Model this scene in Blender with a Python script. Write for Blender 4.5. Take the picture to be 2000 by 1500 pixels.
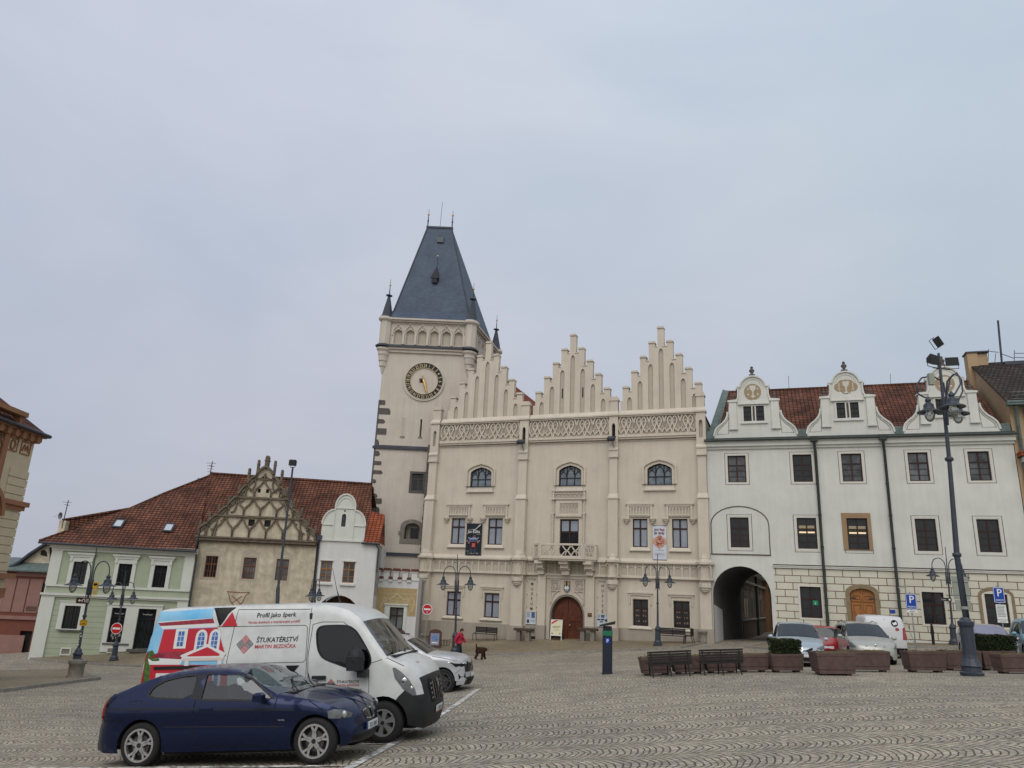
import bpy, bmesh, math, random
import numpy as np
from mathutils import Vector, Matrix
from mathutils.geometry import delaunay_2d_cdt
random.seed(7)
for o in list(bpy.data.objects): bpy.data.objects.remove(o)
SC = bpy.context.scene
COL = SC.collection
PI = math.pi
# ------------------------------------------------------------------ camera
F, PITCH, ROLL = 1433.0, .2825, .0435       # focal length in px of a 2000 px wide picture
cam = bpy.data.cameras.new('camera'); co = bpy.data.objects.new('camera', cam); COL.objects.link(co)
cam.sensor_width = 36; cam.lens = 36 * F / 2000; cam.clip_start = .05; cam.clip_end = 3000
_f = Vector((0, math.cos(PITCH), math.sin(PITCH))); _u = Vector((0, -math.sin(PITCH), math.cos(PITCH))); _x = Vector((1, 0, 0))
cr, sr = math.cos(ROLL), math.sin(ROLL)
CX = cr * _x + sr * _u; CY = -sr * _x + cr * _u
co.matrix_world = Matrix(((CX.x, CY.x, -_f.x, 0), (CX.y, CY.y, -_f.y, 0), (CX.z, CY.z, -_f.z, 0), (0, 0, 0, 1)))
SC.camera = co
SC.render.resolution_x, SC.render.resolution_y = 1024, 768
SC.view_settings.view_transform = 'Standard'; SC.view_settings.look = 'None'
SC.view_settings.exposure = 0.12; SC.view_settings.gamma = 1
# ------------------------------------------------------------------ sky and light
SUN_EL, SUN_AZ = math.radians(48), math.radians(200)    # soft bright patch behind the camera
w = bpy.data.worlds.new('World'); SC.world = w; w.use_nodes = True
nt = w.node_tree; N = nt.nodes; L = nt.links; N.clear()
out = N.new('ShaderNodeOutputWorld'); bg = N.new('ShaderNodeBackground'); L.new(bg.outputs[0], out.inputs[0])
tc = N.new('ShaderNodeTexCoord')
sky = N.new('ShaderNodeTexSky'); sky.sky_type = 'NISHITA'; sky.sun_disc = False
sky.sun_elevation = SUN_EL; sky.sun_rotation = SUN_AZ; sky.dust_density = 3
mp = N.new('ShaderNodeMapping'); mp.inputs['Scale'].default_value = (1, 1, 2.2); L.new(tc.outputs['Generated'], mp.inputs[0])
n1 = N.new('ShaderNodeTexNoise'); n1.inputs['Scale'].default_value = 2.2; n1.inputs['Detail'].default_value = 6; n1.inputs['Roughness'].default_value = .5; n1.inputs['Distortion'].default_value = .4
n2 = N.new('ShaderNodeTexNoise'); n2.inputs['Scale'].default_value = 1.1; n2.inputs['Detail'].default_value = 3
L.new(mp.outputs[0], n1.inputs['Vector']); L.new(mp.outputs[0], n2.inputs['Vector'])
r1 = N.new('ShaderNodeValToRGB'); r1.color_ramp.elements[0].position = .34; r1.color_ramp.elements[1].position = .70
r1.color_ramp.elements[0].color = (.52, .56, .65, 1); r1.color_ramp.elements[1].color = (.61, .63, .705, 1)
r2 = N.new('ShaderNodeValToRGB'); r2.color_ramp.elements[0].position = .38; r2.color_ramp.elements[1].position = .66
r2.color_ramp.elements[0].color = (.96, .99, 1.015, 1); r2.color_ramp.elements[1].color = (1.01, .985, 1.0, 1)
L.new(n1.outputs[0], r1.inputs[0]); L.new(n2.outputs[0], r2.inputs[0])
mx = N.new('ShaderNodeMixRGB'); mx.blend_type = 'MULTIPLY'; mx.inputs[0].default_value = 1
L.new(r1.outputs[0], mx.inputs[1]); L.new(r2.outputs[0], mx.inputs[2])
sx_ = N.new('ShaderNodeSeparateXYZ'); L.new(tc.outputs['Generated'], sx_.inputs[0]); rx = N.new('ShaderNodeValToRGB'); rx.color_ramp.elements[0].position = .30; rx.color_ramp.elements[1].position = .72
rx.color_ramp.elements[0].color = (.99, .985, .99, 1); rx.color_ramp.elements[1].color = (.965, 1.015, .995, 1); ax_ = N.new('ShaderNodeMath'); ax_.operation = 'MULTIPLY_ADD'; ax_.inputs[1].default_value = .5; ax_.inputs[2].default_value = .5; L.new(sx_.outputs['X'], ax_.inputs[0]); L.new(ax_.outputs[0], rx.inputs[0])
mxx = N.new('ShaderNodeMixRGB'); mxx.blend_type = 'MULTIPLY'; mxx.inputs[0].default_value = 1; L.new(mx.outputs[0], mxx.inputs[1]); L.new(rx.outputs[0], mxx.inputs[2]); mx = mxx
# the overcast is brighter overhead and behind the photographer, where the veiled sun is
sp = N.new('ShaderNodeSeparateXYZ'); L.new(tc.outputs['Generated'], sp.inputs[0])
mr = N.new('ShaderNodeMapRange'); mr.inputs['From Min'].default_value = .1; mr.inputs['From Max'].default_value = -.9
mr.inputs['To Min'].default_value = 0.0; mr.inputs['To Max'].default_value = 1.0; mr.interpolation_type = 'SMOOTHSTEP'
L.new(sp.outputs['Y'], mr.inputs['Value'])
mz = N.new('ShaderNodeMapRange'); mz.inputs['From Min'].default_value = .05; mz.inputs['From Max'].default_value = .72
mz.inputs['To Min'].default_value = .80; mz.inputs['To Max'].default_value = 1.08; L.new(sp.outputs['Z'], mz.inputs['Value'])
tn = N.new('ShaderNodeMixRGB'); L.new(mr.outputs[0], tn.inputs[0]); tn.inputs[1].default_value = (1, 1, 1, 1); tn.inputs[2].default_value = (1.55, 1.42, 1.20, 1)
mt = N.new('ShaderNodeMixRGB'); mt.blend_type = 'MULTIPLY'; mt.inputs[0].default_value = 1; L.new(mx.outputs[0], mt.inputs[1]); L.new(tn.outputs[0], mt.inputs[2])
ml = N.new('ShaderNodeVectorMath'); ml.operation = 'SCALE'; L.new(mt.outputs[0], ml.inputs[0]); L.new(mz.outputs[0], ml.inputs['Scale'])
sk = N.new('ShaderNodeVectorMath'); sk.operation = 'SCALE'; sk.inputs['Scale'].default_value = .10; L.new(sky.outputs[0], sk.inputs[0])
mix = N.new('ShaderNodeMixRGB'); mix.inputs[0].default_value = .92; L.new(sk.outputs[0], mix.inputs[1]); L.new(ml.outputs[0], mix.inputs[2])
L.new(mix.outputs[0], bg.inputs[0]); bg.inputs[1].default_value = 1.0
sl = bpy.data.lights.new('sun', 'SUN'); so = bpy.data.objects.new('sun', sl); COL.objects.link(so)
sl.energy = 1.1; sl.angle = math.radians(50); sl.color = (1, .97, .92)
so.rotation_euler = (math.radians(90) - SUN_EL, 0, math.radians(-14))

# ------------------------------------------------------------------ small helpers
def proj_ray(px, py):
    x, y = (px - 1000) / F, (750 - py) / F
    return CX * x + CY * y + _f
def at_y(px, py, Y):
    d = proj_ray(px, py); return d * (Y / d.y)
class Frame:                                 # a facade plane: u along it, v up, and its base point
    def __init__(s, o, yaw): s.o = Vector(o); s.yaw = yaw; s.u = Vector((math.cos(yaw), math.sin(yaw), 0)); s.n = Vector((s.u.y, -s.u.x, 0))
    def uv(s, px, py, y=0):                  # facade coordinates seen at a picture point, y metres behind the plane
        d = proj_ray(px, py); o = s.o - s.n * y; t = o.dot(s.n) / d.dot(s.n); p = d * t - s.o; return (p.dot(s.u), p.z)
    def w(s, u, y, z): return s.o + s.u * u - s.n * y + Vector((0, 0, z))

GP = [(-5.31, 12.03, -2.66), (-2.6, 11.6, -2.43), (-1.99, 13.9, -2.53), (-1.76, 24.5, -2.99), (-5.94, 57, -3.3), (3.9, 53, -2.68),
 (13.48, 49.5, -2.19), (29.8, 44, -1.5), (-29.5, 49.5, -5.0), (-23.2, 50.3, -4.3), (-18.1, 34, -4.12), (-23.5, 48, -4.95), (-2.73, 48, -3.6),
 (9.68, 47.8, -2.65), (25.6, 43.6, -1.6), (14.5, 24, -1.73), (3.9, 28.5, -2.53), (0, 2, -1.75), (10, 5, -1.2), (-9, 5, -2.4), (4.8, 25.6, -2.17), (8.2, 25.6, -2.04), (10.6, 23.8, -1.93), (13.1, 25.9, -1.83),
 (-40, 30, -5.0), (20, 60, -2.3), (16, 53, -2.2), (-32, 75, -6.3), (-10, 25, -3.5), (-12, 52, -3.9), (-6.5, 13.5, -2.8), (-16, 33, -4.05), (5, 15, -1.9), (3, 38, -3.0), (16, 31, -1.98)]
_G = np.array(GP); _A = np.c_[np.ones(len(_G)), _G[:, :2]]
_pl, *_ = np.linalg.lstsq(_A, _G[:, 2], rcond=None)
_S = 9.0
_K = np.exp(-((_G[:, None, :2] - _G[None, :, :2]) ** 2).sum(-1) / (2 * _S * _S))
_W = np.linalg.solve(_K + np.eye(len(_G)) * .05, _G[:, 2] - _A @ _pl)
def gz(x, y):
    xc = max(-48, min(42, x)); yc = max(-10, min(80, y))
    return float(_pl[0] + _pl[1] * xc + _pl[2] * yc + np.exp(-((_G[:, :2] - (x, y)) ** 2).sum(-1) / (2 * _S * _S)) @ _W)
def G(px, py):                               # where the line of sight meets the square
    d = proj_ray(px, py); t = 3.0
    while t < 150:
        p = d * t
        if p.z < gz(p.x, p.y): break
        t += .1
    lo, hi = t - .1, t
    for _ in range(12):
        m = (lo + hi) / 2; p = d * m
        if p.z < gz(p.x, p.y): hi = m
        else: lo = m
    return d * hi

# ------------------------------------------------------------------ materials
def _mat(name):
    m = bpy.data.materials.new(name); m.use_nodes = True; n = m.node_tree; n.nodes.clear()
    o = n.nodes.new('ShaderNodeOutputMaterial'); b = n.nodes.new('ShaderNodeBsdfPrincipled'); n.links.new(b.outputs[0], o.inputs[0])
    return m, n, b
def mat(name, col, rough=.8, var=.12, vs=1.5, bump=0., bs=30, metal=0., spec=.3, streak=0., col2=None, coat=0.):
    m, n, b = _mat(name); nd = n.nodes; lk = n.links
    b.inputs['Roughness'].default_value = rough; b.inputs['Metallic'].default_value = metal
    b.inputs['Specular IOR Level'].default_value = spec; b.inputs['Coat Weight'].default_value = coat; b.inputs['Coat Roughness'].default_value = .05
    t = nd.new('ShaderNodeTexCoord')
    a = nd.new('ShaderNodeTexNoise'); a.inputs['Scale'].default_value = vs; a.inputs['Detail'].default_value = 6; a.inputs['Roughness'].default_value = .6
    lk.new(t.outputs['Object'], a.inputs['Vector'])
    r = nd.new('ShaderNodeValToRGB'); r.color_ramp.elements[0].position = .3; r.color_ramp.elements[1].position = .72
    c2 = col2 or tuple(c * (1 - var) for c in col)
    r.color_ramp.elements[0].color = (*c2, 1); r.color_ramp.elements[1].color = (*[min(1, c * (1 + var * .5)) for c in col], 1)
    lk.new(a.outputs[0], r.inputs[0]); src = r.outputs[0]
    if streak:
        mp = nd.new('ShaderNodeMapping'); mp.inputs['Scale'].default_value = (2.3, 2.3, .22); lk.new(t.outputs['Object'], mp.inputs[0])
        s = nd.new('ShaderNodeTexNoise'); s.inputs['Scale'].default_value = 1.6; s.inputs['Detail'].default_value = 7; lk.new(mp.outputs[0], s.inputs['Vector'])
        r2 = nd.new('ShaderNodeValToRGB'); r2.color_ramp.elements[0].position = .36; r2.color_ramp.elements[1].position = .6
        r2.color_ramp.elements[0].color = (1 - streak, 1 - streak, 1 - streak * 1.05, 1); r2.color_ramp.elements[1].color = (1, 1, 1, 1)
        lk.new(s.outputs[0], r2.inputs[0])
        x = nd.new('ShaderNodeMixRGB'); x.blend_type = 'MULTIPLY'; x.inputs[0].default_value = 1; lk.new(src, x.inputs[1]); lk.new(r2.outputs[0], x.inputs[2]); src = x.outputs[0]
    lk.new(src, b.inputs['Base Color'])
    if bump:
        g = nd.new('ShaderNodeTexNoise'); g.inputs['Scale'].default_value = bs; g.inputs['Detail'].default_value = 4; lk.new(t.outputs['Object'], g.inputs['Vector'])
        bp = nd.new('ShaderNodeBump'); bp.inputs['Strength'].default_value = bump; bp.inputs['Distance'].default_value = .02
        lk.new(g.outputs[0], bp.inputs['Height']); lk.new(bp.outputs[0], b.inputs['Normal'])
    return m
def mat_brick(name, c1, c2, mortar, bw, rh, ms, rough=.85, axes='XZ', bump=.4, off=.5, big=.25, offx=(0, 0)):
    m, n, b = _mat(name); nd = n.nodes; lk = n.links; b.inputs['Roughness'].default_value = rough; b.inputs['Specular IOR Level'].default_value = .2
    t = nd.new('ShaderNodeTexCoord'); s = nd.new('ShaderNodeSeparateXYZ'); lk.new(t.outputs['Object'], s.inputs[0])
    c = nd.new('ShaderNodeCombineXYZ'); lk.new(s.outputs[axes[0]], c.inputs[0]); lk.new(s.outputs[axes[1]], c.inputs[1])
    ad = nd.new('ShaderNodeVectorMath'); ad.operation = 'ADD'; lk.new(c.outputs[0], ad.inputs[0]); ad.inputs[1].default_value = (offx[0] + 100 * bw, offx[1] + 100 * rh, 0)
    br = nd.new('ShaderNodeTexBrick'); br.offset = off; lk.new(ad.outputs[0], br.inputs['Vector'])
    br.inputs['Color1'].default_value = (*c1, 1); br.inputs['Color2'].default_value = (*c2, 1); br.inputs['Mortar'].default_value = (*mortar, 1)
    br.inputs['Scale'].default_value = 1; br.inputs['Brick Width'].default_value = bw; br.inputs['Row Height'].default_value = rh
    br.inputs['Mortar Size'].default_value = ms; br.inputs['Mortar Smooth'].default_value = .3
    a = nd.new('ShaderNodeTexNoise'); a.inputs['Scale'].default_value = .8; a.inputs['Detail'].default_value = 7; a.inputs['Roughness'].default_value = .65; lk.new(t.outputs['Object'], a.inputs['Vector'])
    r = nd.new('ShaderNodeValToRGB'); r.color_ramp.elements[0].position = .35; r.color_ramp.elements[1].position = .65
    r.color_ramp.elements[0].color = (1 - big, 1 - big, 1 - big, 1); r.color_ramp.elements[1].color = (1 + big * .3,) * 3 + (1,); lk.new(a.outputs[0], r.inputs[0])
    x = nd.new('ShaderNodeMixRGB'); x.blend_type = 'MULTIPLY'; x.inputs[0].default_value = 1; lk.new(br.outputs[0], x.inputs[1]); lk.new(r.outputs[0], x.inputs[2])
    lk.new(x.outputs[0], b.inputs['Base Color'])
    bp = nd.new('ShaderNodeBump'); bp.invert = True; bp.inputs['Strength'].default_value = bump; bp.inputs['Distance'].default_value = .03
    lk.new(br.outputs['Fac'], bp.inputs['Height']); lk.new(bp.outputs[0], b.inputs['Normal'])
    return m
def mat_glass(name, col=(.016, .018, .022), rough=.12, var=.5, vs=3):   # window pane seen from outside: dark room behind a reflecting sheet
    return mat(name, col, rough, var=var, vs=vs, spec=.45)
def mat_clear(name, tint=(.55, .62, .62), refl=.5):
    m, n, b = _mat(name); nd = n.nodes; lk = n.links; nd.remove(b); o = nd[0]
    t = nd.new('ShaderNodeBsdfTransparent'); t.inputs[0].default_value = (*tint, 1)
    g = nd.new('ShaderNodeBsdfGlossy'); g.inputs['Roughness'].default_value = .03; g.inputs[0].default_value = (.9, .95, 1, 1)
    f = nd.new('ShaderNodeFresnel'); f.inputs[0].default_value = 1.45
    ad = nd.new('ShaderNodeMath'); ad.operation = 'MULTIPLY_ADD'; ad.inputs[1].default_value = 1.0; ad.inputs[2].default_value = refl * .12; lk.new(f.outputs[0], ad.inputs[0])
    x = nd.new('ShaderNodeMixShader'); lk.new(ad.outputs[0], x.inputs[0]); lk.new(t.outputs[0], x.inputs[1]); lk.new(g.outputs[0], x.inputs[2]); lk.new(x.outputs[0], o.inputs[0])
    return m
def mat_cobble(name, c1, c2, mortar, W=1.2, R=.78, bw=.10, rh=.10):
    m, n, b = _mat(name); nd = n.nodes; lk = n.links; b.inputs['Roughness'].default_value = .78; b.inputs['Specular IOR Level'].default_value = .35
    t = nd.new('ShaderNodeTexCoord')
    wn = nd.new('ShaderNodeTexNoise'); wn.inputs['Scale'].default_value = .9; wn.inputs['Detail'].default_value = 3; lk.new(t.outputs['Object'], wn.inputs['Vector'])
    wv = nd.new('ShaderNodeVectorMath'); wv.operation = 'MULTIPLY_ADD'; lk.new(wn.outputs['Color'], wv.inputs[0]); wv.inputs[1].default_value = (.35, .35, 0); lk.new(t.outputs['Object'], wv.inputs[2])
    s = nd.new('ShaderNodeSeparateXYZ'); lk.new(wv.outputs[0], s.inputs[0])
    def M(op, a, bb=None, c=None):
        q = nd.new('ShaderNodeMath'); q.operation = op
        for i, v in enumerate((a, bb, c)):
            if v is None: continue
            if isinstance(v, (int, float)): q.inputs[i].default_value = v
            else: lk.new(v, q.inputs[i])
        return q.outputs[0]
    yl = M('MULTIPLY', M('SUBTRACT', M('FRACT', M('DIVIDE', M('ADD', s.outputs['Y'], 500), W)), .5), W)
    row = M('FLOOR', M('DIVIDE', M('ADD', s.outputs['Y'], 500), W))
    arc = M('SQRT', M('SUBTRACT', R * R, M('MULTIPLY', yl, yl)))
    ang = M('MULTIPLY', M('ARCSINE', M('DIVIDE', yl, R)), R)
    v = M('ADD', M('SUBTRACT', M('ADD', s.outputs['X'], 300), arc), M('MULTIPLY', row, .37))
    c = nd.new('ShaderNodeCombineXYZ'); lk.new(M('ADD', ang, M('MULTIPLY', row, 7.13)), c.inputs[0]); lk.new(v, c.inputs[1])
    c2n = nd.new('ShaderNodeTexNoise'); c2n.inputs['Scale'].default_value = 6; c2n.inputs['Detail'].default_value = 2; lk.new(t.outputs['Object'], c2n.inputs['Vector'])
    cv = nd.new('ShaderNodeVectorMath'); cv.operation = 'MULTIPLY_ADD'; lk.new(c2n.outputs['Color'], cv.inputs[0]); cv.inputs[1].default_value = (.05, .05, 0); lk.new(c.outputs[0], cv.inputs[2])
    br = nd.new('ShaderNodeTexBrick'); lk.new(cv.outputs[0], br.inputs['Vector']); br.offset = .5
    br.inputs['Color1'].default_value = (*c1, 1); br.inputs['Color2'].default_value = (*c2, 1); br.inputs['Mortar'].default_value = (*mortar, 1)
    br.inputs['Scale'].default_value = 1; br.inputs['Brick Width'].default_value = bw; br.inputs['Row Height'].default_value = rh; br.inputs['Mortar Size'].default_value = .014; br.inputs['Mortar Smooth'].default_value = .35
    # arc ends leave wide dirty joints
    jn = M('GREATER_THAN', M('ABSOLUTE', yl), W * .47)
    vo = nd.new('ShaderNodeTexVoronoi'); vo.inputs['Scale'].default_value = 10; lk.new(t.outputs['Object'], vo.inputs['Vector'])
    dsat = nd.new('ShaderNodeHueSaturation'); dsat.inputs['Saturation'].default_value = .22; lk.new(vo.outputs['Color'], dsat.inputs['Color']); hs = nd.new('ShaderNodeMixRGB'); hs.blend_type = 'OVERLAY'; hs.inputs[0].default_value = .30; lk.new(br.outputs[0], hs.inputs[1]); lk.new(dsat.outputs[0], hs.inputs[2])
    a = nd.new('ShaderNodeTexNoise'); a.inputs['Scale'].default_value = .35; a.inputs['Detail'].default_value = 9; a.inputs['Roughness'].default_value = .7; lk.new(t.outputs['Object'], a.inputs['Vector'])
    r = nd.new('ShaderNodeValToRGB'); r.color_ramp.elements[0].position = .33; r.color_ramp.elements[1].position = .7
    r.color_ramp.elements[0].color = (.68, .67, .66, 1); r.color_ramp.elements[1].color = (1.13, 1.09, 1.0, 1); lk.new(a.outputs[0], r.inputs[0])
    x = nd.new('ShaderNodeMixRGB'); x.blend_type = 'MULTIPLY'; x.inputs[0].default_value = 1; lk.new(hs.outputs[0], x.inputs[1]); lk.new(r.outputs[0], x.inputs[2])
    dj = nd.new('ShaderNodeMixRGB'); lk.new(M('MULTIPLY', jn, .35), dj.inputs[0]); lk.new(x.outputs[0], dj.inputs[1]); dj.inputs[2].default_value = (*mortar, 1)
    lk.new(dj.outputs[0], b.inputs['Base Color'])
    bp = nd.new('ShaderNodeBump'); bp.invert = True; bp.inputs['Strength'].default_value = .55; bp.inputs['Distance'].default_value = .02
    hh = M('ADD', br.outputs['Fac'], M('MULTIPLY', a.outputs[0], 1.0)); lk.new(hh, bp.inputs['Height']); lk.new(bp.outputs[0], b.inputs['Normal'])
    return m

# ------------------------------------------------------------------ mesh builder
def inside(p, poly):
    x, y = p; c = False; j = len(poly) - 1
    for i in range(len(poly)):
        a, b = poly[i], poly[j]
        if (a[1] > y) != (b[1] > y) and x < (b[0] - a[0]) * (y - a[1]) / (b[1] - a[1]) + a[0]: c = not c
        j = i
    return c
def area(p): return sum(p[i - 1][0] * p[i][1] - p[i][0] * p[i - 1][1] for i in range(len(p))) / 2
def ccw(p): return list(p) if area(p) > 0 else list(p)[::-1]
def cdt(outer, holes=(), grid=None, lines=()):
    V = []; E = []
    for lp in [outer] + list(holes):
        b = len(V); V += [Vector((q[0], q[1])) for q in lp]; E += [(b + i, b + (i + 1) % len(lp)) for i in range(len(lp))]
    if grid:
        x0 = min(q[0] for q in outer); x1 = max(q[0] for q in outer); y0 = min(q[1] for q in outer); y1 = max(q[1] for q in outer)
        y = y0 + grid / 2
        while y < y1:
            x = x0 + grid / 2
            while x < x1:
                if inside((x, y), outer) and not any(inside((x, y), h) for h in holes): V.append(Vector((x, y)))
                x += grid
            y += grid
    for lp in lines: b = len(V); V += [Vector(q) for q in lp]; E += [(b + i, b + (i + 1) % len(lp)) for i in range(len(lp))]
    vo, _, fo, *_ = delaunay_2d_cdt(V, E, [], 0, 1e-6)
    fs = []
    for f in fo:
        c = sum((vo[i] for i in f), Vector((0, 0))) / len(f)
        if inside(c, outer) and not any(inside(c, h) for h in holes):
            a, b, d = (vo[i] for i in f[:3])
            if (b - a).cross(d - a) < 0: f = f[::-1]
            fs.append(tuple(f))
    return [(v.x, v.y) for v in vo], fs
class MB:
    def __init__(s): s.v = []; s.f = []; s.m = []; s.s = []
    def add(s, vs, fs, m=0, sm=False):
        b = len(s.v); s.v += [tuple(v) for v in vs]
        for f in fs: s.f.append(tuple(b + i for i in f)); s.m.append(m); s.s.append(sm)
        return s
    def box(s, x0, x1, y0, y1, z0, z1, m=0):
        return s.add([(x0, y0, z0), (x1, y0, z0), (x1, y1, z0), (x0, y1, z0), (x0, y0, z1), (x1, y0, z1), (x1, y1, z1), (x0, y1, z1)],
              [(0, 3, 2, 1), (4, 5, 6, 7), (0, 1, 5, 4), (1, 2, 6, 5), (2, 3, 7, 6), (3, 0, 4, 7)], m)
    def rbox(s, x0, x1, y0, y1, z0, z1, r=.02, m=0):     # box with chamfered upright edges and top
        p = [(x0 + r, y0), (x1 - r, y0), (x1, y0 + r), (x1, y1 - r), (x1 - r, y1), (x0 + r, y1), (x0, y1 - r), (x0, y0 + r)]
        q = [(x0 + r * 1.5, y0 + r), (x1 - r * 1.5, y0 + r), (x1 - r, y0 + r * 1.5), (x1 - r, y1 - r * 1.5), (x1 - r * 1.5, y1 - r), (x0 + r * 1.5, y1 - r), (x0 + r, y1 - r * 1.5), (x0 + r, y0 + r * 1.5)]
        rings = [(p, z0), (p, z1 - r), (q, z1)]; vs = [(a, b, z) for pp, z in rings for a, b in pp]; fs = [tuple(range(7, -1, -1)), tuple(range(16, 24))]
        for k in range(2): fs += [(k * 8 + i, k * 8 + (i + 1) % 8, k * 8 + 8 + (i + 1) % 8, k * 8 + 8 + i) for i in range(8)]
        return s.add(vs, fs, m)
    def prism(s, poly, y0, y1, m=0, sm=False):          # outline in (x,z) extruded along y
        p = ccw(poly); n = len(p); vs = [(a, y0, c) for a, c in p] + [(a, y1, c) for a, c in p]
        P, T = cdt(p); b = [(a, y0, c) for a, c in P]; s.add(b, T, m); s.add([(a, y1, c) for a, c in P], [t[::-1] for t in T], m)
        return s.add(vs, [(i, n + i, n + (i + 1) % n, (i + 1) % n) for i in range(n)], m, sm)
    def prismz(s, poly, z0, z1, m=0):
        p = ccw(poly); n = len(p); P, T = cdt(p)
        s.add([(a, c, z1) for a, c in P], T, m); s.add([(a, c, z0) for a, c in P], [t[::-1] for t in T], m)
        return s.add([(a, c, z0) for a, c in p] + [(a, c, z1) for a, c in p], [(i, (i + 1) % n, n + (i + 1) % n, n + i) for i in range(n)], m)
    def slab(s, outer, holes, y0, y1, m=0, mr=None, back=False):
        o = ccw(outer); P, T = cdt(o, holes); s.add([(a, y0, c) for a, c in P], T, m)
        if back: s.add([(a, y1, c) for a, c in P], [t[::-1] for t in T], m)
        n = len(o); s.add([(a, y0, c) for a, c in o] + [(a, y1, c) for a, c in o], [(i, n + i, n + (i + 1) % n, (i + 1) % n) for i in range(n)], m)
        for h in holes:
            h = ccw(h)[::-1]; n = len(h); s.add([(a, y0, c) for a, c in h] + [(a, y1, c) for a, c in h], [(i, n + i, n + (i + 1) % n, (i + 1) % n) for i in range(n)], m if mr is None else mr)
        return s
    def ribbon(s, path, w, y0, y1, m=0, closed=False):   # flat bar following a line in the (x,z) plane
        n = len(path); A = []; B = []
        for i in range(n):
            a = Vector(path[i - 1] if (i > 0 or closed) else path[0]); b = Vector(path[(i + 1) % n] if (i < n - 1 or closed) else path[-1])
            d = (b - a); d.normalize(); q = Vector((-d.y, d.x)) * w / 2; c = Vector(path[i]); A.append(c + q); B.append(c - q)
        vs = []
        for a, b in zip(A, B): vs += [(a.x, y0, a.y), (b.x, y0, b.y), (b.x, y1, b.y), (a.x, y1, a.y)]
        fs = []
        for i in range(n if closed else n - 1):
            j = (i + 1) % n; i4, j4 = i * 4, j * 4
            fs += [(i4, i4 + 1, j4 + 1, j4), (i4 + 1, i4 + 2, j4 + 2, j4 + 1), (i4 + 2, i4 + 3, j4 + 3, j4 + 2), (i4 + 3, i4, j4, j4 + 3)]
        if not closed: fs += [(3, 2, 1, 0), (n * 4 - 4, n * 4 - 3, n * 4 - 2, n * 4 - 1)]
        return s.add(vs, fs, m)
    def tube(s, pts, r, n=8, m=0, sm=True):
        pts = [Vector(p) for p in pts]; rr = r if isinstance(r, (list, tuple)) else [r] * len(pts); vs = []
        up = None
        for i, p in enumerate(pts):
            d = (pts[min(i + 1, len(pts) - 1)] - pts[max(i - 1, 0)]).normalized()
            if up is None: up = d.orthogonal().normalized()
            a = (up - d * up.dot(d)).normalized(); up = a; b = d.cross(a)
            vs += [p + (a * math.cos(t) + b * math.sin(t)) * rr[i] for t in (2 * PI * k / n for k in range(n))]
        fs = [(i * n + k, i * n + (k + 1) % n, (i + 1) * n + (k + 1) % n, (i + 1) * n + k) for i in range(len(pts) - 1) for k in range(n)]
        s.add(vs, fs, m, sm); e = (len(pts) - 1) * n
        s.add(vs[:n], [tuple(range(n - 1, -1, -1))], m); s.add(vs[e:], [tuple(range(n))], m); return s
    def lathe(s, prof, c=(0, 0, 0), n=16, m=0, axis='z', sm=True, a0=0., a1=2 * PI, ph=0., cap=True):
        full = abs(a1 - a0 - 2 * PI) < 1e-6; k = n if full else n + 1; vs = []
        for r, z in prof:
            for i in range(k):
                t = a0 + (a1 - a0) * i / n + ph; x, y = r * math.cos(t), r * math.sin(t)
                vs.append((c[0] + x, c[1] + y, c[2] + z) if axis == 'z' else ((c[0] + x, c[1] - z, c[2] + y) if axis == 'y' else (c[0] + z, c[1] + x, c[2] + y)))
        fs = []
        for j in range(len(prof) - 1):
            for i in range(n if full else n): fs.append((j * k + i, j * k + (i + 1) % k, (j + 1) * k + (i + 1) % k, (j + 1) * k + i))
        s.add(vs, fs, m, sm)
        for j, rev in ((0, True), (len(prof) - 1, False)):
            if full and cap and prof[j][0] > 1e-4: q = list(range(j * k, j * k + k)); s.add([vs[i] for i in q], [tuple(range(k))[::-1] if rev else tuple(range(k))], m)
        return s
    def ball(s, c, r, n=12, m=0, sq=(1, 1, 1)):
        k = n // 2; pr = [(math.sin(PI * i / k), -math.cos(PI * i / k)) for i in range(k + 1)]
        vs = []; 
        for a, z in pr:
            for i in range(n): t = 2 * PI * i / n; vs.append((c[0] + r * sq[0] * a * math.cos(t), c[1] + r * sq[1] * a * math.sin(t), c[2] + r * sq[2] * z))
        return s.add(vs, [(j * n + i, j * n + (i + 1) % n, (j + 1) * n + (i + 1) % n, (j + 1) * n + i) for j in range(k) for i in range(n)], m, True)
    def quad(s, a, b, c, d, m=0): return s.add([a, b, c, d], [(0, 1, 2, 3)], m)
    def build(s, name, mats, parent=None, angle=None, weld=False, loc=None):
        me = bpy.data.meshes.new(name); me.from_pydata(s.v, [], s.f)
        for x in (mats if isinstance(mats, (list, tuple)) else [mats]): me.materials.append(x)
        me.polygons.foreach_set('material_index', s.m); me.polygons.foreach_set('use_smooth', s.s)
        if weld:
            b = bmesh.new(); b.from_mesh(me); bmesh.ops.remove_doubles(b, verts=b.verts, dist=2e-4); bmesh.ops.recalc_face_normals(b, faces=b.faces) if weld == 2 else None
            b.to_mesh(me); b.free()
        if angle:
            me.polygons.foreach_set('use_smooth', [True] * len(me.polygons)); me.set_sharp_from_angle(angle=math.radians(angle))
        me.update(); o = bpy.data.objects.new(name, me); COL.objects.link(o)
        if parent: o.parent = parent
        if loc: o.location = loc
        return o
def tag(o, label=None, cat=None, group=None, kind=None):
    if label: o['label'] = label
    if cat: o['category'] = cat
    if group: o['group'] = group
    if kind: o['kind'] = kind
    return o
def thing(name, label, cat, loc=(0, 0, 0), rz=0., group=None):
    o = bpy.data.objects.new(name, None); COL.objects.link(o); o.location = loc; o.rotation_euler = (0, 0, rz); o.empty_display_size = .3
    return tag(o, label, cat, group)
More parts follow.
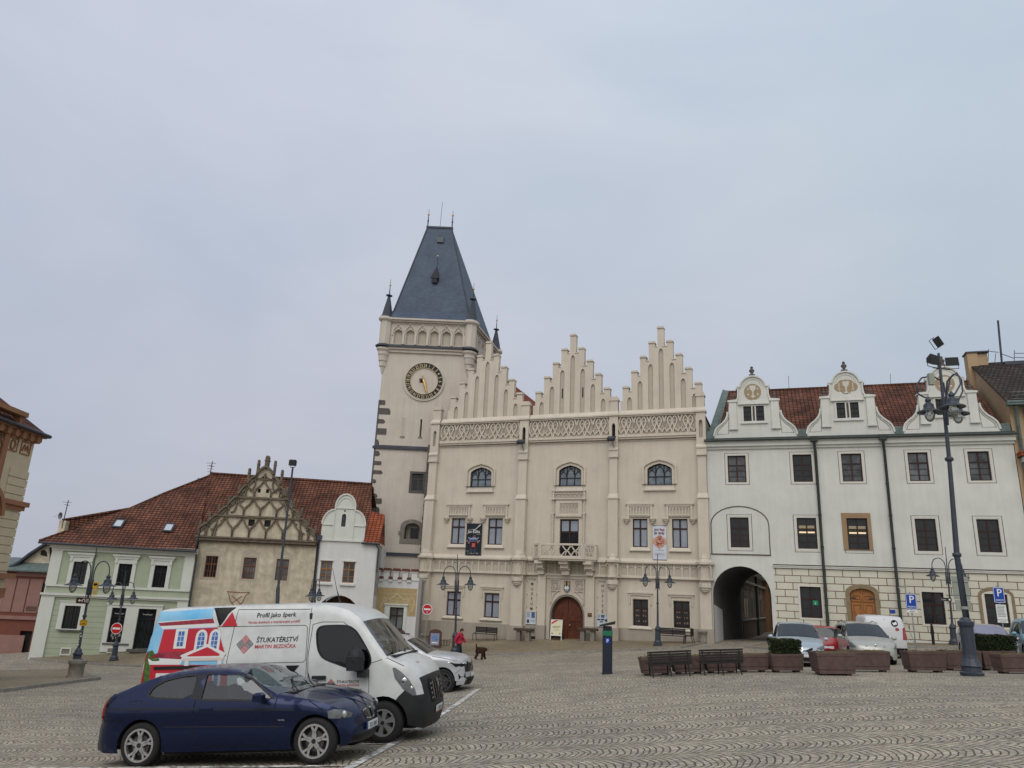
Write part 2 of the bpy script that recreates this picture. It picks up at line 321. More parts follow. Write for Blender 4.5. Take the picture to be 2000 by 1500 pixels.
def kids(o): return [c for c in bpy.data.objects if c.parent == o]
def dup(root, loc, rz, label, scale=1):
    def cp(o, par):
        c = o.copy(); COL.objects.link(c); c.parent = par
        for k in kids(o): cp(k, c)
        return c
    r = cp(root, None); r.location = loc; r.rotation_euler = (0, 0, rz); r['label'] = label; r.scale = (scale,) * 3
    return r
_tc = {}
def text(s, size, align='CENTER', bold=0.0):
    key = (s, align, bold)
    if key not in _tc:
        c = bpy.data.curves.new('t', 'FONT'); c.body = s; c.size = 1; c.align_x = align; c.resolution_u = 2; c.offset = bold
        o = bpy.data.objects.new('t', c); COL.objects.link(o); bpy.context.view_layer.update()
        me = o.evaluated_get(bpy.context.evaluated_depsgraph_get()).to_mesh()
        _tc[key] = ([(v.co.x, v.co.y) for v in me.vertices], [tuple(p.vertices) for p in me.polygons])
        bpy.data.objects.remove(o); bpy.data.curves.remove(c)
    v, f = _tc[key]; return [(a * size, b * size) for a, b in v], f
def put_text(mb, s, x, z, size, y, m=0, align='CENTER', bold=0., rot=0., sx=1., slant=0., fn=None):
    v, f = text(s, size, align, bold); c, n = math.cos(rot), math.sin(rot)
    pts = [((a * sx + b * slant), b) for a, b in v]; pts = [(x + a * c - b * n, z + a * n + b * c) for a, b in pts]
    mb.add([(fn(a, b) if fn else (a, y, b)) for a, b in pts], f, m)
def rect(x0, x1, z0, z1): return [(x0, z0), (x1, z0), (x1, z1), (x0, z1)]
def arcpts(cx, cz, rx, rz, a0, a1, n): return [(cx + rx * math.cos(math.radians(a0 + (a1 - a0) * i / n)), cz + rz * math.sin(math.radians(a0 + (a1 - a0) * i / n))) for i in range(n + 1)]
def arch(x0, x1, z0, zs, zt, n=10, pt=False):        # opening with curved (or pointed) head
    if pt:
        h = (x1 - x0) / 2; r = zt - zs; q = []
        for i in range(n + 1): t = i / n; q.append((x1 - h * t ** 1.7, zs + r * math.sin(t * PI / 2) ** .9))
        return [(x0, z0), (x1, z0)] + q + [(x0 + x1 - a, b) for a, b in q[-2::-1]]
    return [(x0, z0), (x1, z0)] + arcpts((x0 + x1) / 2, zs, (x1 - x0) / 2, zt - zs, 0, 180, n)
def inset(poly, d):
    p = ccw(poly); n = len(p); o = []
    for i in range(n):
        a, b, c = Vector(p[i - 1]), Vector(p[i]), Vector(p[(i + 1) % n]); e = (b - a).normalized(); f = (c - b).normalized()
        n1 = Vector((-e.y, e.x)); n2 = Vector((-f.y, f.x)); k = (n1 + n2); k = k / max(.3, k.dot(n1)); q = b + k * d; o.append((q.x, q.y))
    return o
def vspan(poly, x):                                   # heights where an upright line crosses an outline
    z = []
    for i in range(len(poly)):
        a, b = poly[i - 1], poly[i]
        if (a[0] - x) * (b[0] - x) < 0 or a[0] == x: z.append(a[1] + (b[1] - a[1]) * (x - a[0]) / ((b[0] - a[0]) or 1e-9))
    return (min(z), max(z)) if z else (0, 0)
def window(parent, ol, y, mf, mg, fw=.07, vx=(.5,), hz=(.66,), bar=.05, name='window', gl=None, thin=None, tw=.02, d=.06):
    """frame outline ol in (x,z); vx, hz are bar places as fractions; thin = (nx, nz) glazing bars"""
    x0 = min(a for a, b in ol); x1 = max(a for a, b in ol); z0 = min(b for a, b in ol); z1 = max(b for a, b in ol)
    if gl is None and mg.name.startswith('window_glass_grey'): gl = random.choice((mg, mg, M['glass'], M['glassr']))
    ins = inset(ol, fw); b = MB(); b.slab(ol, [ins], y, y + d)
    for v in vx: x = x0 + (x1 - x0) * v; a, c = vspan(ins, x); b.box(x - bar / 2, x + bar / 2, y - .006, y + d, a, c)
    for h in hz: z = z0 + (z1 - z0) * h; b.box(x0 + fw, x1 - fw, y - .01, y + d, z - bar / 2, z + bar / 2)
    if thin:
        nx, zs = thin
        for i in range(nx):
            x = x0 + fw + (x1 - x0 - 2 * fw) * (i + 1) / (nx + 1); a, c = vspan(ins, x); b.box(x - tw / 2, x + tw / 2, y + .01, y + d - .01, a, c)
        for h in zs: z = z0 + (z1 - z0) * h; b.box(x0 + fw, x1 - fw, y + .012, y + d - .012, z - tw / 2, z + tw / 2)
    o = b.build(name, mf, parent); g = MB(); P, T = cdt(ccw(ins)); g.add([(p, y + d - .02, q) for p, q in P], T); g.build('pane', gl or mg, o); return o
M = {}
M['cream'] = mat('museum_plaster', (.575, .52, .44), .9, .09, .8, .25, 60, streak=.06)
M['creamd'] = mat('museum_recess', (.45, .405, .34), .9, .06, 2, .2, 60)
M['plinth'] = mat('museum_plinth', (.36, .32, .27), .9, .10, 2, .3, 40, streak=.06)
M['tower'] = mat('tower_plaster', (.55, .495, .44), .92, .08, .9, .3, 40, streak=.07)
M['quoin'] = mat('dark_stone', (.115, .105, .10), .95, .35, 4, .6, 20)
M['stone'] = mat('grey_stone', (.21, .19, .165), .9, .25, 4, .4, 25)
M['slate'] = mat_brick('slate', (.062, .086, .130), (.080, .104, .148), (.050, .068, .10), .24, .15, .010, .55, 'XZ', .2, big=.2)
M['slates'] = mat_brick('slate_side', (.062, .086, .130), (.080, .104, .148), (.050, .068, .10), .24, .15, .010, .55, 'YZ', .2, big=.2)
M['lead'] = mat('dark_sheet_metal', (.055, .062, .078), .5, .2, 2, metal=.3)
M['verdi'] = mat('weathered_copper', (.12, .16, .155), .7, .35, 3)
M['brown'] = mat('brown_window_frame', (.034, .013, .010), .5, .2, 5)
M['brownl'] = mat('reddish_window_frame', (.15, .06, .03), .5, .2, 5)
M['glass'] = mat_glass('window_glass'); M['glassb'] = mat_glass('window_glass_blinds', (.27, .30, .36), .25, .15, 2)
M['glassg'] = mat_glass('window_glass_grey', (.085, .09, .10), .12, .85, 1.1)
M['glassr'] = mat_glass('window_glass_pale', (.13, .14, .15), .15, .8, .8); M['glassw'] = mat_glass('gothic_window_glass', (.16, .20, .24), .12, .4, 3)
M['black'] = mat('black', (.012, .012, .014), .5, .1)
M['pipe'] = mat('green_grey_gutter', (.045, .058, .055), .5, .3, 2)
M['dark'] = mat('dark_gap', (.02, .018, .018), .9, .1)
M['gold'] = mat('gilding', (.75, .48, .14), .3, .1, metal=.8)
M['wood'] = mat('oak_door', (.115, .034, .017), .55, .35, 3, .3, 25)
M['woodl'] = mat('light_oak_door', (.33, .14, .045), .6, .25, 4, .3, 25)
M['white'] = mat('white_plaster', (.62, .62, .62), .9, .06, 1.5, .2, 50, streak=.05)
M['rw'] = mat('long_house_plaster', (.60, .61, .575), .9, .10, .55, .25, 60, streak=.05)
M['sgraf'] = mat_brick('sgraffito_blocks', (.60, .59, .50), (.56, .55, .46), (.16, .10, .07), .98, .435, .028, .9, 'XZ', .3, big=.08, offx=(.3, .1))
M['green'] = mat('green_plaster', (.37, .41, .31), .9, .08, 1.5, .2, 50, streak=.06)
M['greenw'] = mat('white_trim', (.58, .60, .56), .9, .06, 2, .15, 50)
M['greenb'] = mat_brick('green_banded_plaster', (.37, .41, .31), (.38, .42, .32), (.22, .25, .19), 60, .33, .014, .9, 'XZ', .4, big=.1)
M['tile'] = mat_brick('red_tiles', (.235, .088, .052), (.13, .056, .039), (.035, .02, .015), .26, .165, .03, .85, 'XZ', .9, big=.5, off=.0)
M['tileo'] = mat_brick('new_orange_tiles', (.38, .095, .04), (.28, .07, .03), (.07, .025, .018), .26, .165, .028, .85, 'XZ', .9, big=.25, off=.0)
M['tiled'] = mat_brick('dark_tiles', (.075, .055, .045), (.045, .036, .032), (.015, .012, .012), .28, .2, .035, .85, 'XZ', .9, big=.4)
M['tan'] = mat('tan_plaster', (.40, .29, .18), .9, .07, 1.5, .2, 50)
M['beige'] = mat('weathered_beige_plaster', (.58, .51, .395), .95, .2, 1.9, .5, 14, streak=.12, col2=(.37, .325, .255))
M['moss'] = mat('mossy_moulding', (.155, .125, .095), .95, .35, 3, .5, 20)
M['pink'] = mat('pink_plaster', (.27, .155, .135), .9, .1, 2, .2, 40); M['red'] = mat('rust_red_plaster', (.17, .062, .045), .9, .1, 2, .2, 40)
M['iron'] = mat('painted_iron', (.030, .040, .058), .45, .25, 6, spec=.5)
M['ironb'] = mat('black_slat', (.022, .018, .02), .6, .25, 8)
M['pole'] = mat('galvanised_steel', (.38, .39, .38), .4, .1, metal=.7)
M['signred'] = mat('sign_red', (.50, .015, .02), .35, .03); M['signwhite'] = mat('sign_white', (.72, .73, .74), .35, .03)
M['signblue'] = mat('sign_blue', (.012, .06, .36), .35, .03); M['signgrey'] = mat('sign_back', (.27, .29, .25), .5, .05)
M['yellow'] = mat('sign_yellow', (.62, .36, .03), .4, .05); M['paper'] = mat('cream_board', (.62, .60, .42), .5, .03)
M['granite'] = mat('red_brown_granite', (.105, .068, .062), .75, .25, 6, .3, 60); M['soil'] = mat('dry_moss_soil', (.11, .085, .035), .95, .5, 9, .8, 30)
M['concrete'] = mat('weathered_concrete', (.25, .23, .20), .95, .35, 5, .4, 20)
M['lampglass'] = mat_clear('lamp_glass', (.75, .78, .78), 2.0)
def emi(name, col, e):
    m, n, b = _mat(name); b.inputs['Base Color'].default_value = (*col, 1); b.inputs['Emission Color'].default_value = (*col, 1); b.inputs['Emission Strength'].default_value = e; return m
# ------------------------------------------------------------------ ground
M['cobble'] = mat_cobble('granite_setts', (.49, .445, .37), (.30, .275, .23), (.075, .066, .052))
M['cobbler'] = mat_cobble('road_setts', (.255, .235, .205), (.19, .175, .155), (.065, .057, .048), bw=.11, rh=.11)
M['walk'] = mat_cobble('pavement_mosaic', (.36, .30, .205), (.28, .235, .16), (.13, .11, .08), W=.9, R=.6, bw=.07, rh=.07)
M['kerb'] = mat('kerb_granite', (.26, .245, .22), .85, .3, 4, .3, 40)
def sheet(name, poly, dz, m, g=1.2, skirt=None):
    P, T = cdt(ccw(poly), (), g); b = MB(); b.add([(x, y, gz(x, y) + dz) for x, y in P], T, 0, True)
    o = b.build(name, m); o['kind'] = 'structure'
    return o
def axis(lo, hi, near0, near1, fine, coarse):
    v = [lo]
    while v[-1] < hi: v.append(v[-1] + (fine if near0 < v[-1] < near1 else coarse))
    return v
gx = axis(-150, 150, -45, 45, 1.0, 6); gy = axis(-25, 320, -6, 72, 1.0, 8)
b = MB(); b.add([(x, y, gz(x, y)) for y in gy for x in gx], [(j * len(gx) + i, j * len(gx) + i + 1, (j + 1) * len(gx) + i + 1, (j + 1) * len(gx) + i) for j in range(len(gy) - 1) for i in range(len(gx) - 1)], 0, True)
b.build('square_ground', M['cobble'])['kind'] = 'structure'
def dense(p, closed=True, step=1.0):
    q = []; n = len(p)
    for i in range(n if closed else n - 1):
        a, c = Vector(p[i][:2]), Vector(p[(i + 1) % n][:2]); k = max(1, int((c - a).length / step)); q += [tuple(a.lerp(c, j / k)) for j in range(k)]
    if not closed: q.append(tuple(p[-1][:2]))
    return q
def pavement(name, kerbline, back):
    k = dense(kerbline, False); sheet(name, k + [tuple(p) for p in back], .10, M['walk'])
    b = MB()                                    # kerb stones along the free edge
    for i in range(len(k) - 1):
        a, c = Vector(k[i]), Vector(k[i + 1]); d = (c - a).normalized(); n = Vector((-d.y, d.x)) * .07
        e0, e1 = a + d * .004, c - d * .004; v = []
        for p in (e0 - n, e1 - n, e1 + n, e0 + n): v.append((p.x, p.y, gz(p.x, p.y) - .2))
        for p in (e0 - n, e1 - n, e1 + n, e0 + n): v.append((p.x, p.y, gz(p.x, p.y) + .112))
        b.add(v, [(4, 5, 6, 7), (0, 1, 5, 4), (1, 2, 6, 5), (2, 3, 7, 6), (3, 0, 4, 7)])
    b.build(name + '_kerb', M['kerb'])['kind'] = 'structure'
g = lambda x, y: tuple(G(x, y)[:2])
pavement('museum_pavement', [(-30.2, 51), (-29.3, 49.2), g(140, 1296), g(275, 1303), (-12, 43.5), (-7.5, 46.5), g(895, 1281), g(1000, 1279), g(1120, 1275), g(1240, 1271), g(1330, 1266), (12.3, 48.3), (13.35, 49.5)], [(12.5, 52), (-5, 60), (-30, 53)])
pavement('corner_pavement', [(17.3, 48.3), g(1455, 1265.5), g(1510, 1270), (20, 42.8), (30, 39.2), (44, 34)], [(46, 38), (30, 46)])
pavement('paved_island', [(-45, 44), g(0, 1313), g(130, 1311), g(170, 1316), g(193, 1328), g(130, 1336), g(0, 1353), (-45, 31)], [(-60, 36)])
# parking bay lines
mk = _mat('worn_white_paint'); m, n, bb = mk; nd = n.nodes
t = nd.new('ShaderNodeTexCoord'); a = nd.new('ShaderNodeTexNoise'); a.inputs['Scale'].default_value = 9; a.inputs['Detail'].default_value = 5; n.links.new(t.outputs['Object'], a.inputs['Vector'])
r = nd.new('ShaderNodeValToRGB'); r.color_ramp.elements[0].position = .40; r.color_ramp.elements[1].position = .56; r.color_ramp.elements[0].color = (.17, .16, .14, 1); r.color_ramp.elements[1].color = (.62, .61, .58, 1)
n.links.new(a.outputs[0], r.inputs[0]); n.links.new(r.outputs[0], bb.inputs['Base Color']); bb.inputs['Roughness'].default_value = .8
def stripe(p, q, w):
    p, q = Vector(p[:2]), Vector(q[:2]); d = (q - p).normalized(); nn = Vector((-d.y, d.x)) * w / 2
    return sheet('road_marking', dense([tuple(p - nn), tuple(q - nn), tuple(q + nn), tuple(p + nn)], True, .6), .012, m, .5)
P0, P1 = Vector(g(934, 1346)), Vector(g(690, 1496)); D = (P1 - P0).normalized(); stripe(P0, P1 + D * 5, .16)
for px, py in ((925, 1347), (905, 1361), (885, 1375), (858, 1387), (803, 1421), (786, 1452), (700, 1496)):
    q = Vector(g(px, py)); s_ = (q - P0).dot(D); q = P0 + D * s_; stripe(q - Vector((.08, 0)), q + Vector((-5, .75)), .10)
# far wooded hill seen in the street gap
b = MB(); hp = []
for i in range(41):
    x = -420 + i * 18; hp.append((x, 6.5 + 2.5 * math.exp(-((x + 265) / 40) ** 2) + 1.2 * math.sin(i * .7) + random.random() * .8))
nv = len(hp); vs = [(x, 330, -30) for x, h in hp] + [(x, 350, h * .55) for x, h in hp] + [(x, 400, h) for x, h in hp] + [(x, 470, -30) for x, h in hp]
b.add(vs, [(j * nv + i, j * nv + i + 1, (j + 1) * nv + i + 1, (j + 1) * nv + i) for j in range(3) for i in range(nv - 1)], 0, True)
b.build('hill', mat('distant_woods', (.13, .16, .17), .95, .3, .08))['kind'] = 'structure'

# ------------------------------------------------------------------ MUSEUM (old town hall)
FM = Frame(at_y(1106, 1250, 53), -.37)
mus = thing('town_hall_museum', 'cream gothic museum with three stepped gables and a balcony over its door', 'museum', FM.o, FM.yaw)
AH = lambda: [('A', -10.55, -3.95), ('B', -3.15, 2.95), ('C', 3.65, 9.1)]
win1 = [(-9.2, -8.07), (-6.2, -5.05), (4.6, 5.62), (7.29, 8.33)]
top = [(-7.85, -6.12), (-.80, .89), (5.65, 7.35)]
def seg(x0, x1, z0, zs, zt):
    c = (x0 + x1) / 2; h = (x1 - x0) / 2
    return [(x0, z0), (x1, z0), (x1, zs), (c + h * .86, zs + (zt - zs) * .34), (c + h * .5, zs + (zt - zs) * .72), (c, zt), (c - h * .5, zs + (zt - zs) * .72), (c - h * .86, zs + (zt - zs) * .34), (x0, zs)]
door_o = arch(-1.25, 1.25, -.35, 1.55, 3.0, 10, True)
holes = [rect(a, c, 6.3, 8.22) for a, c in win1] + [rect(a, c, 1.18, 2.86) for a, c in win1] + [rect(-.65, .75, 5.45, 8.18)] + [seg(a, c, 10.53, 11.64, 12.06) for a, c in top] + [door_o]
b = MB(); b.slab(rect(-11.1, 9.6, -1.6, 15.6), holes, 0, .45); b.box(-11.1, 9.6, 2.4, 13, -2, 15.4)
b.box(-11.1, -10.6, .45, 2.4, -2, 15.4); b.box(9.1, 9.6, .45, 2.4, -2, 15.4); b.build('wall', [M['cream']], mus)
for x0, x1, zl, zr in ((-10.45, -4.05, .77, .79), (-3.1, -2.12, .8, .9), (2.0, 2.98, .97, 1.0), (3.6, 9.0, .98, 1.2)): b = MB(); b.prism([(x0, -1.6), (x1, -1.6), (x1, zr), (x0, zl)], -.07, .002); b.build('plinth', M['plinth'], mus)
for x0, x1, z in ((-11.5, -10.35, .78), (-4.15, -3.0, .76), (2.85, 3.75, .98), (8.93, 9.9, 1.22), (-2.14, -1.48, .88), (1.33, 2.02, .98)): b = MB(); b.box(x0, x1, -.62 if x1 - x0 > .8 else -.30, .004, -1.6, z); b.build('plinth', M['plinth'], mus)
for i, (c, wl) in enumerate(((-11.0, .5), (-3.55, .5), (3.3, .38), (9.42, .42))):
    b = MB(); wl2 = wl - .06; k = .38 if i < 2 else .34
    b.box(c - wl2, c + wl2, -.52, -.002, .7, 3.9)
    b.box(c - wl2 + .02, c + wl2 - .02, -.60, -.005, 3.85, 4.28)
    b.lathe([(.02, 0), (.10, .12), (.26, .2), (.26, .27), (.33, .3), (.33, .42), (.42, .46), (.42, .75)], (c, -.50, 3.30), 8, 0, ph=PI / 8, sm=False)
    for z0, z1, e in ((4.22, 4.34, .12), (5.22, 5.36, .16)): b.prismz([(c - wl - e, 0), (c - wl - e, -.42), (c - wl / 2 - e / 2, -.72 - e), (c + wl / 2 + e / 2, -.72 - e), (c + wl + e, -.42), (c + wl + e, 0)], z0, z1)
    b.prismz([(c - wl - .02, 0), (c - wl - .02, -.36), (c - wl / 2, -.66), (c + wl / 2, -.66), (c + wl + .02, -.36), (c + wl + .02, 0)], 4.34, 5.22)
    for x in (-.28, 0, .28):
        b.ribbon(arch(c + x * 1.05 - .12, c + x * 1.05 + .12, 4.42, 4.95, 5.12, 6, True)[1:-0 or None], .045, -.72, -.60)
    b.lathe([(wl + .12, 0), (wl * .95, .22), (wl * .95, .30), (wl * .88, .36), (wl * .80, .5)], (c, -.18, 5.36), 8, 0, ph=PI / 8, sm=False)
    b.box(c - k, c + k, -.46, -.002, 5.6, 9.55); b.prism([(0, 0)] * 0 or rect(c - k - .05, c + k + .05, 9.55, 9.62), -.52, -.001)
    b.add([(c - k - .02, -.5, 9.62), (c + k + .02, -.5, 9.62), (c + k - .05, -.26, 9.98), (c - k + .05, -.26, 9.98), (c - k - .02, 0, 9.62), (c + k + .02, 0, 9.62), (c + k - .05, 0, 9.98), (c - k + .05, 0, 9.98)], [(0, 1, 2, 3), (1, 5, 6, 2), (4, 0, 3, 7)])
    b.box(c - k + .06, c + k - .06, -.30, -.002, 9.9, 12.5)
    for z0, z1, y in ((12.5, 12.62, -.42), (12.62, 13.0, -.36), (13.0, 13.1, -.42)): b.box(c - k + .0, c + k, y, -.002, z0, z1)
    b.add([(c - k, -.4, 13.1), (c + k, -.4, 13.1), (c + k, -.28, 13.3), (c - k, -.28, 13.3), (c + k, 0, 13.1), (c + k, 0, 13.3), (c - k, 0, 13.1), (c - k, 0, 13.3)], [(0, 1, 2, 3), (1, 4, 5, 2), (6, 0, 3, 7)])
    nic = arch(c - .13, c + .13, 13.75, 14.75, 15.0, 6, True); b.slab(rect(c - k + .02, c + k - .02, 13.2, 15.6), [nic], -.30, -.004)
    b.box(c - k - .04, c + k + .04, -.40, .3, 15.55, 15.68); b.add([(c - k - .04, -.4, 15.68), (c + k + .04, -.4, 15.68), (c + k - .03, -.1, 15.98), (c - k + .03, -.1, 15.98)], [(0, 1, 2, 3)])
    b.box(c - k + .06, c + k - .06, -.16, .28, 15.6, 16.72); b.prism([(c - k + .0, 16.72), (c + k, 16.72), (c + k, 16.80), (c + k - .1, 17.02), (c - k + .1, 17.02), (c - k, 16.80)], -.22, .32)
    b.build('buttress', M['cream'], mus)
    b = MB(); P, T = cdt(ccw(nic)); b.add([(p, -.06, q) for p, q in P], T)
    if i in (1, 2):
        b.build('niche', M['dark'], mus)
        f = thing('floodlight', ('black floodlight on the museum buttress left of the middle bay' if i == 1 else 'black floodlight on the museum buttress right of the middle bay'), 'floodlight', FM.w(c - .05, -.62, 13.75), FM.yaw, 'floodlights on the museum buttresses')
        q = MB(); q.add([(-.3, -.32, .0), (.3, -.32, .0), (.3, .1, .25), (-.3, .1, .25), (-.24, -.22, -.2), (.24, -.22, -.2), (.24, .06, -.02), (-.24, .06, -.02)], [(0, 1, 2, 3), (7, 6, 5, 4), (0, 4, 5, 1), (1, 5, 6, 2), (2, 6, 7, 3), (3, 7, 4, 0)])
        q.build('housing', M['lead'], f); q = MB(); q.tube([(0, .1, .1), (0, .32, .1)], .03); q.tube([(0, 0, -.1), (.15, .3, -.65)], .02); q.build('bracket', M['iron'], f)
    else: b.build('niche', M['creamd'], mus)
# frieze with fish-bladder tracery
for nme, x0, x1 in AH():
    b = MB(); b.box(x0, x1, -.05, -.002, 13.68, 13.76); b.box(x0, x1, -.22, -.002, 13.82, 13.95); b.box(x0, x1, -.30, -.002, 13.95, 14.14)
    b.box(x0, x1, -.22, -.002, 15.46, 15.56); b.box(x0, x1, -.30, -.002, 15.56, 15.66)
    b.add([(x0, -.3, 15.66), (x1, -.3, 15.66), (x1, .0, 15.97), (x0, .0, 15.97)], [(0, 1, 2, 3)])
    b.build('cornice', M['cream'], mus)
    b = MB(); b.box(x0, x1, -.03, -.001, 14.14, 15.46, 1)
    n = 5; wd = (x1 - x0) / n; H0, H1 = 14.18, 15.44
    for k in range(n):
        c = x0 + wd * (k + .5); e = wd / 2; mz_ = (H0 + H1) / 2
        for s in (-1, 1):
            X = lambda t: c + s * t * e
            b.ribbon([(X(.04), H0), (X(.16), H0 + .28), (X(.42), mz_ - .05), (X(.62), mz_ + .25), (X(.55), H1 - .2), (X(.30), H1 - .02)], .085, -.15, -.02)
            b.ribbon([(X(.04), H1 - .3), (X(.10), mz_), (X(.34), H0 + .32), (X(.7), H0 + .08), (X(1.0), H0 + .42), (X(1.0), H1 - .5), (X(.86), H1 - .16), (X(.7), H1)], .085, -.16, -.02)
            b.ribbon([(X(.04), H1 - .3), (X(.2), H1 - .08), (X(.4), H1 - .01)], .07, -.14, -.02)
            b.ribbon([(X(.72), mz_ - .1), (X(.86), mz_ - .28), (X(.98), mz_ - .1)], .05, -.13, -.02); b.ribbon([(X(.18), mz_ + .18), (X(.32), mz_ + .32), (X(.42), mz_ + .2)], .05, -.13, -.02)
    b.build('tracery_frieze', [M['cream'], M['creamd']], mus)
# string band with little arches
for x0, x1, off in ((-10.45, -4.1, 0), (-3.0, 2.85, 0), (3.75, 8.95, 0)):
    b = MB(); b.box(x0, x1, -.20, -.002, 4.24, 4.34); b.box(x0, x1, -.12, -.002, 4.34, 4.40); b.box(x0, x1, -.24, -.002, 5.22, 5.33); b.add([(x0, -.24, 5.33), (x1, -.24, 5.33), (x1, 0, 5.55), (x0, 0, 5.55)], [(0, 1, 2, 3)])
    b.box(x0, x1, -.04, -.001, 4.4, 5.22, 1); n = round((x1 - x0) / .52); wd = (x1 - x0) / n
    for k in range(n):
        a = x0 + wd * k; b.box(a - .045, a + .045, -.12, -.03, 4.4, 5.22)
        b.ribbon(arcpts(a + wd / 2, 4.86, wd * .42, .16, 5, 175, 6), .05, -.10, -.03); b.ribbon(arcpts(a + wd / 2, 5.08, .085, .085, -60, 240, 6), .05, -.10, -.03)
        b.box(a, a + wd, -.10, -.03, 5.15, 5.22)
    b.build('string_course', [M['cream'], M['creamd']], mus)
# gables
for nme, c, sp, zz in (('A', -6.93, .70, .06), ('B', .07, .665, 0), ('C', 6.72, .645, 0)):
    tops = [22.1, 20.98, 19.92, 18.83, 17.68]; ol = [(c + sp * 4.6, 15.6)]; pr = []
    x1 = c + sp * 4.45
    for k in range(4, -1, -1):
        hi = tops[k]; xo = c + sp * k + .24; xi = c + sp * k - .24
        ol += [(xo, ol[-1][1] if k == 4 else tops[k + 1] - .30), (xo, hi)] if k else [(xo, tops[1] - .30), (xo, hi)]
        if k: ol += [(xi, hi), (xi, hi - .30)] if False else [(xi, hi), (xi, hi - .25)]
    half = [(c + sp * 4.6, 15.6), (c + sp * 4.6, 16.7)]
    for k in range(4, 0, -1): half += [(c + sp * k + .24, half[-1][1]), (c + sp * k + .24, tops[k]), (c + sp * k - .22, tops[k]), (c + sp * k - .22, tops[k] - .28)]
    half += [(c + .24, half[-1][1]), (c + .24, tops[0])]
    full = half + [(2 * c - x, z) for x, z in half[::-1]]
    lz = [20.52, 19.38, 18.13, 16.96]; lh = []
    for k in range(-3, 4): x = c + k * sp * 1.195; lh.append(arch(x - .175, x + .175, 15.98, lz[abs(k)] - .42, lz[abs(k)], 5, True))
    b = MB(); b.slab(full, lh, 0, .40, 0, back=True)
    b.build('stepped_gable', M['cream'], mus)
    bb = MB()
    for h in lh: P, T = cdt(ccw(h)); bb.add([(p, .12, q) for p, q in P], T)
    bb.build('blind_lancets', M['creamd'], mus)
    if nme == 'B':
        q = MB(); [q.box(c + s * sp * 1.195 - .045, c + s * sp * 1.195 + .045, .10, .14, 17.2, 17.95) for s in (-1, 1)]; q.build('slit_opening', M['black'], mus)
    for k in range(-4, 5):
        q = MB(); x = c + sp * k; z = tops[abs(k)]; q.prism([(x - .265, z - .01), (x + .265, z - .01), (x + .265, z + .04), (x + .21, z + .13), (x - .21, z + .13), (x - .265, z + .04)], -.07, .47)
        if k: s = 1 if k > 0 else -1; zz_ = tops[abs(k)] - .28; q.prism([(x - s * .22 - s * .22 - .08, zz_ - .04), (x - s * .3 + .1, zz_ - .04), (x - s * .3 + .1, zz_ + .03), (x - s * .3 - .1, zz_ + .03)], -.05, .45)
        q.build('gable_cap', M['cream'], mus)
    r = MB(); zr, ze, hw_ = 20.3, 15.9, sp * 4.35
    r.add([(c - hw_, .4, ze), (c + hw_, .4, ze), (c, .4, zr), (c - hw_, 12.5, ze), (c + hw_, 12.5, ze), (c, 12.5, zr)], [(0, 2, 5, 3), (1, 4, 5, 2), (3, 5, 4), (0, 1, 2)]); r.build('roof', M['tileo'], mus)
b = MB(); b.box(5.0 - 1.2, 5.0 - .5, 6, 6.7, 16, 19.2); b.box(3.7, 4.6, 5.9, 6.8, 19.2, 19.35); b.build('chimney', M['creamd'], mus)
b = MB()
for k in range(46):                                 # rough corner stones beside the tower
    z = -1.2 + k * .33; q = .12 + .20 * random.random(); b.box(-11.62 - q * .3, -11.3 + .1 * (k % 2), -.02 - .05 * random.random(), .3, z, z + .30)
b.build('corner_stones', M['quoin'], mus)
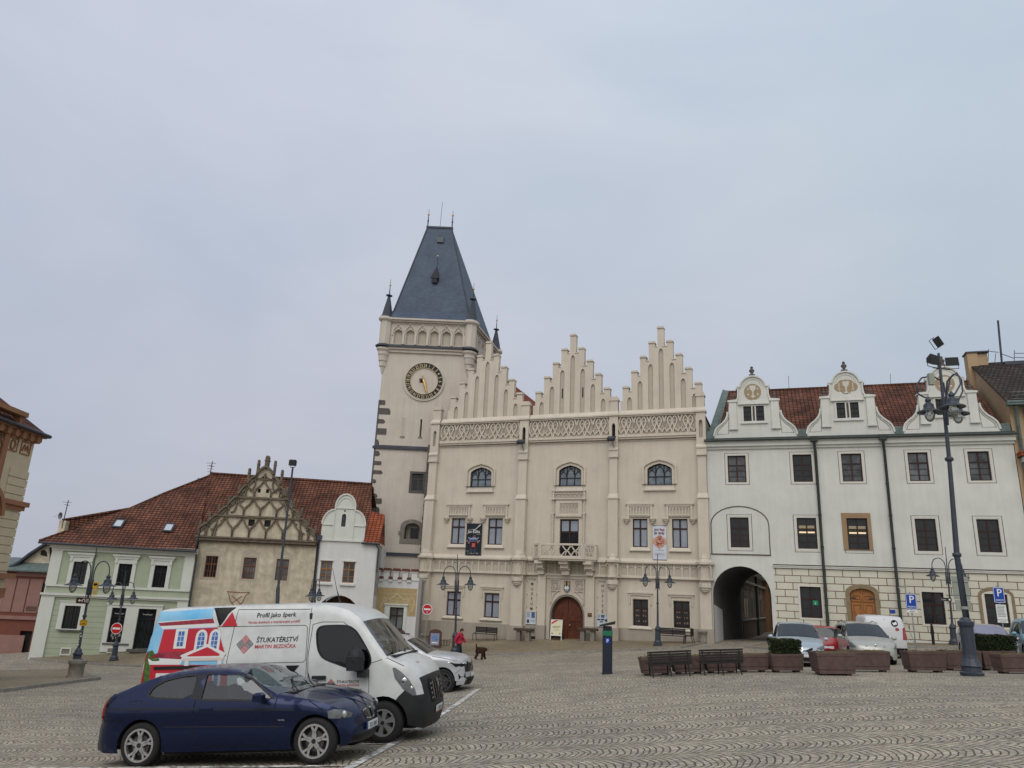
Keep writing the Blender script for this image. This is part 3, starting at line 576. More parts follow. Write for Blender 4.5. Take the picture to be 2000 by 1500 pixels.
# windows
for i, (a, c) in enumerate(win1):
    for z0, z1, up in ((6.3, 8.22, 1), (1.18, 2.86, 0)):
        gl = M['glassb'] if (up or i < 2) else M['glass']
        window(mus, rect(a, c, z0, z1), .14, M['brown'], M['glass'], .07, (.5,), (.66,), .10, gl=gl)
        b = MB()
        if up:
            e = .47; b.box(a - e, c + e, -.16, -.002, 9.18, 9.29); b.box(a - e + .1, c + e - .1, -.11, -.002, 9.08, 9.18)
            for s, x in ((-1, a - e + .1), (1, c + e - .1)):
                b.box(min(x, x - s * .16), max(x, x - s * .16), -.10, -.002, 8.25, 9.1); xx = x + s * .02; b.lathe([(.05, -.16), (.09, -.12), (.09, -.05), (.17, 0), (.17, .07), (.24, .1), (.24, .2)], (xx, -.10, 8.05), 8, 0, sm=False)
            b.box(a - .22, c + .22, -.16, -.002, 8.42, 8.52); b.box(a - .16, c + .16, -.10, -.002, 8.34, 8.42)
            n = 6; wd = (c - a + .24) / n; b.box(a - .12, c + .12, -.03, -.001, 8.52, 9.08, 1)
            for k in range(n + 1): x = a - .12 + wd * k; b.box(x - .03, x + .03, -.09, -.02, 8.52, 9.08)
            for k in range(n): x = a - .12 + wd * (k + .5); b.ribbon(arcpts(x, 8.86, wd * .36, .09, 0, 180, 4), .035, -.08, -.02); b.ribbon(arcpts(x, 8.99, .05, .05, -90, 270, 5)[:-1], .03, -.08, -.02, 0, True)
            b.box(a - .12, c + .12, -.09, -.02, 9.02, 9.08)
            b.add([(a - .2, -.16, z0 - .2), (c + .2, -.16, z0 - .2), (c + .08, .0, z0 + .0), (a - .08, .0, z0)], [(0, 1, 2, 3)]); b.box(a - .22, c + .22, -.17, -.002, z0 - .26, z0 - .2)
        else:
            e = .32; b.box(a - e, c + e, -.14, -.002, 3.25, 3.34); b.box(a - e + .08, c + e - .08, -.08, -.002, 3.12, 3.25)
            for x in (a - e + .06, c + e - .16): b.box(x, x + .10, -.07, -.002, 2.55, 3.14)
            b.box(a - .13, a - .02, -.05, -.002, z0 - .04, 3.0); b.box(c + .02, c + .13, -.05, -.002, z0 - .04, 3.0); b.box(a - .02, c + .02, -.05, -.002, 2.9, 3.0)
            b.add([(a - .26, -.14, z0 - .14), (c + .26, -.14, z0 - .14), (c + .1, .0, z0), (a - .1, .0, z0)], [(0, 1, 2, 3)]); b.box(a - .28, c + .28, -.15, -.002, z0 - .20, z0 - .14)
        b.build('window_moulding', [M['cream'], M['creamd']], mus)
for i, (a, c) in enumerate(win1[2:]):                # goods behind the two shop windows
    b = MB()
    for z in (1.42, 1.78, 2.12):
        for k in range(5): x = a + .16 + k * (c - a - .3) / 4.6; b.box(x, x + .06 + .05 * random.random(), .175, .19, z, z + .07 + .07 * random.random())
    b.build('shop_display', mat('pale_trinkets', (.25, .17, .13), .6, .5, 30), mus)
for i, (a, c) in enumerate(top):
    ol = seg(a, c, 10.53, 11.64, 12.06); o = window(mus, ol, .16, M['black'], M['glassw'], .07, (.33, .67), (.40,), .06)
    q = MB(); wd = (c - a) / 3
    for k in range(3): x = a + wd * (k + .5); zt = 11.72 if k == 1 else 11.5; q.ribbon([(x - wd * .42, zt - .28), (x - wd * .38, zt - .05), (x, zt + .12), (x + wd * .38, zt - .05), (x + wd * .42, zt - .28)], .05, .15, .2); q.ribbon(arcpts(x, zt + .2, .09, .09, -90, 270, 6)[:-1], .04, .15, .2, 0, True)
    q.build('tracery', M['black'], o)
    q = MB(); ou = seg(a - .34, c + .34, 10.6, 11.85, 12.42); q.slab(ou, [seg(a - .22, c + .22, 10.6, 11.77, 12.28)], -.13, -.002); q.slab(seg(a - .14, c + .14, 10.5, 11.70, 12.17), [ol], -.03, .16)
    q.add([(a - .2, -.14, 10.22), (c + .2, -.14, 10.22), (c + .08, 0, 10.53), (a - .08, 0, 10.53)], [(0, 1, 2, 3)]); q.box(a - .26, c + .26, -.16, -.002, 10.14, 10.22)
    for k in range(14): x = a - .14 + (c - a + .28) * k / 13; q.tube([(x - .02, -.125, 10.26), (x + .03, -.01, 10.52)], .018, 4)
    q.build('window_moulding', M['cream'], mus)
# balcony door, frame and relief over it
o = window(mus, rect(-.65, .75, 5.45, 8.18), .14, M['brown'], M['glass'], .08, (.5,), (.66,), .09, name='balcony_door', gl=M['glass']); q = MB(); [q.box(x0, x1, .165, .172, 7.34, 8.06) for x0, x1 in ((-.54, -.02), (.12, .64))]; q.build('upper_pane', M['glassb'], o)
b = MB()
for s, x in ((-1, -1.15), (1, 1.15)):
    b.tube([(x, -.12, 6.2), (x, -.12, 8.5)], .07, 8); [b.tube([(x, -.12, 6.3 + k * .22), (x, -.12, 6.38 + k * .22)], .09, 8) for k in range(10)]
    b.box(x - .12, x + .12, -.2, -.002, 8.5, 8.62); b.tube([(x, -.1, 8.62), (x, -.1, 9.6)], .05, 8); b.box(x - .14, x + .14, -.24, -.002, 9.55, 9.68); b.tube([(x, -.12, 9.68), (x, -.12, 10.1)], .08, 6); b.ball((x, -.12, 10.2), .13, 8)
b.box(-1.3, 1.3, -.16, -.002, 9.56, 9.64); b.box(-1.1, 1.1, -.03, -.001, 9.64, 10.1, 1); n = 7
for k in range(n): x = -.95 + k * .31; b.ribbon(arcpts(x, 9.72, .12, .2, 0, 180, 5), .035, -.09, -.02)
b.box(-1.1, 1.1, -.1, -.02, 9.98, 10.04)
b.box(-.95, .98, -.14, -.002, 8.34, 8.46); b.slab(rect(-.95, .98, 8.46, 9.5), [rect(-.66, .70, 8.56, 9.30)], -.09, -.002); b.box(-.66, .70, -.03, -.001, 8.56, 9.30, 1)
for k in range(6): x = -.66 + 1.36 * (k + .5) / 6; b.ribbon(arcpts(x, 9.0, .09, .12, 0, 180, 4), .035, -.08, -.02); b.ribbon(arcpts(x, 9.2, .06, .06, -90, 270, 5)[:-1], .03, -.08, -.02, 0, True); b.box(x - .13, x - .10, -.08, -.02, 8.56, 9.3)
b.build('balcony_door_surround', [M['cream'], M['creamd']], mus)
b = MB(); ft = [(-2.45, 0), (-2.45, -.55), (-1.75, -1.35), (1.5, -1.35), (2.2, -.55), (2.2, 0)]; b.prismz(ft, 5.33, 5.45); b.prismz([(x * .97, y * .95) for x, y in ft], 5.22, 5.33)
rl = [(-2.3, 0), (-2.3, -.5), (-1.68, -1.22), (1.43, -1.22), (2.05, -.5), (2.05, 0)]
b2 = MB()
for i in range(5):
    p, q = Vector(rl[i]), Vector(rl[i + 1]); d = q - p; Ln = d.length; ang = math.atan2(d.y, d.x); t = MB()
    t.box(-.02, Ln + .02, -.09, .09, .80, .93); t.box(0, Ln, -.06, .06, 0, .10)
    for s in (0, Ln): t.box(s - .12, s + .12, -.12, .12, 0, .80)
    k = max(1, round((Ln - .3) / 1.2)); wd = (Ln - .3) / k
    for j in range(k):
        c = .15 + wd * (j + .5); e = wd / 2
        for s in (-1, 1):
            X = lambda t_: c + s * t_ * e
            t.ribbon([(X(0), .1), (X(.25), .36), (X(.62), .52), (X(.9), .8)], .07, -.05, .05); t.ribbon([(X(.03), .8), (X(.3), .5), (X(.68), .34), (X(.97), .1)], .07, -.05, .05); t.ribbon([(X(0), .76), (X(.42), .44), (X(.6), .14)], .05, -.04, .04)
    cs, sn = math.cos(ang), math.sin(ang); b2.v += [(p.x + x * cs - y * sn, p.y + x * sn + y * cs, z + 5.45) for x, y, z in t.v]; o0 = len(b2.v) - len(t.v)
    b2.f += [tuple(o0 + i_ for i_ in f) for f in t.f]; b2.m += t.m; b2.s += t.s
bal = b.build('balcony', M['cream'], mus); b2.build('balustrade', M['cream'], bal)
b = MB()
for x0, x1 in ((-2.12, -1.55), (-.35, .30), (1.38, 1.98)): b.box(x0, x1, -1.1, -.05, 5.0, 5.22); b.box(x0 + .03, x1 - .03, -.85, -.05, 4.72, 5.0); b.box(x0 - .03, x1 + .03, -.65, -.05, 4.62, 4.72); b.box(x0 + .06, x1 - .06, -.5, -.05, 4.3, 4.62)
b.build('balcony_bracket', M['cream'], bal)
# portal
b = MB()
for x0, x1 in ((-2.1, -1.52), (1.37, 1.98)): b.box(x0, x1, -.24, -.002, .8, 4.24)
do2 = arch(-1.14, 1.14, -.35, 1.55, 2.86, 10, True); b.box(-1.5, 1.37, -.10, -.002, 4.05, 4.24)
for s in (-1, 1):                                   # blind tracery beside the arms
    cx = s * .88; b.slab(rect(cx - .34, cx + .34, 3.2, 4.02), [rect(cx - .28, cx + .28, 3.26, 3.96)], -.10, -.002)
    for a in range(4): t = PI / 4 + a * PI / 2; b.ribbon(arcpts(cx + .11 * math.cos(t), 3.61 + .11 * math.sin(t), .10, .10, math.degrees(t) - 120, math.degrees(t) + 120, 6), .04, -.08, -.002)
    b.ribbon(arcpts(cx, 3.61, .27, .30, 0, 360, 12)[:-1], .045, -.08, -.002, 0, True); b.ribbon([(cx - s * .2, 3.2), (cx + s * .05, 3.02), (cx + s * .2, 2.75), (cx + s * .3, 2.3)], .06, -.08, -.002); b.box(min(cx + s * .27, cx + s * .33), max(cx + s * .27, cx + s * .33), -.08, -.002, 2.3, 3.2)
b.build('portal', M['cream'], mus)
b = MB(); b.slab(door_o, [do2], .02, .5); b.build('stone_door_frame', M['stone'], mus)
dr = MB(); P, T = cdt(ccw(arch(-1.12, 1.12, -.3, 1.55, 2.85, 10, True))); dr.add([(p, .42, q) for p, q in P], T)
for s in (-1, 1):
    dr.slab(ccw([(s * .03, -.3), (s * 1.02, -.3), (s * 1.02, 1.6), (s * .85, 2.15), (s * .03, 2.7)]), [ccw([(s * .12, .55), (s * .9, .55), (s * .9, 1.25), (s * .12, 1.25)])], .36, .42)
    for k in range(7): x = s * (.16 + k * .125); dr.box(x - .008, x + .008, .35, .362, .0, 1.22)
    dr.ribbon(arcpts(s * .32, 1.35, .18, .38, 0, 180, 6), .05, .33, .37); dr.ribbon(arcpts(s * .74, 1.3, .18, .36, 0, 180, 6), .05, .33, .37)
    dr.ribbon([(s * .5, 1.62), (s * .68, 1.85), (s * .5, 2.1), (s * .32, 1.85)], .045, .33, .37, 0, True); dr.box(min(s * .1, s * .95), max(s * .1, s * .95), .34, .37, .02, .30)
dd = dr.build('door', M['wood'], mus); q = MB(); q.ball((.14, .30, .98), .05, 8); q.box(.06, .2, .3, .34, .92, .98); q.build('handle', M['gold'], dd)
b = MB(); sh = [(-.22, 3.9), (.20, 3.9), (.20, 3.3), (.10, 3.2), (-.01, 3.12), (-.12, 3.2), (-.22, 3.3)]
b.prism(sh, -.10, -.002, 0); b.box(-.17, .15, -.13, -.10, 3.36, 3.46, 1); b.prism([(-.14, 3.46), (.12, 3.46), (.1, 3.58), (-.12, 3.58)], -.125, -.10, 1); b.box(-.19, -.08, -.13, -.10, 3.62, 3.84, 2); b.box(.05, .16, -.13, -.10, 3.62, 3.84, 2); b.ribbon([(-.12, 3.25), (-.01, 3.34), (.1, 3.25)], .04, -.12, -.1, 1)
b.box(-.04, .02, -.14, -.1, 3.5, 3.86, 3)
b.build('coat_of_arms', [mat('blue_grey_enamel', (.13, .14, .2), .4), M['signwhite'], M['gold'], M['black']], mus)
for word, small, x in (('MUZEUM', 'HUSITSKÉ', -2.58), ('HUSITÉ', 'EXPOZICE', 2.52)):
    z = 3.52 if x < 0 else 3.56; q = MB()
    for k, ch in enumerate(word): put_text(q, ch, x, z - k * .335 + .02, .25, -.06, bold=.006)
    put_text(q, small, x, 3.90, .125, -.06, bold=.004); q.build('lettering', M['black'], mus)
    q = MB(); [q.ball((x + dx, -.04, zz), .03, 6) for dx in (-.36, .36) for zz in (3.78, 2.9, 2.05)]; q.build('fixing_studs', M['stone'], mus)
def board(x0, x1, z0, z1, label, items):
    t = thing('notice_board', label, 'notice board', FM.w((x0 + x1) / 2, -.08, z0), FM.yaw, 'notice boards beside the museum door'); h = (x1 - x0) / 2
    q = MB(); q.slab(rect(-h, h, 0, z1 - z0), [rect(-h + .03, h - .03, .03, z1 - z0 - .03)], -.05, .06); q.build('frame', M['greenw'], t); q = MB(); q.box(-h + .03, h - .03, -.02, .0, .03, z1 - z0 - .03)
    for a, c, e, f, mm in items: q.box(-h + a * 2 * h, -h + c * 2 * h, -.026, -.019, e * (z1 - z0), f * (z1 - z0), mm)
    q.build('sheet', [mat('pale_paper', (.50, .56, .64), .4, .05), M['iron'], mat('print_blue', (.06, .12, .25), .4), mat('print_grey', (.32, .36, .40), .4), mat('print_green', (.10, .16, .10), .4, .4)], t); return t
board(-2.95, -2.2, .90, 1.75, 'pale notice board with dark blue poster, left of the museum door', [(.55, .88, .5, .94, 2), (.12, .34, .1, .36, 1), (.5, .92, .3, .34, 3), (.5, .86, .22, .26, 3), (.1, .4, .55, .9, 3)])
board(2.15, 2.92, 1.0, 1.80, 'pale notice board with small dark photographs, right of the museum door', [(.38, .68, .72, .95, 2), (.05, .3, .5, .62, 1), (.36, .66, .5, .64, 1), (.28, .55, .33, .45, 4), (.72, .95, .42, .6, 1), (.06, .3, .72, .94, 3)])
b = MB(); b.rbox(1.54, 1.84, -.27, -.242, 1.60, 1.84, .01); put_text(b, 'MUZEUM', 1.69, 1.72, .07, -.275, 1); b.build('brass_plaque', [mat('bronze', (.11, .075, .05), .4, metal=.4), M['gold']], mus)
b = MB(); b.box(-2.62, -2.3, -.16, -.072, .42, .72); b.build('metal_box', M['pole'], mus); b = MB(); b.box(-2.75, -2.2, -.10, -.072, -.15, .12); b.build('cellar_opening', M['dark'], mus)
# two hanging banners
def banner(x0, x1, z0, z1, label, draw, mats):
    t = thing('banner', label, 'banner', FM.w((x0 + x1) / 2, -.12, z0), FM.yaw); q = MB(); h = (x1 - x0) / 2; n = 10; H = z1 - z0
    for i in range(n): 
        a, c = -h + 2 * h * i / n, -h + 2 * h * (i + 1) / n; f = lambda x: -.02 * math.cos(x * 5)
        q.add([(a, f(a), 0), (c, f(c), 0), (c, f(c), H), (a, f(a), H)], [(0, 1, 2, 3)], 0, True)
    draw(q, h, H); q.build('fabric', mats, t); q = MB()
    for sx in (-1, 1):
        for z, dz in ((0, -.12), (H, .14)): q.tube([(sx * h, 0, z), (sx * (h + .1), .08, z + dz)], .012, 4)
        q.tube([(-h, -.01, H * (sx > 0)), (h, -.01, H * (sx > 0))], .018, 5)
    q.build('tie', M['iron'], t)
def dr1(q, h, H):
    y = -.045; put_text(q, 'Jan Žižka', 0, H * .70, .31, y, 1, bold=.01, sx=.86); put_text(q, 'HUSITSKÉ MUZEUM', -.15, H * .80, .065, y, 1); put_text(q, '1360–1424', .38, H * .645, .075, y, 1)
    q.tube([(-.1, y, H * .74), (.3, y, H * .88), (.52, y, H * .96)], [.02, .03, .05], 6, 1)                      # mace over an armoured rider
    q.ball((.05, y, H * .56), .12, 10, 4, (1, .15, 1.1)); q.ball((.05, y - .01, H * .60), .13, 10, 3, (1, .15, .6))
    for s in (-1, 1): q.tube([(0, y, H * .50), (s * .28, y, H * .49), (s * .42, y, H * .55)], [.14, .10, .05], 6, 2)
    q.prism([(-.40, H * .42), (.42, H * .42), (.30, H * .50), (-.28, H * .50)], y - .01, y, 2)
    q.prism([(-.16, H * .22), (.2, H * .22), (.26, H * .40), (-.2, H * .40)], y - .005, y, 5); q.prism([(-.09, H * .24), (0.02, H * .26), (.13, H * .24), (.15, H * .37), (-.09, H * .37)], y - .012, y - .004, 6)
    for x in (-.14, .16): q.ribbon(arcpts(x, H * .15, .09, .09, 0, 330, 10), .014, y - .003, y, 2)
    for x, z in ((-.5, .44), (-.36, .38), (.46, .44), (.36, .4)): q.ball((x, y, H * z), .07, 6, 4, (1, .15, 1))
    put_text(q, '31. 3. 2024 – 30. 3. 2025', 0, H * .04, .095, y, 1, sx=.9); put_text(q, 'TÁBOR', -.42, H * .11, .07, y, 1)
def dr2(q, h, H):
    y = -.045; 
    for wrd, z, cs in (('jan hus', .855, 'krk krr'), ('je tady', .755, 'kk rkrk')):
        x = -.34
        for ch, cc in zip(wrd, cs):
            if ch != ' ': put_text(q, ch, x, H * z, .25, y, 2 if cc == 'r' else 1, 'LEFT', .02)
            x += .055 if ch in 'j' else (.08 if ch in ' t' else .115)
    q.prism([(-.45, H * .48), (0, H * .30), (.45, H * .48), (.45, H * .60), (0, H * .74), (-.45, H * .60)], y + .02, y + .028, 3)
    random.seed(3)
    for k in range(60):
        a = random.random() * 2 * PI; r = .3 * math.sqrt(random.random()); x, z = .02 + r * math.cos(a) * .9, H * .53 + r * math.sin(a) * 1.25; q.ribbon([(x - .05, z), (x, z + .03 * random.uniform(-1, 1)), (x + .05, z + .02)], .02, y + .008, y + .016, 2 if k % 3 else 4)
    put_text(q, '6. 7. – 30. 9. 2025', 0, H * .265, .075, y, 1); q.box(-.35, .35, y, y + .006, H * .19, H * .197, 5); q.box(-.38, .36, y, y + .006, H * .155, H * .162, 5); put_text(q, 'husitské muzeum', .05, H * .10, .06, y, 5)
banner(-7.88, -6.62, 5.52, 7.80, 'black banner with white lettering and an armoured rider between two museum windows', dr1, [mat('banner_black', (.016, .022, .03), .7, .3, 3), M['signwhite'], mat('armour_blue', (.22, .26, .42), .6, .5, 8), mat('cap_brown', (.10, .06, .04), .7), mat('banner_skin', (.38, .25, .2), .7), mat('banner_wine', (.12, .012, .02), .7), mat('banner_salmon', (.50, .12, .12), .7)])
banner(6.0, 6.92, 5.48, 7.74, 'white banner with black and red words above a salmon hexagon', dr2, [mat('banner_white', (.56, .60, .68), .7, .06, 2), M['black'], mat('banner_red', (.42, .05, .06), .7), mat('hexagon_salmon', (.55, .33, .24), .7, .1, 4), mat('etching_brown', (.2, .09, .06), .7), M['pole']])

# ------------------------------------------------------------------ CLOCK TOWER
TO = at_y(733, 864, 58.5); tw = thing('clock_tower', 'tall square clock tower with steep slate roof beside the cream museum', 'tower', TO, 0)
W_ = 7.2
hw1 = rect(3.2, 4.1, -3.75, -2.4); hw2 = arch(2.95, 4.15, -7.55, -6.75, -6.3, 8); hol = [rect(3.50, 3.66, .62, 2.08), hw1, hw2, rect(3.14, 3.54, 5.17, 5.56)]
b = MB(); b.slab(rect(0, W_, -9.2, 8.0), hol, 0, .5); b.box(0, .5, .5, W_, -15, 8); b.box(W_ - .5, W_, .5, W_, -15, 8); b.box(0, W_, W_ - .5, W_, -15, 8); b.box(0, W_, 0, .5, -15, -9.2); b.box(.5, W_ - .5, 1.4, 2, -9.5, 7)
b.build('wall', M['tower'], tw)
b = MB(); z = 3.55
while z > -8.6:                                       # uneven dark corner stones
    h = random.uniform(.3, .52); L_ = random.choice((.28, .45, .55, .62, .9)) * random.uniform(.8, 1.1)
    if abs(z + .4) > .25: b.prism([(-.04, z - h), (L_, z - h), (L_ + .02, z - h * .45), (L_ - .12 * random.random(), z), (-.04, z)] if random.random() < .5 else [(-.04, z - h), (L_ - .1, z - h), (L_, z - h * .6), (L_ - .14, z - .02), (-.04, z)], -.035, .25)
    z -= h + random.choice((.05, .28, .42)); b.box(-.045, .07, -.02, .3, z, z + .6)
b.build('quoins', M['quoin'], tw)
b = MB(); b.prismz([(-.14, 8), (-.14, -.14), (W_ + .14, -.14), (W_ + .14, 8)][::1], -.5, -.33); b.add([(-.14, -.14, -.33), (W_ + .14, -.14, -.33), (W_, 0, -.18), (0, 0, -.18)], [(0, 1, 2, 3)]); b.build('string_moulding', M['lead'], tw)
b = MB(); b.box(-.06, W_ + .1, -.14, .1, -8.85, -8.62); b.build('lower_moulding', M['lead'], tw)
b = MB(); e = .32
for z0, z1, ee in ((7.72, 7.95, .16), (7.95, 8.12, .30), (10.42, 10.55, .26), (10.55, 10.7, .42)): b.box(-ee, W_ + ee, -ee, W_ + ee, z0, z1)
b.build('cornice', M['tower'], tw)
b = MB(); b.box(-.42, W_ + .42, -.42, W_ + .42, 8.12, 8.2); 
for a, c in ((0, 0), (W_, 0), (0, W_), (W_, W_)): b.lathe([(.70, 8.12), (.72, 8.2), (.52, 8.36)], (a, c, 0), 12, 0)
b.add([(-.42, -.42, 8.2), (W_ + .42, -.42, 8.2), (W_ + .42, W_ + .42, 8.2), (-.42, W_ + .42, 8.2), (-.02, -.02, 8.45), (W_ + .02, -.02, 8.45), (W_ + .02, W_ + .02, 8.45), (-.02, W_ + .02, 8.45)], [(0, 1, 5, 4), (1, 2, 6, 5), (2, 3, 7, 6), (3, 0, 4, 7)]); b.build('gallery_flashing', M['lead'], tw)
# gallery storey: blind arches on two visible faces
ar = [arch(.56 + k * 1.02 + .15, .56 + k * 1.02 + .85, 8.5, 9.5, 9.76, 8) for k in range(6)]
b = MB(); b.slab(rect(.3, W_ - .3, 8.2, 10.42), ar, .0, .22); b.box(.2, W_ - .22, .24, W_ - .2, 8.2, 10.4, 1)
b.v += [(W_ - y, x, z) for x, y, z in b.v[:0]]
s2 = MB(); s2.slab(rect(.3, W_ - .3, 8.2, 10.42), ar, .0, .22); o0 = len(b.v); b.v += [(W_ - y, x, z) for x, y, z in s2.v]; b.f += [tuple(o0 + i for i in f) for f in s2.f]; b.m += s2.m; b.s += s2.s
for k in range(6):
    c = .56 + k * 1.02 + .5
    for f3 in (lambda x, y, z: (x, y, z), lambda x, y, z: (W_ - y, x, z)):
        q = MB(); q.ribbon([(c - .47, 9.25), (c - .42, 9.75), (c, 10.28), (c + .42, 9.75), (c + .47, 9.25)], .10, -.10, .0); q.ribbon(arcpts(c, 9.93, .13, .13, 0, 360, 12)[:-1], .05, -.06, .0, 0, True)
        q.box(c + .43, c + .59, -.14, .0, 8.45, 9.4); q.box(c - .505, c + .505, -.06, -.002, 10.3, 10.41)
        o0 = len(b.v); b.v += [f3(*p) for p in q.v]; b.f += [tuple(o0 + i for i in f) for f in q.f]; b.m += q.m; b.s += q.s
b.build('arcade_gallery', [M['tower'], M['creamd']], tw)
for a, c in ((0, 0), (W_, 0), (W_, W_), (0, W_)):
    b = MB(); b.lathe([(.03, 5.75), (.12, 6.0), (.20, 6.4), (.28, 6.45), (.28, 6.6), (.30, 6.85), (.37, 6.92), (.37, 7.05), (.40, 7.35), (.46, 7.45), (.46, 7.7), (.58, 7.85), (.60, 8.0)], (a, c, 0), 12, 0, sm=False)
    b.lathe([(.47, 8.2), (.47, 10.45)], (a, c, 0), 8, 0, sm=False, ph=PI / 8); b.lathe([(.49, 10.42), (.64, 10.5), (.66, 10.68), (.55, 10.78)], (a, c, 0), 12, 0)
    tu = b.build('corner_turret', M['tower'], tw)
    b = MB(); b.lathe([(.60, 10.72), (.45, 10.95), (.36, 11.45), (.13, 12.6), (.09, 12.75), (.27, 12.8), (.27, 12.86), (.06, 12.95)], (a, c, 0), 8, 0, sm=False); b.build('turret_roof', M['lead'], tu)
    b = MB(); b.tube([(a, c, 12.9), (a, c, 14.35)], [.05, .012], 6); b.build('finial', M['iron'], tu); b = MB(); b.ball((a, c, 13.8), .09, 8); b.build('gilded_ball', M['gold'], tu)
b = MB(); e = .30; z0 = 10.72; zr = 21.4; ra, rb_ = 1.34, 3.62; ym = W_ / 2
E4 = [(-e, -e, z0), (W_ + e, -e, z0), (W_ + e, W_ + e, z0), (-e, W_ + e, z0)]; K4 = [(.35, .35, z0 + .85), (W_ - .35, .35, z0 + .85), (W_ - .35, W_ - .35, z0 + .85), (.35, W_ - .35, z0 + .85)]; R2 = [(ra, ym, zr), (rb_, ym, zr)]
b.add(E4 + K4 + R2, [(0, 1, 5, 4), (4, 5, 9, 8), (2, 3, 7, 6), (6, 7, 8, 9)]); b.add(E4 + K4 + R2, [(1, 2, 6, 5), (5, 6, 9), (3, 0, 4, 7), (7, 4, 8)], 1)
rf = b.build('slate_roof', [M['slate'], M['slates']], tw)
b = MB(); b.box(ra - .1, rb_ + .1, ym - .1, ym + .1, zr - .08, zr + .1)
for x in (ra, rb_): b.tube([(x, ym, zr), (x, ym, zr + .8), (x, ym, zr + 1.9)], [.06, .05, .012], 6); b.ball((x, ym, zr + .65), .09, 8)
b.tube([(ra + 1.15, ym, zr), (ra + 1.2, ym, zr + 2.7)], .018, 5); b.tube([(-e, -e, z0), (.35, .35, z0 + .85), (ra, ym, zr)], .07, 5); b.tube([(W_ + e, -e, z0), (W_ - .35, .35, z0 + .85), (rb_, ym, zr)], .07, 5); b.build('ridge_and_spikes', M['lead'], rf)
b = MB(); [b.ball((x, ym, zr + 1.35), .11, 8) for x in (ra, rb_)]; b.build('gilded_ball', M['gold'], rf)
def rz(y): return z0 + .85 + (y - .35) * (zr - z0 - .85) / (ym - .35)      # height of the front slope
b = MB(); yb = 1.45; zb = rz(yb); x = 3.3; b.add([(x - .22, yb - .30, zb - .15), (x + .22, yb - .30, zb - .15), (x + .22, yb + .4, zb - .15), (x - .22, yb + .4, zb - .15), (x - .20, yb - .25, zb + .35), (x + .20, yb - .25, zb + .35), (x, yb + .15, zb + 1.7), (x - .36, yb - .3, zb + .28), (x + .36, yb - .3, zb + .28), (x + .20, yb + .4, zb + .35), (x - .2, yb + .4, zb + .35)], [(0, 1, 5, 4), (7, 8, 6), (1, 2, 9, 5), (0, 4, 10, 3), (8, 9, 6), (7, 6, 10)]); b.tube([(x, yb + .1, zb + 1.6), (x, yb + .1, zb + 2.6)], .02, 5); b.build('dormer', mat('dark_copper', (.016, .012, .018), .6, .2, 3), rf)
b = MB(); b.ball((x, yb + .1, zb + 2.6), .08, 8); b.build('dormer_ball', M['gold'], rf)
b = MB(); ys = ym - .30; zs = rz(ys); ys = 3.05; zs = rz(ys); b.box(2.6, 3.2, ys - .22, ys + .25, zs - .2, zs + .30); b.build('roof_hatch', mat('hatch_zinc', (.10, .12, .14), .5), rf)
# clock
cx, cz = 3.58, 5.33
ck = MB()
def ring(q, r0, r1, y0, y1, m=0, n=48):
    o = arcpts(cx, cz, r1, r1, 0, 360, n)[:-1]; i = arcpts(cx, cz, r0, r0, 0, 360, n)[:-1]; q.slab(o, [i], y0, y1, m)
ring(ck, 1.58, 1.72, -.10, 0); ring(ck, 1.56, 1.60, -.12, -.02); ck = ck.build('clock_rim', M['tower'], tw)
q = MB(); ring(q, 1.14, 1.57, -.05, -.002); q.build('hour_ring', M['black'], ck); q = MB(); ring(q, 1.545, 1.575, -.08, -.04); ring(q, 1.12, 1.15, -.08, -.002)
for h in range(1, 25):
    a = -h * 2 * PI / 24; r = 1.215; put_text(q, str(h), cx - math.sin(a) * r, cz + math.cos(a) * r, .40, -.062, rot=a, sx=.72, bold=.012)
q.build('hour_numerals', mat('pale_gilding', (.56, .46, .27), .4, .08), ck)
q = MB(); a = (cx + .30, cz - .92); q.tube([(cx - .06, -.14, cz + .10), (cx + .05, -.14, cz - .12), (a[0], -.14, a[1])], [.06, .10, .06], 6); q.tube([(cx - .12, -.14, cz + .40), (cx - .02, -.14, cz + .05)], [.012, .03], 5); q.ball((cx - .13, -.14, cz + .42), .075, 8); q.ball((a[0] + .05, -.14, a[1] - .06), .06, 8); q.tube([(cx, -.14, cz), (cx, .02, cz)], .04, 6); q.build('clock_hand', M['gold'], ck)
q = MB(); q.box(3.14, 3.54, .3, .34, 5.1, 5.6); q.box(3.4, 3.75, .2, .24, .5, 2.2); q.build('dark_opening', M['black'], tw)
q = MB(); q.slab(rect(1.98, 2.34, .45, 2.2), [rect(2.06, 2.27, .62, 2.1)], -.03, -.002); q.box(2.06, 2.27, -.01, -.001, .62, 2.1, 1); q.box(1.98, 2.34, -.06, -.002, .5, .6, 2); q.box(3.42, 3.74, -.04, -.002, .5, .62, 2); q.build('blind_slit', [M['tower'], M['creamd'], M['stone']], tw)
window(tw, hw1, .22, M['quoin'], M['glass'], .05, (.5,), (.7,), .06)
q = MB(); q.slab(rect(3.02, 4.28, -3.95, -2.22), [hw1], -.03, .2); q.build('window_stones', M['quoin'], tw)
o = window(tw, rect(3.25, 3.92, -7.48, -6.66), .40, M['black'], M['glass'], .04, (.25, .5, .75), (.2, .4, .6, .8), .035, name='grated_window')
q = MB(); ou = arch(2.62, 4.42, -7.9, -6.6, -6.02, 10); q.slab(ou, [hw2], -.05, .35); P, T = cdt(ccw(hw2), [rect(3.25, 3.92, -7.48, -6.66)]); q.add([(a, .40, c) for a, c in P], T); q.box(2.5, 2.75, -.06, 0, -7.25, -6.95); q.build('window_stones', M['stone'], tw)

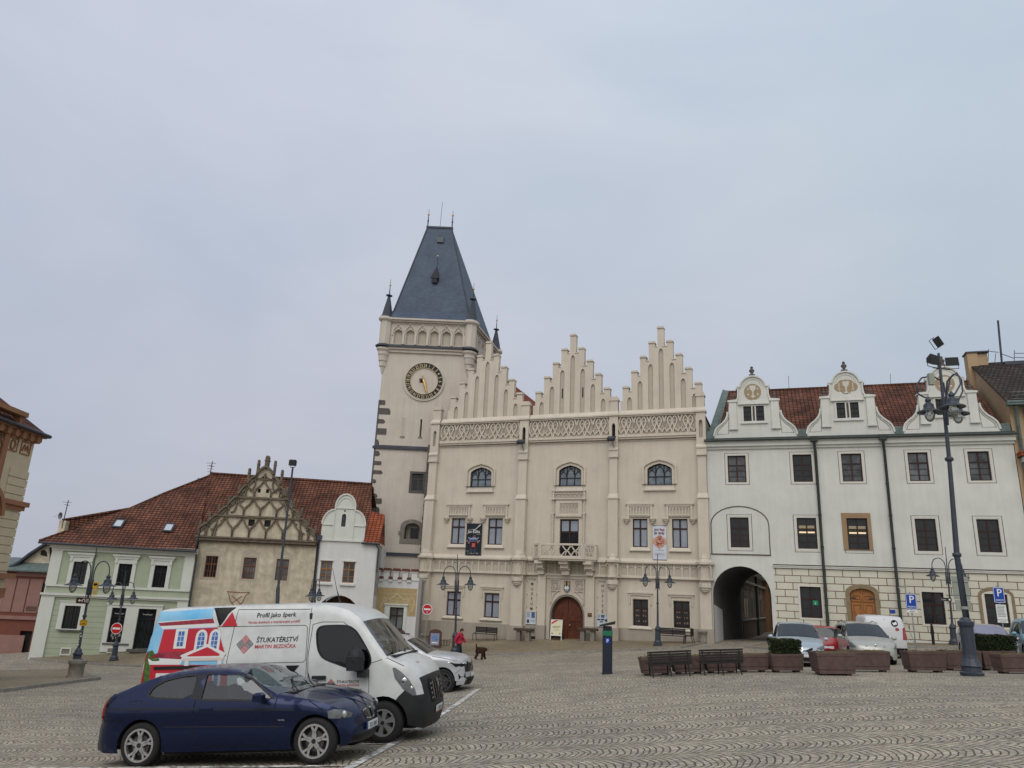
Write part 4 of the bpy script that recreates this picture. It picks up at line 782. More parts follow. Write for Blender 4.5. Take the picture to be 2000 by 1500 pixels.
def shear(o, k):                                     # the tower's plan is not square: its sides run parallel to the museum's
    for c in kids(o):
        for v in c.data.vertices: v.co.x += k * v.co.y
        shear(c, k)
shear(tw, .27)

# ------------------------------------------------------------------ low battlemented annex
FA = Frame(at_y(720, 1230, 54), -.05); an = thing('battlemented_annex', 'small white annex with tiled battlements and a painted panel round its window', 'building', FA.o, FA.yaw)
b = MB(); b.slab(rect(.1, 3.25, -2.2, 3.62), [rect(1.38, 2.36, .1, 1.58)], 0, .35); b.box(.1, .4, .35, 5, -2.2, 3.62); b.box(2.9, 3.25, .35, 5, -2.2, 3.62); b.box(.1, 3.25, 1.5, 5, -2.2, 3.5); b.build('wall', M['white'], an)
b = MB(); b.slab(rect(.2, 3.2, 1.02, 2.88), [rect(.98, 2.62, 1.0, 1.80)], -.012, -.002); pn = b.build('painted_panel', mat('ochre_sgraffito', (.42, .32, .17), .9, .15, 3), an)
b = MB(); b.ribbon([(1.0, 1.9), (1.0, 2.2), (1.3, 2.1), (1.8, 2.5), (2.3, 2.1), (2.6, 2.2), (2.6, 1.9)], .09, -.018, -.012); b.ribbon([(.7, 1.5), (.95, 2.3), (1.1, 1.95)], .07, -.018, -.012); b.ribbon([(2.7, 2.0), (2.85, 2.35), (3.05, 2.0), (2.9, 1.3)], .07, -.018, -.012); b.ribbon([(.25, 2.5), (3.15, 2.5)], .03, -.017, -.012)
b.ribbon(rect(1.3, 2.3, 2.0, 2.2), .03, -.018, -.012, 0, True); b.build('painted_lines', mat('pale_sgraffito_lines', (.52, .45, .31), .9), pn)
b = MB(); b.slab(rect(1.0, 2.58, .0, 1.80), [rect(1.38, 2.36, .1, 1.58)], -.07, .1); b.box(.94, 2.66, -.14, -.002, 1.72, 1.82); b.build('window_surround', M['greenw'], an)
window(an, rect(1.38, 2.36, .1, 1.58), .12, M['brown'], M['glassg'], .07, (.5,), (.62,), .08)
b = MB(); b.prism([(1.02, -.12), (2.6, -.12), (2.42, .1), (1.3, .1)], -.2, -.002); b.build('window_sill', mat('brown_sill', (.10, .055, .05), .6), an)
b = MB(); b.box(.02, 3.3, -.06, .0, 3.42, 3.5); b.box(.0, .1, 0, 4.8, 3.42, 3.5); ti = MB()
for k in range(5):
    x = .24 + k * .66; b.box(x - .16, x + .24, -.02, .3, 3.5, 4.02); b.box(x - .2, x + .28, -.06, .34, 3.96, 4.06); ti.prism([(x - .24, 4.06), (x + .34, 4.06), (x + .26, 4.22), (x - .18, 4.22)], -.12, .4)
    if k: xx = x - .31; b.box(xx - .14, xx + .14, -.12, .2, 3.3, 3.42); ti.prism([(xx - .17, 3.50), (xx + .17, 3.50), (xx + .11, 3.64), (xx - .11, 3.64)], -.16, .36)
for k in range(6): y = .5 + k * .7; b.box(-.02, .3, y, y + .4, 3.5, 4.0); ti.box(-.1, .36, y - .04, y + .46, 4.0, 4.12)
b.build('battlements', M['white'], an); ti.build('battlement_tiles', mat('dark_red_tile', (.14, .05, .04), .8, .3, 6), an)
b = MB(); b.tube([(-.05, -.1, 2.9), (-.05, -.1, -1.4)], .06); b.box(-.15, .05, -.2, 0, 2.9, 3.2); b.build('downpipe', M['iron'], an)
# ------------------------------------------------------------------ GREEN HOUSE
FG = Frame(at_y(60, 1287, 49.5), .12); gh = thing('green_house', 'pale green two storey house with white trim and red tiled roof', 'house', FG.o, FG.yaw)
gu = [(1.42, 2.30), (4.22, 5.07), (6.47, 7.28)]
low = rect(1.42, 2.39, 1.87, 3.28); shopw = rect(4.30, 5.18, 1.13, 3.27); shopd = rect(5.94, 7.06, .80, 3.27)
b = MB(); b.slab(rect(0, 8.9, 3.97, 6.72), [rect(a, c, 4.63, 6.04) for a, c in gu], 0, .3); b.box(0, 8.9, .5, 8, -1.5, 6.7)
b.build('wall', M['green'], gh)
b = MB(); b.slab(rect(0, 8.9, -1.5, 3.97), [low, shopw, shopd], 0, .3); b.build('banded_ground_floor', M['greenb'], gh)
b = MB()
for x0, x1 in ((-.06, .62), (8.28, 8.92)): b.box(x0, x1, -.07, -.002, 4.52, 6.72)
for x0, x1 in ((-.12, .70), (8.28, 8.95)): b.box(x0, x1, -.10, -.002, -1.5, 3.86)
b.box(-.06, -.002, 0, 8, -1.5, 6.7)
b.box(-.18, 8.98, -.20, -.002, 3.90, 4.03); b.box(-.1, 8.93, -.12, -.002, 3.80, 3.90); b.box(.0, 8.9, -.08, -.002, 4.44, 4.56)
b.box(-.1, 8.95, -.10, -.002, 6.70, 6.86); b.box(-.2, 9.0, -.22, .3, 6.86, 7.02); b.box(-.34, 9.02, -.36, .3, 7.02, 7.20)
for a, c in gu:
    b.slab(rect(a - .24, c + .24, 4.56, 6.34), [rect(a, c, 4.63, 6.04)], -.08, .05); b.box(a - .32, c + .32, -.14, -.002, 6.34, 6.42); b.box(a - .42, c + .42, -.22, -.002, 6.50, 6.60); b.box(a - .36, c + .36, -.16, -.002, 6.42, 6.50)
    for x in (a - .26, c + .1): b.box(x, x + .16, -.13, -.002, 6.05, 6.34)
b.slab(rect(1.10, 2.72, 1.82, 3.52), [low], -.07, .05)
b.slab([(4.0, .55), (5.6, .62), (5.6, .78), (7.4, .85), (7.4, 3.45), (4.0, 3.45)], [shopw, shopd], -.07, .05); b.box(3.95, 7.45, -.12, -.002, 3.45, 3.54); b.box(1.05, 2.75, -.11, -.002, 3.52, 3.58)
b.build('white_mouldings', M['greenw'], gh)
for a, c in gu: window(gh, rect(a, c, 4.63, 6.04), .06, M['black'], M['glass'], .06, (.5,), (.68,), .07, thin=(3, (.34,)))
window(gh, low, .06, M['black'], M['glass'], .06, (.5,), (.68,), .07, thin=(3, (.34,)))
o = window(gh, shopw, .08, M['black'], M['glass'], .06, (), (.74,), .05, name='shop_window')
q = MB(); put_text(q, 'Tomáš Zasadil', 4.74, 2.88, .10, .06, 0); [q.ball((4.5 + .1 * k, .11, 1.4 + .25 * random.random()), .07, 6, 1, (1, .1, 1.6)) for k in range(6)]; q.build('shop_lettering', [M['signwhite'], M['pole']], o)
o = window(gh, shopd, .08, M['black'], M['glass'], .08, (.5,), (.74,), .06, name='shop_door')
q = MB(); put_text(q, 'Tomáš Zasadil', 6.5, 2.88, .10, .05, 0); q.build('shop_lettering', M['signwhite'], o)
b = MB(); b.box(1.3, 2.6, -.16, -.002, 1.74, 1.82); b.box(4.1, 5.7, -.14, -.071, 1.02, 1.10); b.box(5.75, 7.3, -.35, .1, .62, .80); b.build('sills_and_step', M['quoin'], gh)
b = MB(); b.slab(rect(1.66, 2.3, .28, .74), [rect(1.74, 2.22, .36, .66)], -.06, -.002); b.slab(rect(4.45, 4.9, .5, .84), [rect(4.5, 4.85, .55, .79)], -.10, -.071); b.box(1.74, 2.22, -.02, -.001, .36, .66, 1); b.box(4.5, 4.85, -.08, -.072, .55, .79, 1); b.build('cellar_vent', [M['greenw'], M['stone']], gh)
# roof: hipped, its ridge meets the tall roof of the next house
def wl(fr, px, py, Y):                                 # picture point at depth Y in a building's own coordinates
    p = at_y(px, py, Y) - fr.o; return (p.dot(fr.u), -p.dot(fr.n), p.z)
E0 = (-.80, -.45, 7.22); E1 = (9.0, -.45, 7.10); RR = wl(FG, 410, 929, 56); H1 = wl(FG, 243, 998, 52.5); H2 = wl(FG, 320, 964, 54.2)
b = MB(); b.add([E0, E1, RR, H2, H1], [(0, 1, 2, 3, 4)]); b.add([(x, y, z - .12) for x, y, z in (E0, E1, RR, H2, H1)], [(4, 3, 2, 1, 0)]); b.add([E0, (-.8, 8, 7.2), (RR[0], RR[1] + 4, 7.2), H1, RR], [(0, 3, 1), (3, 4, 2, 1)])
b.tube([E0, H1, H2, RR], .09, 6); b.add([E0, E1, (E1[0], E1[1], 6.98), (E0[0], E0[1], 7.08)], [(3, 2, 1, 0)]); rfg = b.build('tiled_roof', M['tile'], gh)
b = MB(); b.tube([(E0[0], -.5, 7.12), (E1[0], -.5, 7.02)], .07, 6); b.tube([(E1[0] + .12, -.6, 8.4), (E1[0] + .02, -.55, 7.3), (E1[0] - .05, -.1, 6.9), (9.02, -.08, 6.4), (9.02, -.08, -1)], .055, 6); b.build('gutter', M['lead'], gh)
A_, B_, C_ = Vector(E0), Vector(E1), Vector(RR); nr = (B_ - A_).cross(C_ - A_).normalized()
def onroof(fr, px, py, a, n_):
    d = proj_ray(px, py); dl = Vector((d.dot(fr.u), -d.dot(fr.n), d.z)); o = -Vector((fr.o.dot(fr.u), -fr.o.dot(fr.n), fr.o.z)); t = (a - o).dot(n_) / dl.dot(n_); return o + dl * t
for px, py in ((232, 1023), (329.5, 1031)):
    c = onroof(FG, px, py, A_, nr); uu = (B_ - A_).normalized(); vv = nr.cross(uu).normalized(); vv = vv if vv.z > 0 else -vv; nn = uu.cross(vv).normalized(); nn = nn if nn.y < 0 else -nn
    b = MB(); K = lambda a, e, h: tuple(c + uu * a + vv * e + nn * h)
    b.add([K(-.33, -.42, 0), K(.33, -.42, 0), K(.33, .42, 0), K(-.33, .42, 0), K(-.33, -.42, .06), K(.33, -.42, .06), K(.33, .42, .06), K(-.33, .42, .06)], [(0, 1, 5, 4), (1, 2, 6, 5), (2, 3, 7, 6), (3, 0, 4, 7), (4, 5, 6, 7)]); b.add([K(-.22, -.30, .065), K(.22, -.30, .065), K(.22, .30, .065), K(-.22, .30, .065)], [(0, 1, 2, 3)], 1); b.build('skylight', [M['lead'], mat('sky_pane', (.45, .5, .55), .15, .1, spec=1)], rfg)
# rear wing roof and its aerial
wing = thing('roof_wing', 'red tiled rear wing showing above the roof edge of the green house', 'building', (0, 0, 0)); pa, pb, pc, pd = at_y(116, 1045, 57), at_y(121, 1016, 57), at_y(262, 992, 59), at_y(330, 960, 59)
b = MB(); b.add([tuple(pa - Vector((0, 0, 2))), tuple(pb), tuple(pc), tuple(pd - Vector((0, 0, 3)))], [(0, 1, 2, 3)][::-1]); b.add([tuple(pb), tuple(pc), tuple(pc + Vector((0, 4, -4))), tuple(pb + Vector((0, 4, -4))), tuple(pa - Vector((0, 0, 2)))], [(0, 3, 2, 1), (0, 4, 3)]); b.tube([pb, pc], .1, 6); b.build('tiled_roof', M['tile'], wing)
b = MB(); q0 = at_y(119, 1035, 56.5); b.box(q0.x - .25, q0.x + .25, q0.y, q0.y + .5, q0.z - 2, q0.z + .7); b.build('chimney', M['beige'], wing)
def aerial(px, py, Y, h, label, dish=False, rods=4):
    t = thing('roof_aerial', label, 'aerial', at_y(px, py, Y)); b = MB(); b.tube([(0, 0, -.6), (.06, 0, h)], .035, 5)
    for k in range(rods): z = h - .15 - k * .22; b.tube([(-.35 + .05 * k, 0, z), (.35 - .05 * k, 0, z)], .018, 4)
    b.tube([(0, -.3, h - .35), (0, .4, h - .35)], .02, 4); b.build('mast', M['lead'], t)
    if dish: q = MB(); q.lathe([(.02, -.10), (.16, -.06), (.28, 0)], (-.25, -.1, .30), 14, 0, axis='x', cap=False); q.tube([(-.25, -.1, .35), (-.5, -.5, .2)], .015, 4); q.build('dish', M['pole'], t)
aerial(124, 1016, 56.5, 1.5, 'thin mast with a satellite dish above the left red roof', True, 1)
aerial(409, 930, 56, 1.15, 'many pronged television aerial on the red ridge left of the patterned gable', False, 5)

# ------------------------------------------------------------------ PATTERNED GABLE HOUSE and WHITE HOUSE share one frame
FB = Frame(at_y(367, 1175, 51), .05); bh = thing('patterned_gable_house', 'weathered beige house with ogee patterned stepped gable', 'house', FB.o, FB.yaw)
bw = [(.73, 1.55), (3.26, 4.10), (5.45, 6.28)]
def fl(x): return 3.93 + .03 * x
hb = [rect(a, c, 1.61, 3.01) for a, c in bw]
b = MB(); b.slab([(-.05, -5), (8.12, -5), (7.98, 4.2), (.12, 3.95)], hb, 0, .3); b.box(.1, 7.95, .6, 6, -5, 3.9); b.build('wall', M['beige'], bh)
# old paint remains: gable shapes over the windows and two shields
b = MB()
for a, c in bw: m_ = (a + c) / 2; b.prism([(a - .25, 3.25), (c + .25, 3.25), (m_ + .25, 3.5), (m_, 3.6), (m_ - .25, 3.5)], -.008, -.002); b.slab(rect(a - .16, c + .16, 1.45, 3.18), [rect(a, c, 1.61, 3.01)], -.006, -.002)
b.prism([(.95, .55), (1.2, .5), (1.3, .8), (1.1, 1.0), (.85, .95), (.8, .7)], -.008, -.002); b.build('faded_paint_traces', mat('faded_grey_paint', (.31, .29, .25), .95, .5, 3, .3, 20, col2=(.40, .35, .26)), bh)
b = MB(); sh = [(2.6, .55), (2.75, .15), (3.0, -.1), (3.3, -.15), (3.55, .1), (3.7, .55), (3.95, .75), (3.3, .72), (2.45, .75)]; b.ribbon(sh, .06, -.02, -.002, 0, True); b.ribbon([(2.8, .5), (3.45, .0)], .05, -.02, -.002); b.ribbon([(3.45, .5), (2.85, .0)], .05, -.02, -.002); b.build('painted_shield', mat('faded_red_paint', (.26, .14, .10), .95, .3, 4), bh)
for a, c in bw: window(bh, rect(a, c, 1.61, 3.01), .06, M['brownl'], M['glassg'], .06, (.5,), (.62,), .07, thin=(3, (.30,)), tw=.03)
b = MB(); b.box(-.02, 8.0, -.34, -.01, 4.02, 4.20); b.box(.02, 7.96, -.22, -.01, 3.94, 4.02); b.box(-.05, 8.05, -.42, .1, 4.20, 4.30); b.build('cornice', M['moss'], bh)
tiers = [4.3, 5.72, 7.02, 8.32, 9.30]
ctr = 3.93; 
def tier(z): return 0
# stepped outline: shoulders are quarter-round steps (half width, top)
st = [(3.90, 4.92), (3.38, 5.60), (2.78, 5.98), (2.20, 6.72), (1.62, 7.38), (1.12, 8.38), (.58, 9.08)]
sp_ = [(3.92, 4.95), (3.35, 5.62), (2.80, 6.45), (2.23, 6.84), (1.62, 7.72), (1.13, 9.05), (.57, 9.66), (.0, 10.0)]
ol = [(ctr + 3.95, 4.3)]
prev = 4.3; hs = [3.92, 3.36, 2.79, 2.22, 1.63, 1.12, .57]; tz = [4.85, 5.35, 5.95, 6.55, 7.30, 8.10, 8.75]
for i, h in enumerate(hs):
    nx = hs[i + 1] if i < 6 else 0; z1 = tz[i]; ol.append((ctr + h, z1 if i == 0 else ol[-1][1])); base = tz[i - 1] + .0 if i else 4.55
    rise = (tz[i + 1] - tz[i]) * .78 if i < 6 else .52
    for k in range(1, 6): t = k / 5; ol.append((ctr + h - (h - nx) * t, tz[i] + rise * math.sin(t * PI / 2)))
    if i < 6: ol.append((ctr + nx, tz[i + 1]))
ol = [p for i, p in enumerate(ol) if i == 0 or (Vector(p) - Vector(ol[i - 1])).length > .01]
fullb = ol + [(2 * ctr - x, z) for x, z in ol[::-1] if abs(x - ctr) > .01]
sq = [rect(3.2, 3.64, 5.1, 5.56), rect(4.28, 4.72, 5.1, 5.56), rect(3.53, 3.75, 7.4, 7.66), rect(4.1, 4.32, 7.4, 7.66)]
b = MB(); b.slab(fullb, sq, -.02, .35, 0, back=True); b.build('gable_wall', M['beige'], bh)
b = MB(); [b.box(r[0][0], r[1][0], .12, .15, r[0][1], r[2][1]) for r in sq]; b.build('gable_opening', M['black'], bh)
b = MB()
rib = lambda p, w_=.085, d=-.15: b.ribbon(p, w_, d, -.02)
for i, h in enumerate(hs):                            # curved moulding along every step
    nx = hs[i + 1] if i < 6 else 0; rise = (tz[i + 1] - tz[i]) * .78 if i < 6 else .52
    for s in (-1, 1):
        rib([(ctr + s * (h - (h - nx) * k / 6), tz[i] + rise * math.sin(k / 6 * PI / 2) - .06) for k in range(7)], .13, -.26)
        if i < 6: rib([(ctr + s * (h - .12 - (h - nx) * k / 6), tz[i] + rise * math.sin(k / 6 * PI / 2) - .26) for k in range(7)], .06)
        if i < 6: e = .30; zb = tz[i] - .55; rib([(ctr + s * (nx + .02), tz[i] + rise), (ctr + s * (nx + .03), zb + .35), (ctr + s * (nx + e * .5), zb + .05), (ctr + s * (nx + e * 1.2), zb - .05 if i else 4.3)])
for z, h in ((5.72, 3.0), (7.02, 1.95)): rib([(ctr - h, z), (ctr + h, z)], .13, -.18)
rib([(ctr - .7, 8.33), (ctr + .7, 8.33)], .08)
def ogee(c, z0, z1, e, top=True):                      # one bottle shaped cell between two mullions
    for s in (-1, 1):
        rib([(c + s * .0, z1), (c + s * .05, z1 - .12), (c + s * e * .45, z1 - (z1 - z0) * .36), (c + s * e * .85, z1 - (z1 - z0) * .52), (c + s * e, z1 - (z1 - z0) * .72), (c + s * e, z0)], .095)
for c_ in (-2.26, -1.13, 0, 1.13, 2.26): ogee(ctr + c_, 4.3, 5.68, .565); rib([(ctr + c_, 5.72), (ctr + c_, 5.55)], .11)
for c_ in (-1.70, -.565, .565, 1.70):
    if abs(c_) < 1.8: ogee(ctr + c_ * .98, 5.76, 6.98, .555) if abs(c_) < 1 else ogee(ctr + c_ * .98, 5.76, 6.90, .555)
ogee(ctr, 7.06, 8.29, .56); rib([(ctr, 8.33), (ctr, 8.75)], .08); rib([(ctr - .5, 8.34), (ctr - .25, 8.4), (ctr, 8.62), (ctr + .25, 8.4), (ctr + .5, 8.34)], .08)
for s in (-1, 1): rib([(ctr + s * .565, 7.06), (ctr + s * .6, 7.4), (ctr + s * 1.0, 7.75), (ctr + s * 1.12, 8.1)], .08); rib([(ctr + s * 3.0, 4.3), (ctr + s * 3.0, 4.7), (ctr + s * 2.85, 4.9)], .09); rib([(ctr + s * 3.35, 4.3), (ctr + s * 3.5, 4.6), (ctr + s * 3.4, 5.0)], .08); rib([(ctr + s * 1.2, 7.1), (ctr + s * 1.5, 7.3)], .07)
b.build('ogee_mouldings', M['moss'], bh)
b = MB()
pin = [(3.9, 4.95, 5.35), (3.36, 5.5, 5.95), (2.79, 6.1, 6.5), (2.22, 6.7, 7.1), (1.62, 7.45, 7.9), (1.13, 8.3, 9.06), (.57, 8.9, 9.68)]
for h, z0, z1 in pin:
    for s in (-1, 1): c = ctr + s * h; b.box(c - .07, c + .07, -.12, .14, z0 - .6, z1 - .1); b.box(c - .09, c + .09, -.14, .16, z1 - .35, z1 - .3); b.prism([(c - .08, z1 - .1), (c + .08, z1 - .1), (c + .05, z1), (c - .05, z1)], -.1, .12)
b.box(ctr - .13, ctr + .13, -.14, .2, 9.1, 9.85); b.box(ctr - .17, ctr + .17, -.18, .24, 9.62, 9.68); b.prism([(ctr - .14, 9.85), (ctr + .14, 9.85), (ctr + .08, 10.0), (ctr - .08, 10.0)], -.14, .2)
b.build('gable_pinnacles', M['moss'], bh)
# tall roof behind both gables
zR = wl(FB, 412, 925, 56); zQ = wl(FB, 727, 946, 56.6)
b = MB(); EL, ER = (-.1, .35, 3.9), (11.55, .35, 4.15); b.add([EL, ER, zQ, zR], [(0, 1, 2, 3)]); b.add([zR, zQ, (11.6, 11, 4), (-1.5, 11, 4)], [(0, 1, 2, 3)]); b.add([EL, zR, (-1.5, 11, 4)], [(0, 1, 2)])
b.tube([zR, zQ], .12, 6); b.tube([EL, zR], .07, 5); b.build('tiled_roof', M['tile'], bh)
b = MB(); c0 = wl(FB, 398, 940, 57.5); b.box(c0[0] - .5, c0[0] + .35, c0[1], c0[1] + .8, c0[2] - 1.5, c0[2] + .22); b.build('chimney', M['tileo'], bh)
wh = thing('white_gable_house', 'narrow white house with rounded baroque gable and dark carriage arch', 'house', FB.o, FB.yaw)
ww = [(8.42, 9.20), (9.94, 10.72)]; ca = arch(8.35, 11.35, -5, -.7, .82, 12)
b = MB(); b.slab([(8.14, -5), (12.2, -5), (12.1, 4.36), (8.14, 4.36)], [rect(a, c, 1.65, 3.01) for a, c in ww] + [ca], 0, .35); b.box(8.2, 12.1, .5, 6, .9, 4.3); b.box(12.0, 12.1, .35, 3, -5, 4.3); b.build('wall', M['white'], wh)
b = MB(); P, T = cdt(ccw(ca)); b.add([(x, 1.6, z) for x, z in P], T); b.box(8.2, 8.4, .4, 1.6, -5, 1); b.box(11.3, 11.5, .4, 1.6, -5, 1); b.build('carriage_gate', M['wood'], wh)
for a, c in ww: window(wh, rect(a, c, 1.65, 3.01), .06, M['woodl'], M['glassg'], .05, (.5,), (.62,), .07, thin=(1, (.30,)), tw=.03)
b = MB(); [(b.box(a - .06, c + .06, -.10, -.002, 3.04, 3.10), b.box(a - .12, c + .12, -.14, -.002, 1.46, 1.56)) for a, c in ww]; b.box(9.75, 10.0, -.05, -.002, .80, .95)
gc = 9.68; q_ = [(11.16, 4.42), (11.16, 5.48)] + arcpts(10.36, 5.48, .80, 1.02, 0, 90, 8)[1:] + [(10.36, 6.66)] + arcpts(gc, 6.75, .68, .84, 0, 90, 8)
full_ = q_ + [(2 * gc - x, z) for x, z in q_[::-1] if abs(x - gc) > .01]
gw = rect(9.49, 9.79, 5.36, 6.22); b.slab(full_, [arch(9.49, 9.79, 5.36, 6.08, 6.24, 5), rect(9.60, 9.72, 6.38, 6.48)], 0, .3, back=True)
b.ribbon(q_[1:], .10, -.08, .0); b.ribbon([(2 * gc - x, z) for x, z in q_[1:]], .10, -.08, .0); b.box(gc - .72, gc + .72, -.06, -.002, 6.58, 6.66); b.box(8.22, 9.0, -.06, -.002, 5.42, 5.50); b.box(10.36, 11.14, -.06, -.002, 5.42, 5.50)
for x in (9.0, 10.36): b.box(x - .03, x + .03, -.05, -.002, 4.45, 6.6)
b.ribbon(arcpts(gc, 6.72, .5, .62, 5, 175, 10), .04, -.04, -.002); b.box(8.15, 11.2, -.12, .2, 4.36, 4.46); b.build('rounded_gable', M['greenw'], wh)
o = window(wh, rect(9.49, 9.79, 5.36, 6.24), .12, M['lead'], M['glassg'], .03, (.5,), (.5,), .03, name='gable_window'); b = MB(); b.box(9.58, 9.74, .1, .12, 6.36, 6.5); b.build('gable_vent', M['black'], wh)
b = MB(); b.add([(11.1, -.2, 4.35), (12.28, -.2, 4.35), (12.15, 2.4, 6.55), (11.1, 2.4, 6.75)], [(0, 1, 2, 3)]); b.add([(12.28, -.2, 4.35), (12.28, 3, 4.35), (12.15, 2.4, 6.55)], [(0, 1, 2)]); b.build('lower_roof', M['tileo'], wh)
b = MB(); b.tube([(11.05, -.25, 4.3), (12.3, -.25, 4.3)], .07, 6); b.tube([(12.0, -.2, 4.3), (12.22, -.1, 3.95), (12.22, -.1, 2.4)], .055, 6); b.tube([(8.16, -.08, 4.6), (8.18, -.08, -5)], .055, 6); b.box(7.98, 8.3, -.2, .1, 4.35, 4.7); b.build('downpipe', M['lead'], wh)

# ------------------------------------------------------------------ LONG PALE HOUSE on the right
FR = Frame(at_y(1390, 1253, 49.507), -.33); rh = thing('long_pale_house', 'long pale house with three scrolled chalice gables and an archway beside the museum', 'house', FR.o, FR.yaw)
ux = [(1.42, 2.60), (5.55, 6.72), (8.50, 9.70), (12.36, 13.50), (15.68, 16.84)]
lo = [rect(5.48, 6.70, 1.73, 3.60), rect(12.30, 13.46, 1.69, 3.53), rect(15.58, 16.74, 1.70, 3.54)]; dr_ = arch(8.33, 9.74, -.1, 3.22, 3.60, 8); ar_ = arch(.17, 3.76, -1.2, 2.95, 4.74, 16)
b = MB(); b.slab(rect(.05, 18.2, 4.82, 12.85), [rect(a, c, 10.2, 12.02) for a, c in ux] + [rect(a, c, 5.93, 7.88) for a, c in ux], 0, .35); b.slab(rect(.05, 4.0, -1.4, 4.82), [ar_], 0, .35)
b.box(.1, 18.2, .6, 9.5, 4.85, 12.6); b.box(4.0, 18.2, .6, 9.5, -1.4, 4.85); b.box(18.1, 18.2, .35, 9.5, -1.4, 12.8)
ap = arcpts(1.965, 2.95, 1.795, 1.79, 0, 180, 16)
b.build('wall', M['rw'], rh)
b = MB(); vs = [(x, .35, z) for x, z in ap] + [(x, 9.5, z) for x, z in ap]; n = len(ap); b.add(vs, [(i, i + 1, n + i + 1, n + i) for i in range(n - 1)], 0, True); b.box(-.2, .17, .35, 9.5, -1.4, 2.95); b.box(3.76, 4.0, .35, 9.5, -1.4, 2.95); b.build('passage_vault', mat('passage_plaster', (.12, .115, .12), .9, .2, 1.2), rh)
b = MB(); b.slab(rect(4.0, 18.2, .72, 4.70), lo + [dr_], 0, .35); b.build('sgraffito_ground_floor', M['sgraf'], rh)
b = MB(); b.slab(rect(4.0, 18.2, -1.4, .72), [rect(8.33, 9.74, -.1, .72), rect(12.56, 13.18, .30, .56)], -.02, .35); b.box(3.98, 18.22, -.10, -.002, 4.70, 4.80); b.box(3.96, 18.25, -.14, -.002, 4.80, 4.86)
b.box(.02, 18.25, -.12, -.002, 12.45, 12.62); b.box(.02, 18.3, -.26, -.002, 12.62, 12.85); b.box(.03, 18.28, -.30, .34, 12.85, 13.03)
b.build('plinth_and_cornice', M['rw'], rh)
dk = mat('painted_brown_line', (.085, .055, .045), .9); bz = mat('painted_ochre_band', (.30, .20, .12), .9, .1); b = MB()
for a, c in ux: b.ribbon(rect(a - .18, c + .18, 10.05, 12.18), .035, -.006, -.002, 0, True)
for i, (a, c) in enumerate(ux): b.ribbon(rect(a - .19, c + .19, 5.72, 8.06), .04, -.006, -.002, 0, True)
b.ribbon([(.2, 5.5), (.2, 7.44)] + arcpts(2.02, 7.42, 1.82, 1.18, 180, 0, 14)[1:] + [(3.84, 5.5)], .055, -.03, -.002); b.ribbon([(.15, 5.48), (3.88, 5.48)], .06, -.05, -.002); b.box(3.96, 18.2, -.15, -.13, 4.86, 4.92); b.build('painted_lines', dk, rh)
b = MB()
for i, (a, c) in enumerate(ux):
    if i != 2: b.ribbon(rect(a - .09, c + .09, 5.82, 7.97), .07, -.008, -.002, 0, True)
b.slab(rect(8.22, 9.90, 5.90, 8.20), [rect(8.50, 9.70, 5.93, 7.88)], -.05, -.002); b.build('ochre_window_band', bz, rh)
ivo = mat('ivory_paint', (.60, .58, .52), .9, .04)
def sur(*k): q = MB(); q.slab(*k); q.build('pale_surround', ivo, rh)
for i, (a, c) in enumerate(ux):
    sur(rect(a - .13, c + .13, 10.08, 12.14), [rect(a, c, 10.2, 12.02)], -.012, -.006)
    if i != 2: sur(rect(a - .14, c + .14, 5.78, 8.01), [rect(a - .06, c + .06, 5.86, 7.94)], -.010, -.003)
for r in lo[:2]: x0, x1, z0, z1 = r[0][0], r[1][0], r[0][1], r[2][1]; sur(rect(x0 - .12, x1 + .12, z0 - .12, z1 + .12), [r], -.03, -.002)
sur(arch(15.42, 16.92, 1.55, 3.45, 3.74, 8), [lo[2]], -.03, -.002)
for a, c in ux:
    window(rh, rect(a, c, 10.2, 12.02), .14, M['brown'], M['glassg'], .07, (.5,), (.64,), .08, thin=(1, (.22, .43)), tw=.03)
    o = window(rh, rect(a, c, 5.93, 7.88), .10, M['brown'], M['glass'], .07, (.5,), (.64,), .08, thin=(1, (.22, .43)), tw=.03)
    if 5 < a < 9: q = MB(); q.box(a + .12, c - .12, .122, .13, 6.92, 7.02); q.box(a + .12, c - .12, .122, .13, 7.12, 7.4, 1); q.build('lit_interior', [emi('warm_tube_light', (.85, .68, .42), .38), mat('beige_room', (.34, .30, .2), .8)], o)
for i, r in enumerate(lo):
    o = window(rh, r, .14, M['brown'], M['glass'], .07, (.5,), (.60,), .09, thin=(1, (.3,)), tw=.03)
    if i == 0: q = MB(); q.box(6.2, 6.5, .12, .13, 2.5, 2.78); put_text(q, 'i', 6.35, 2.54, .24, .115, 1, bold=.02); q.build('green_information_sign', [mat('sign_green', (.01, .25, .12), .4), M['signwhite']], o)
b = MB(); b.slab(arch(8.10, 9.97, -.3, 3.35, 3.86, 8), [dr_], -.05, .2); b.slab(arch(15.25, 17.08, .5, 3.45, 3.95, 8), [arch(15.42, 16.92, .5, 3.45, 3.74, 8)], -.05, -.002); b.build('stone_door_surround', mat('ochre_stone', (.24, .185, .115), .9, .2, 4, .3, 30), rh)
b = MB(); P, T = cdt(ccw(dr_)); b.add([(x, .16, z) for x, z in P], T)
for s in (8.42, 9.08):
    for z0, z1 in ((.3, 1.5), (1.62, 2.7), (2.82, 3.25)): b.slab(rect(s, s + .58, z0, z1), [rect(s + .08, s + .50, z0 + .08, z1 - .08)], .11, .16); b.box(s + .14, s + .44, .125, .16, z0 + .14, z1 - .14)
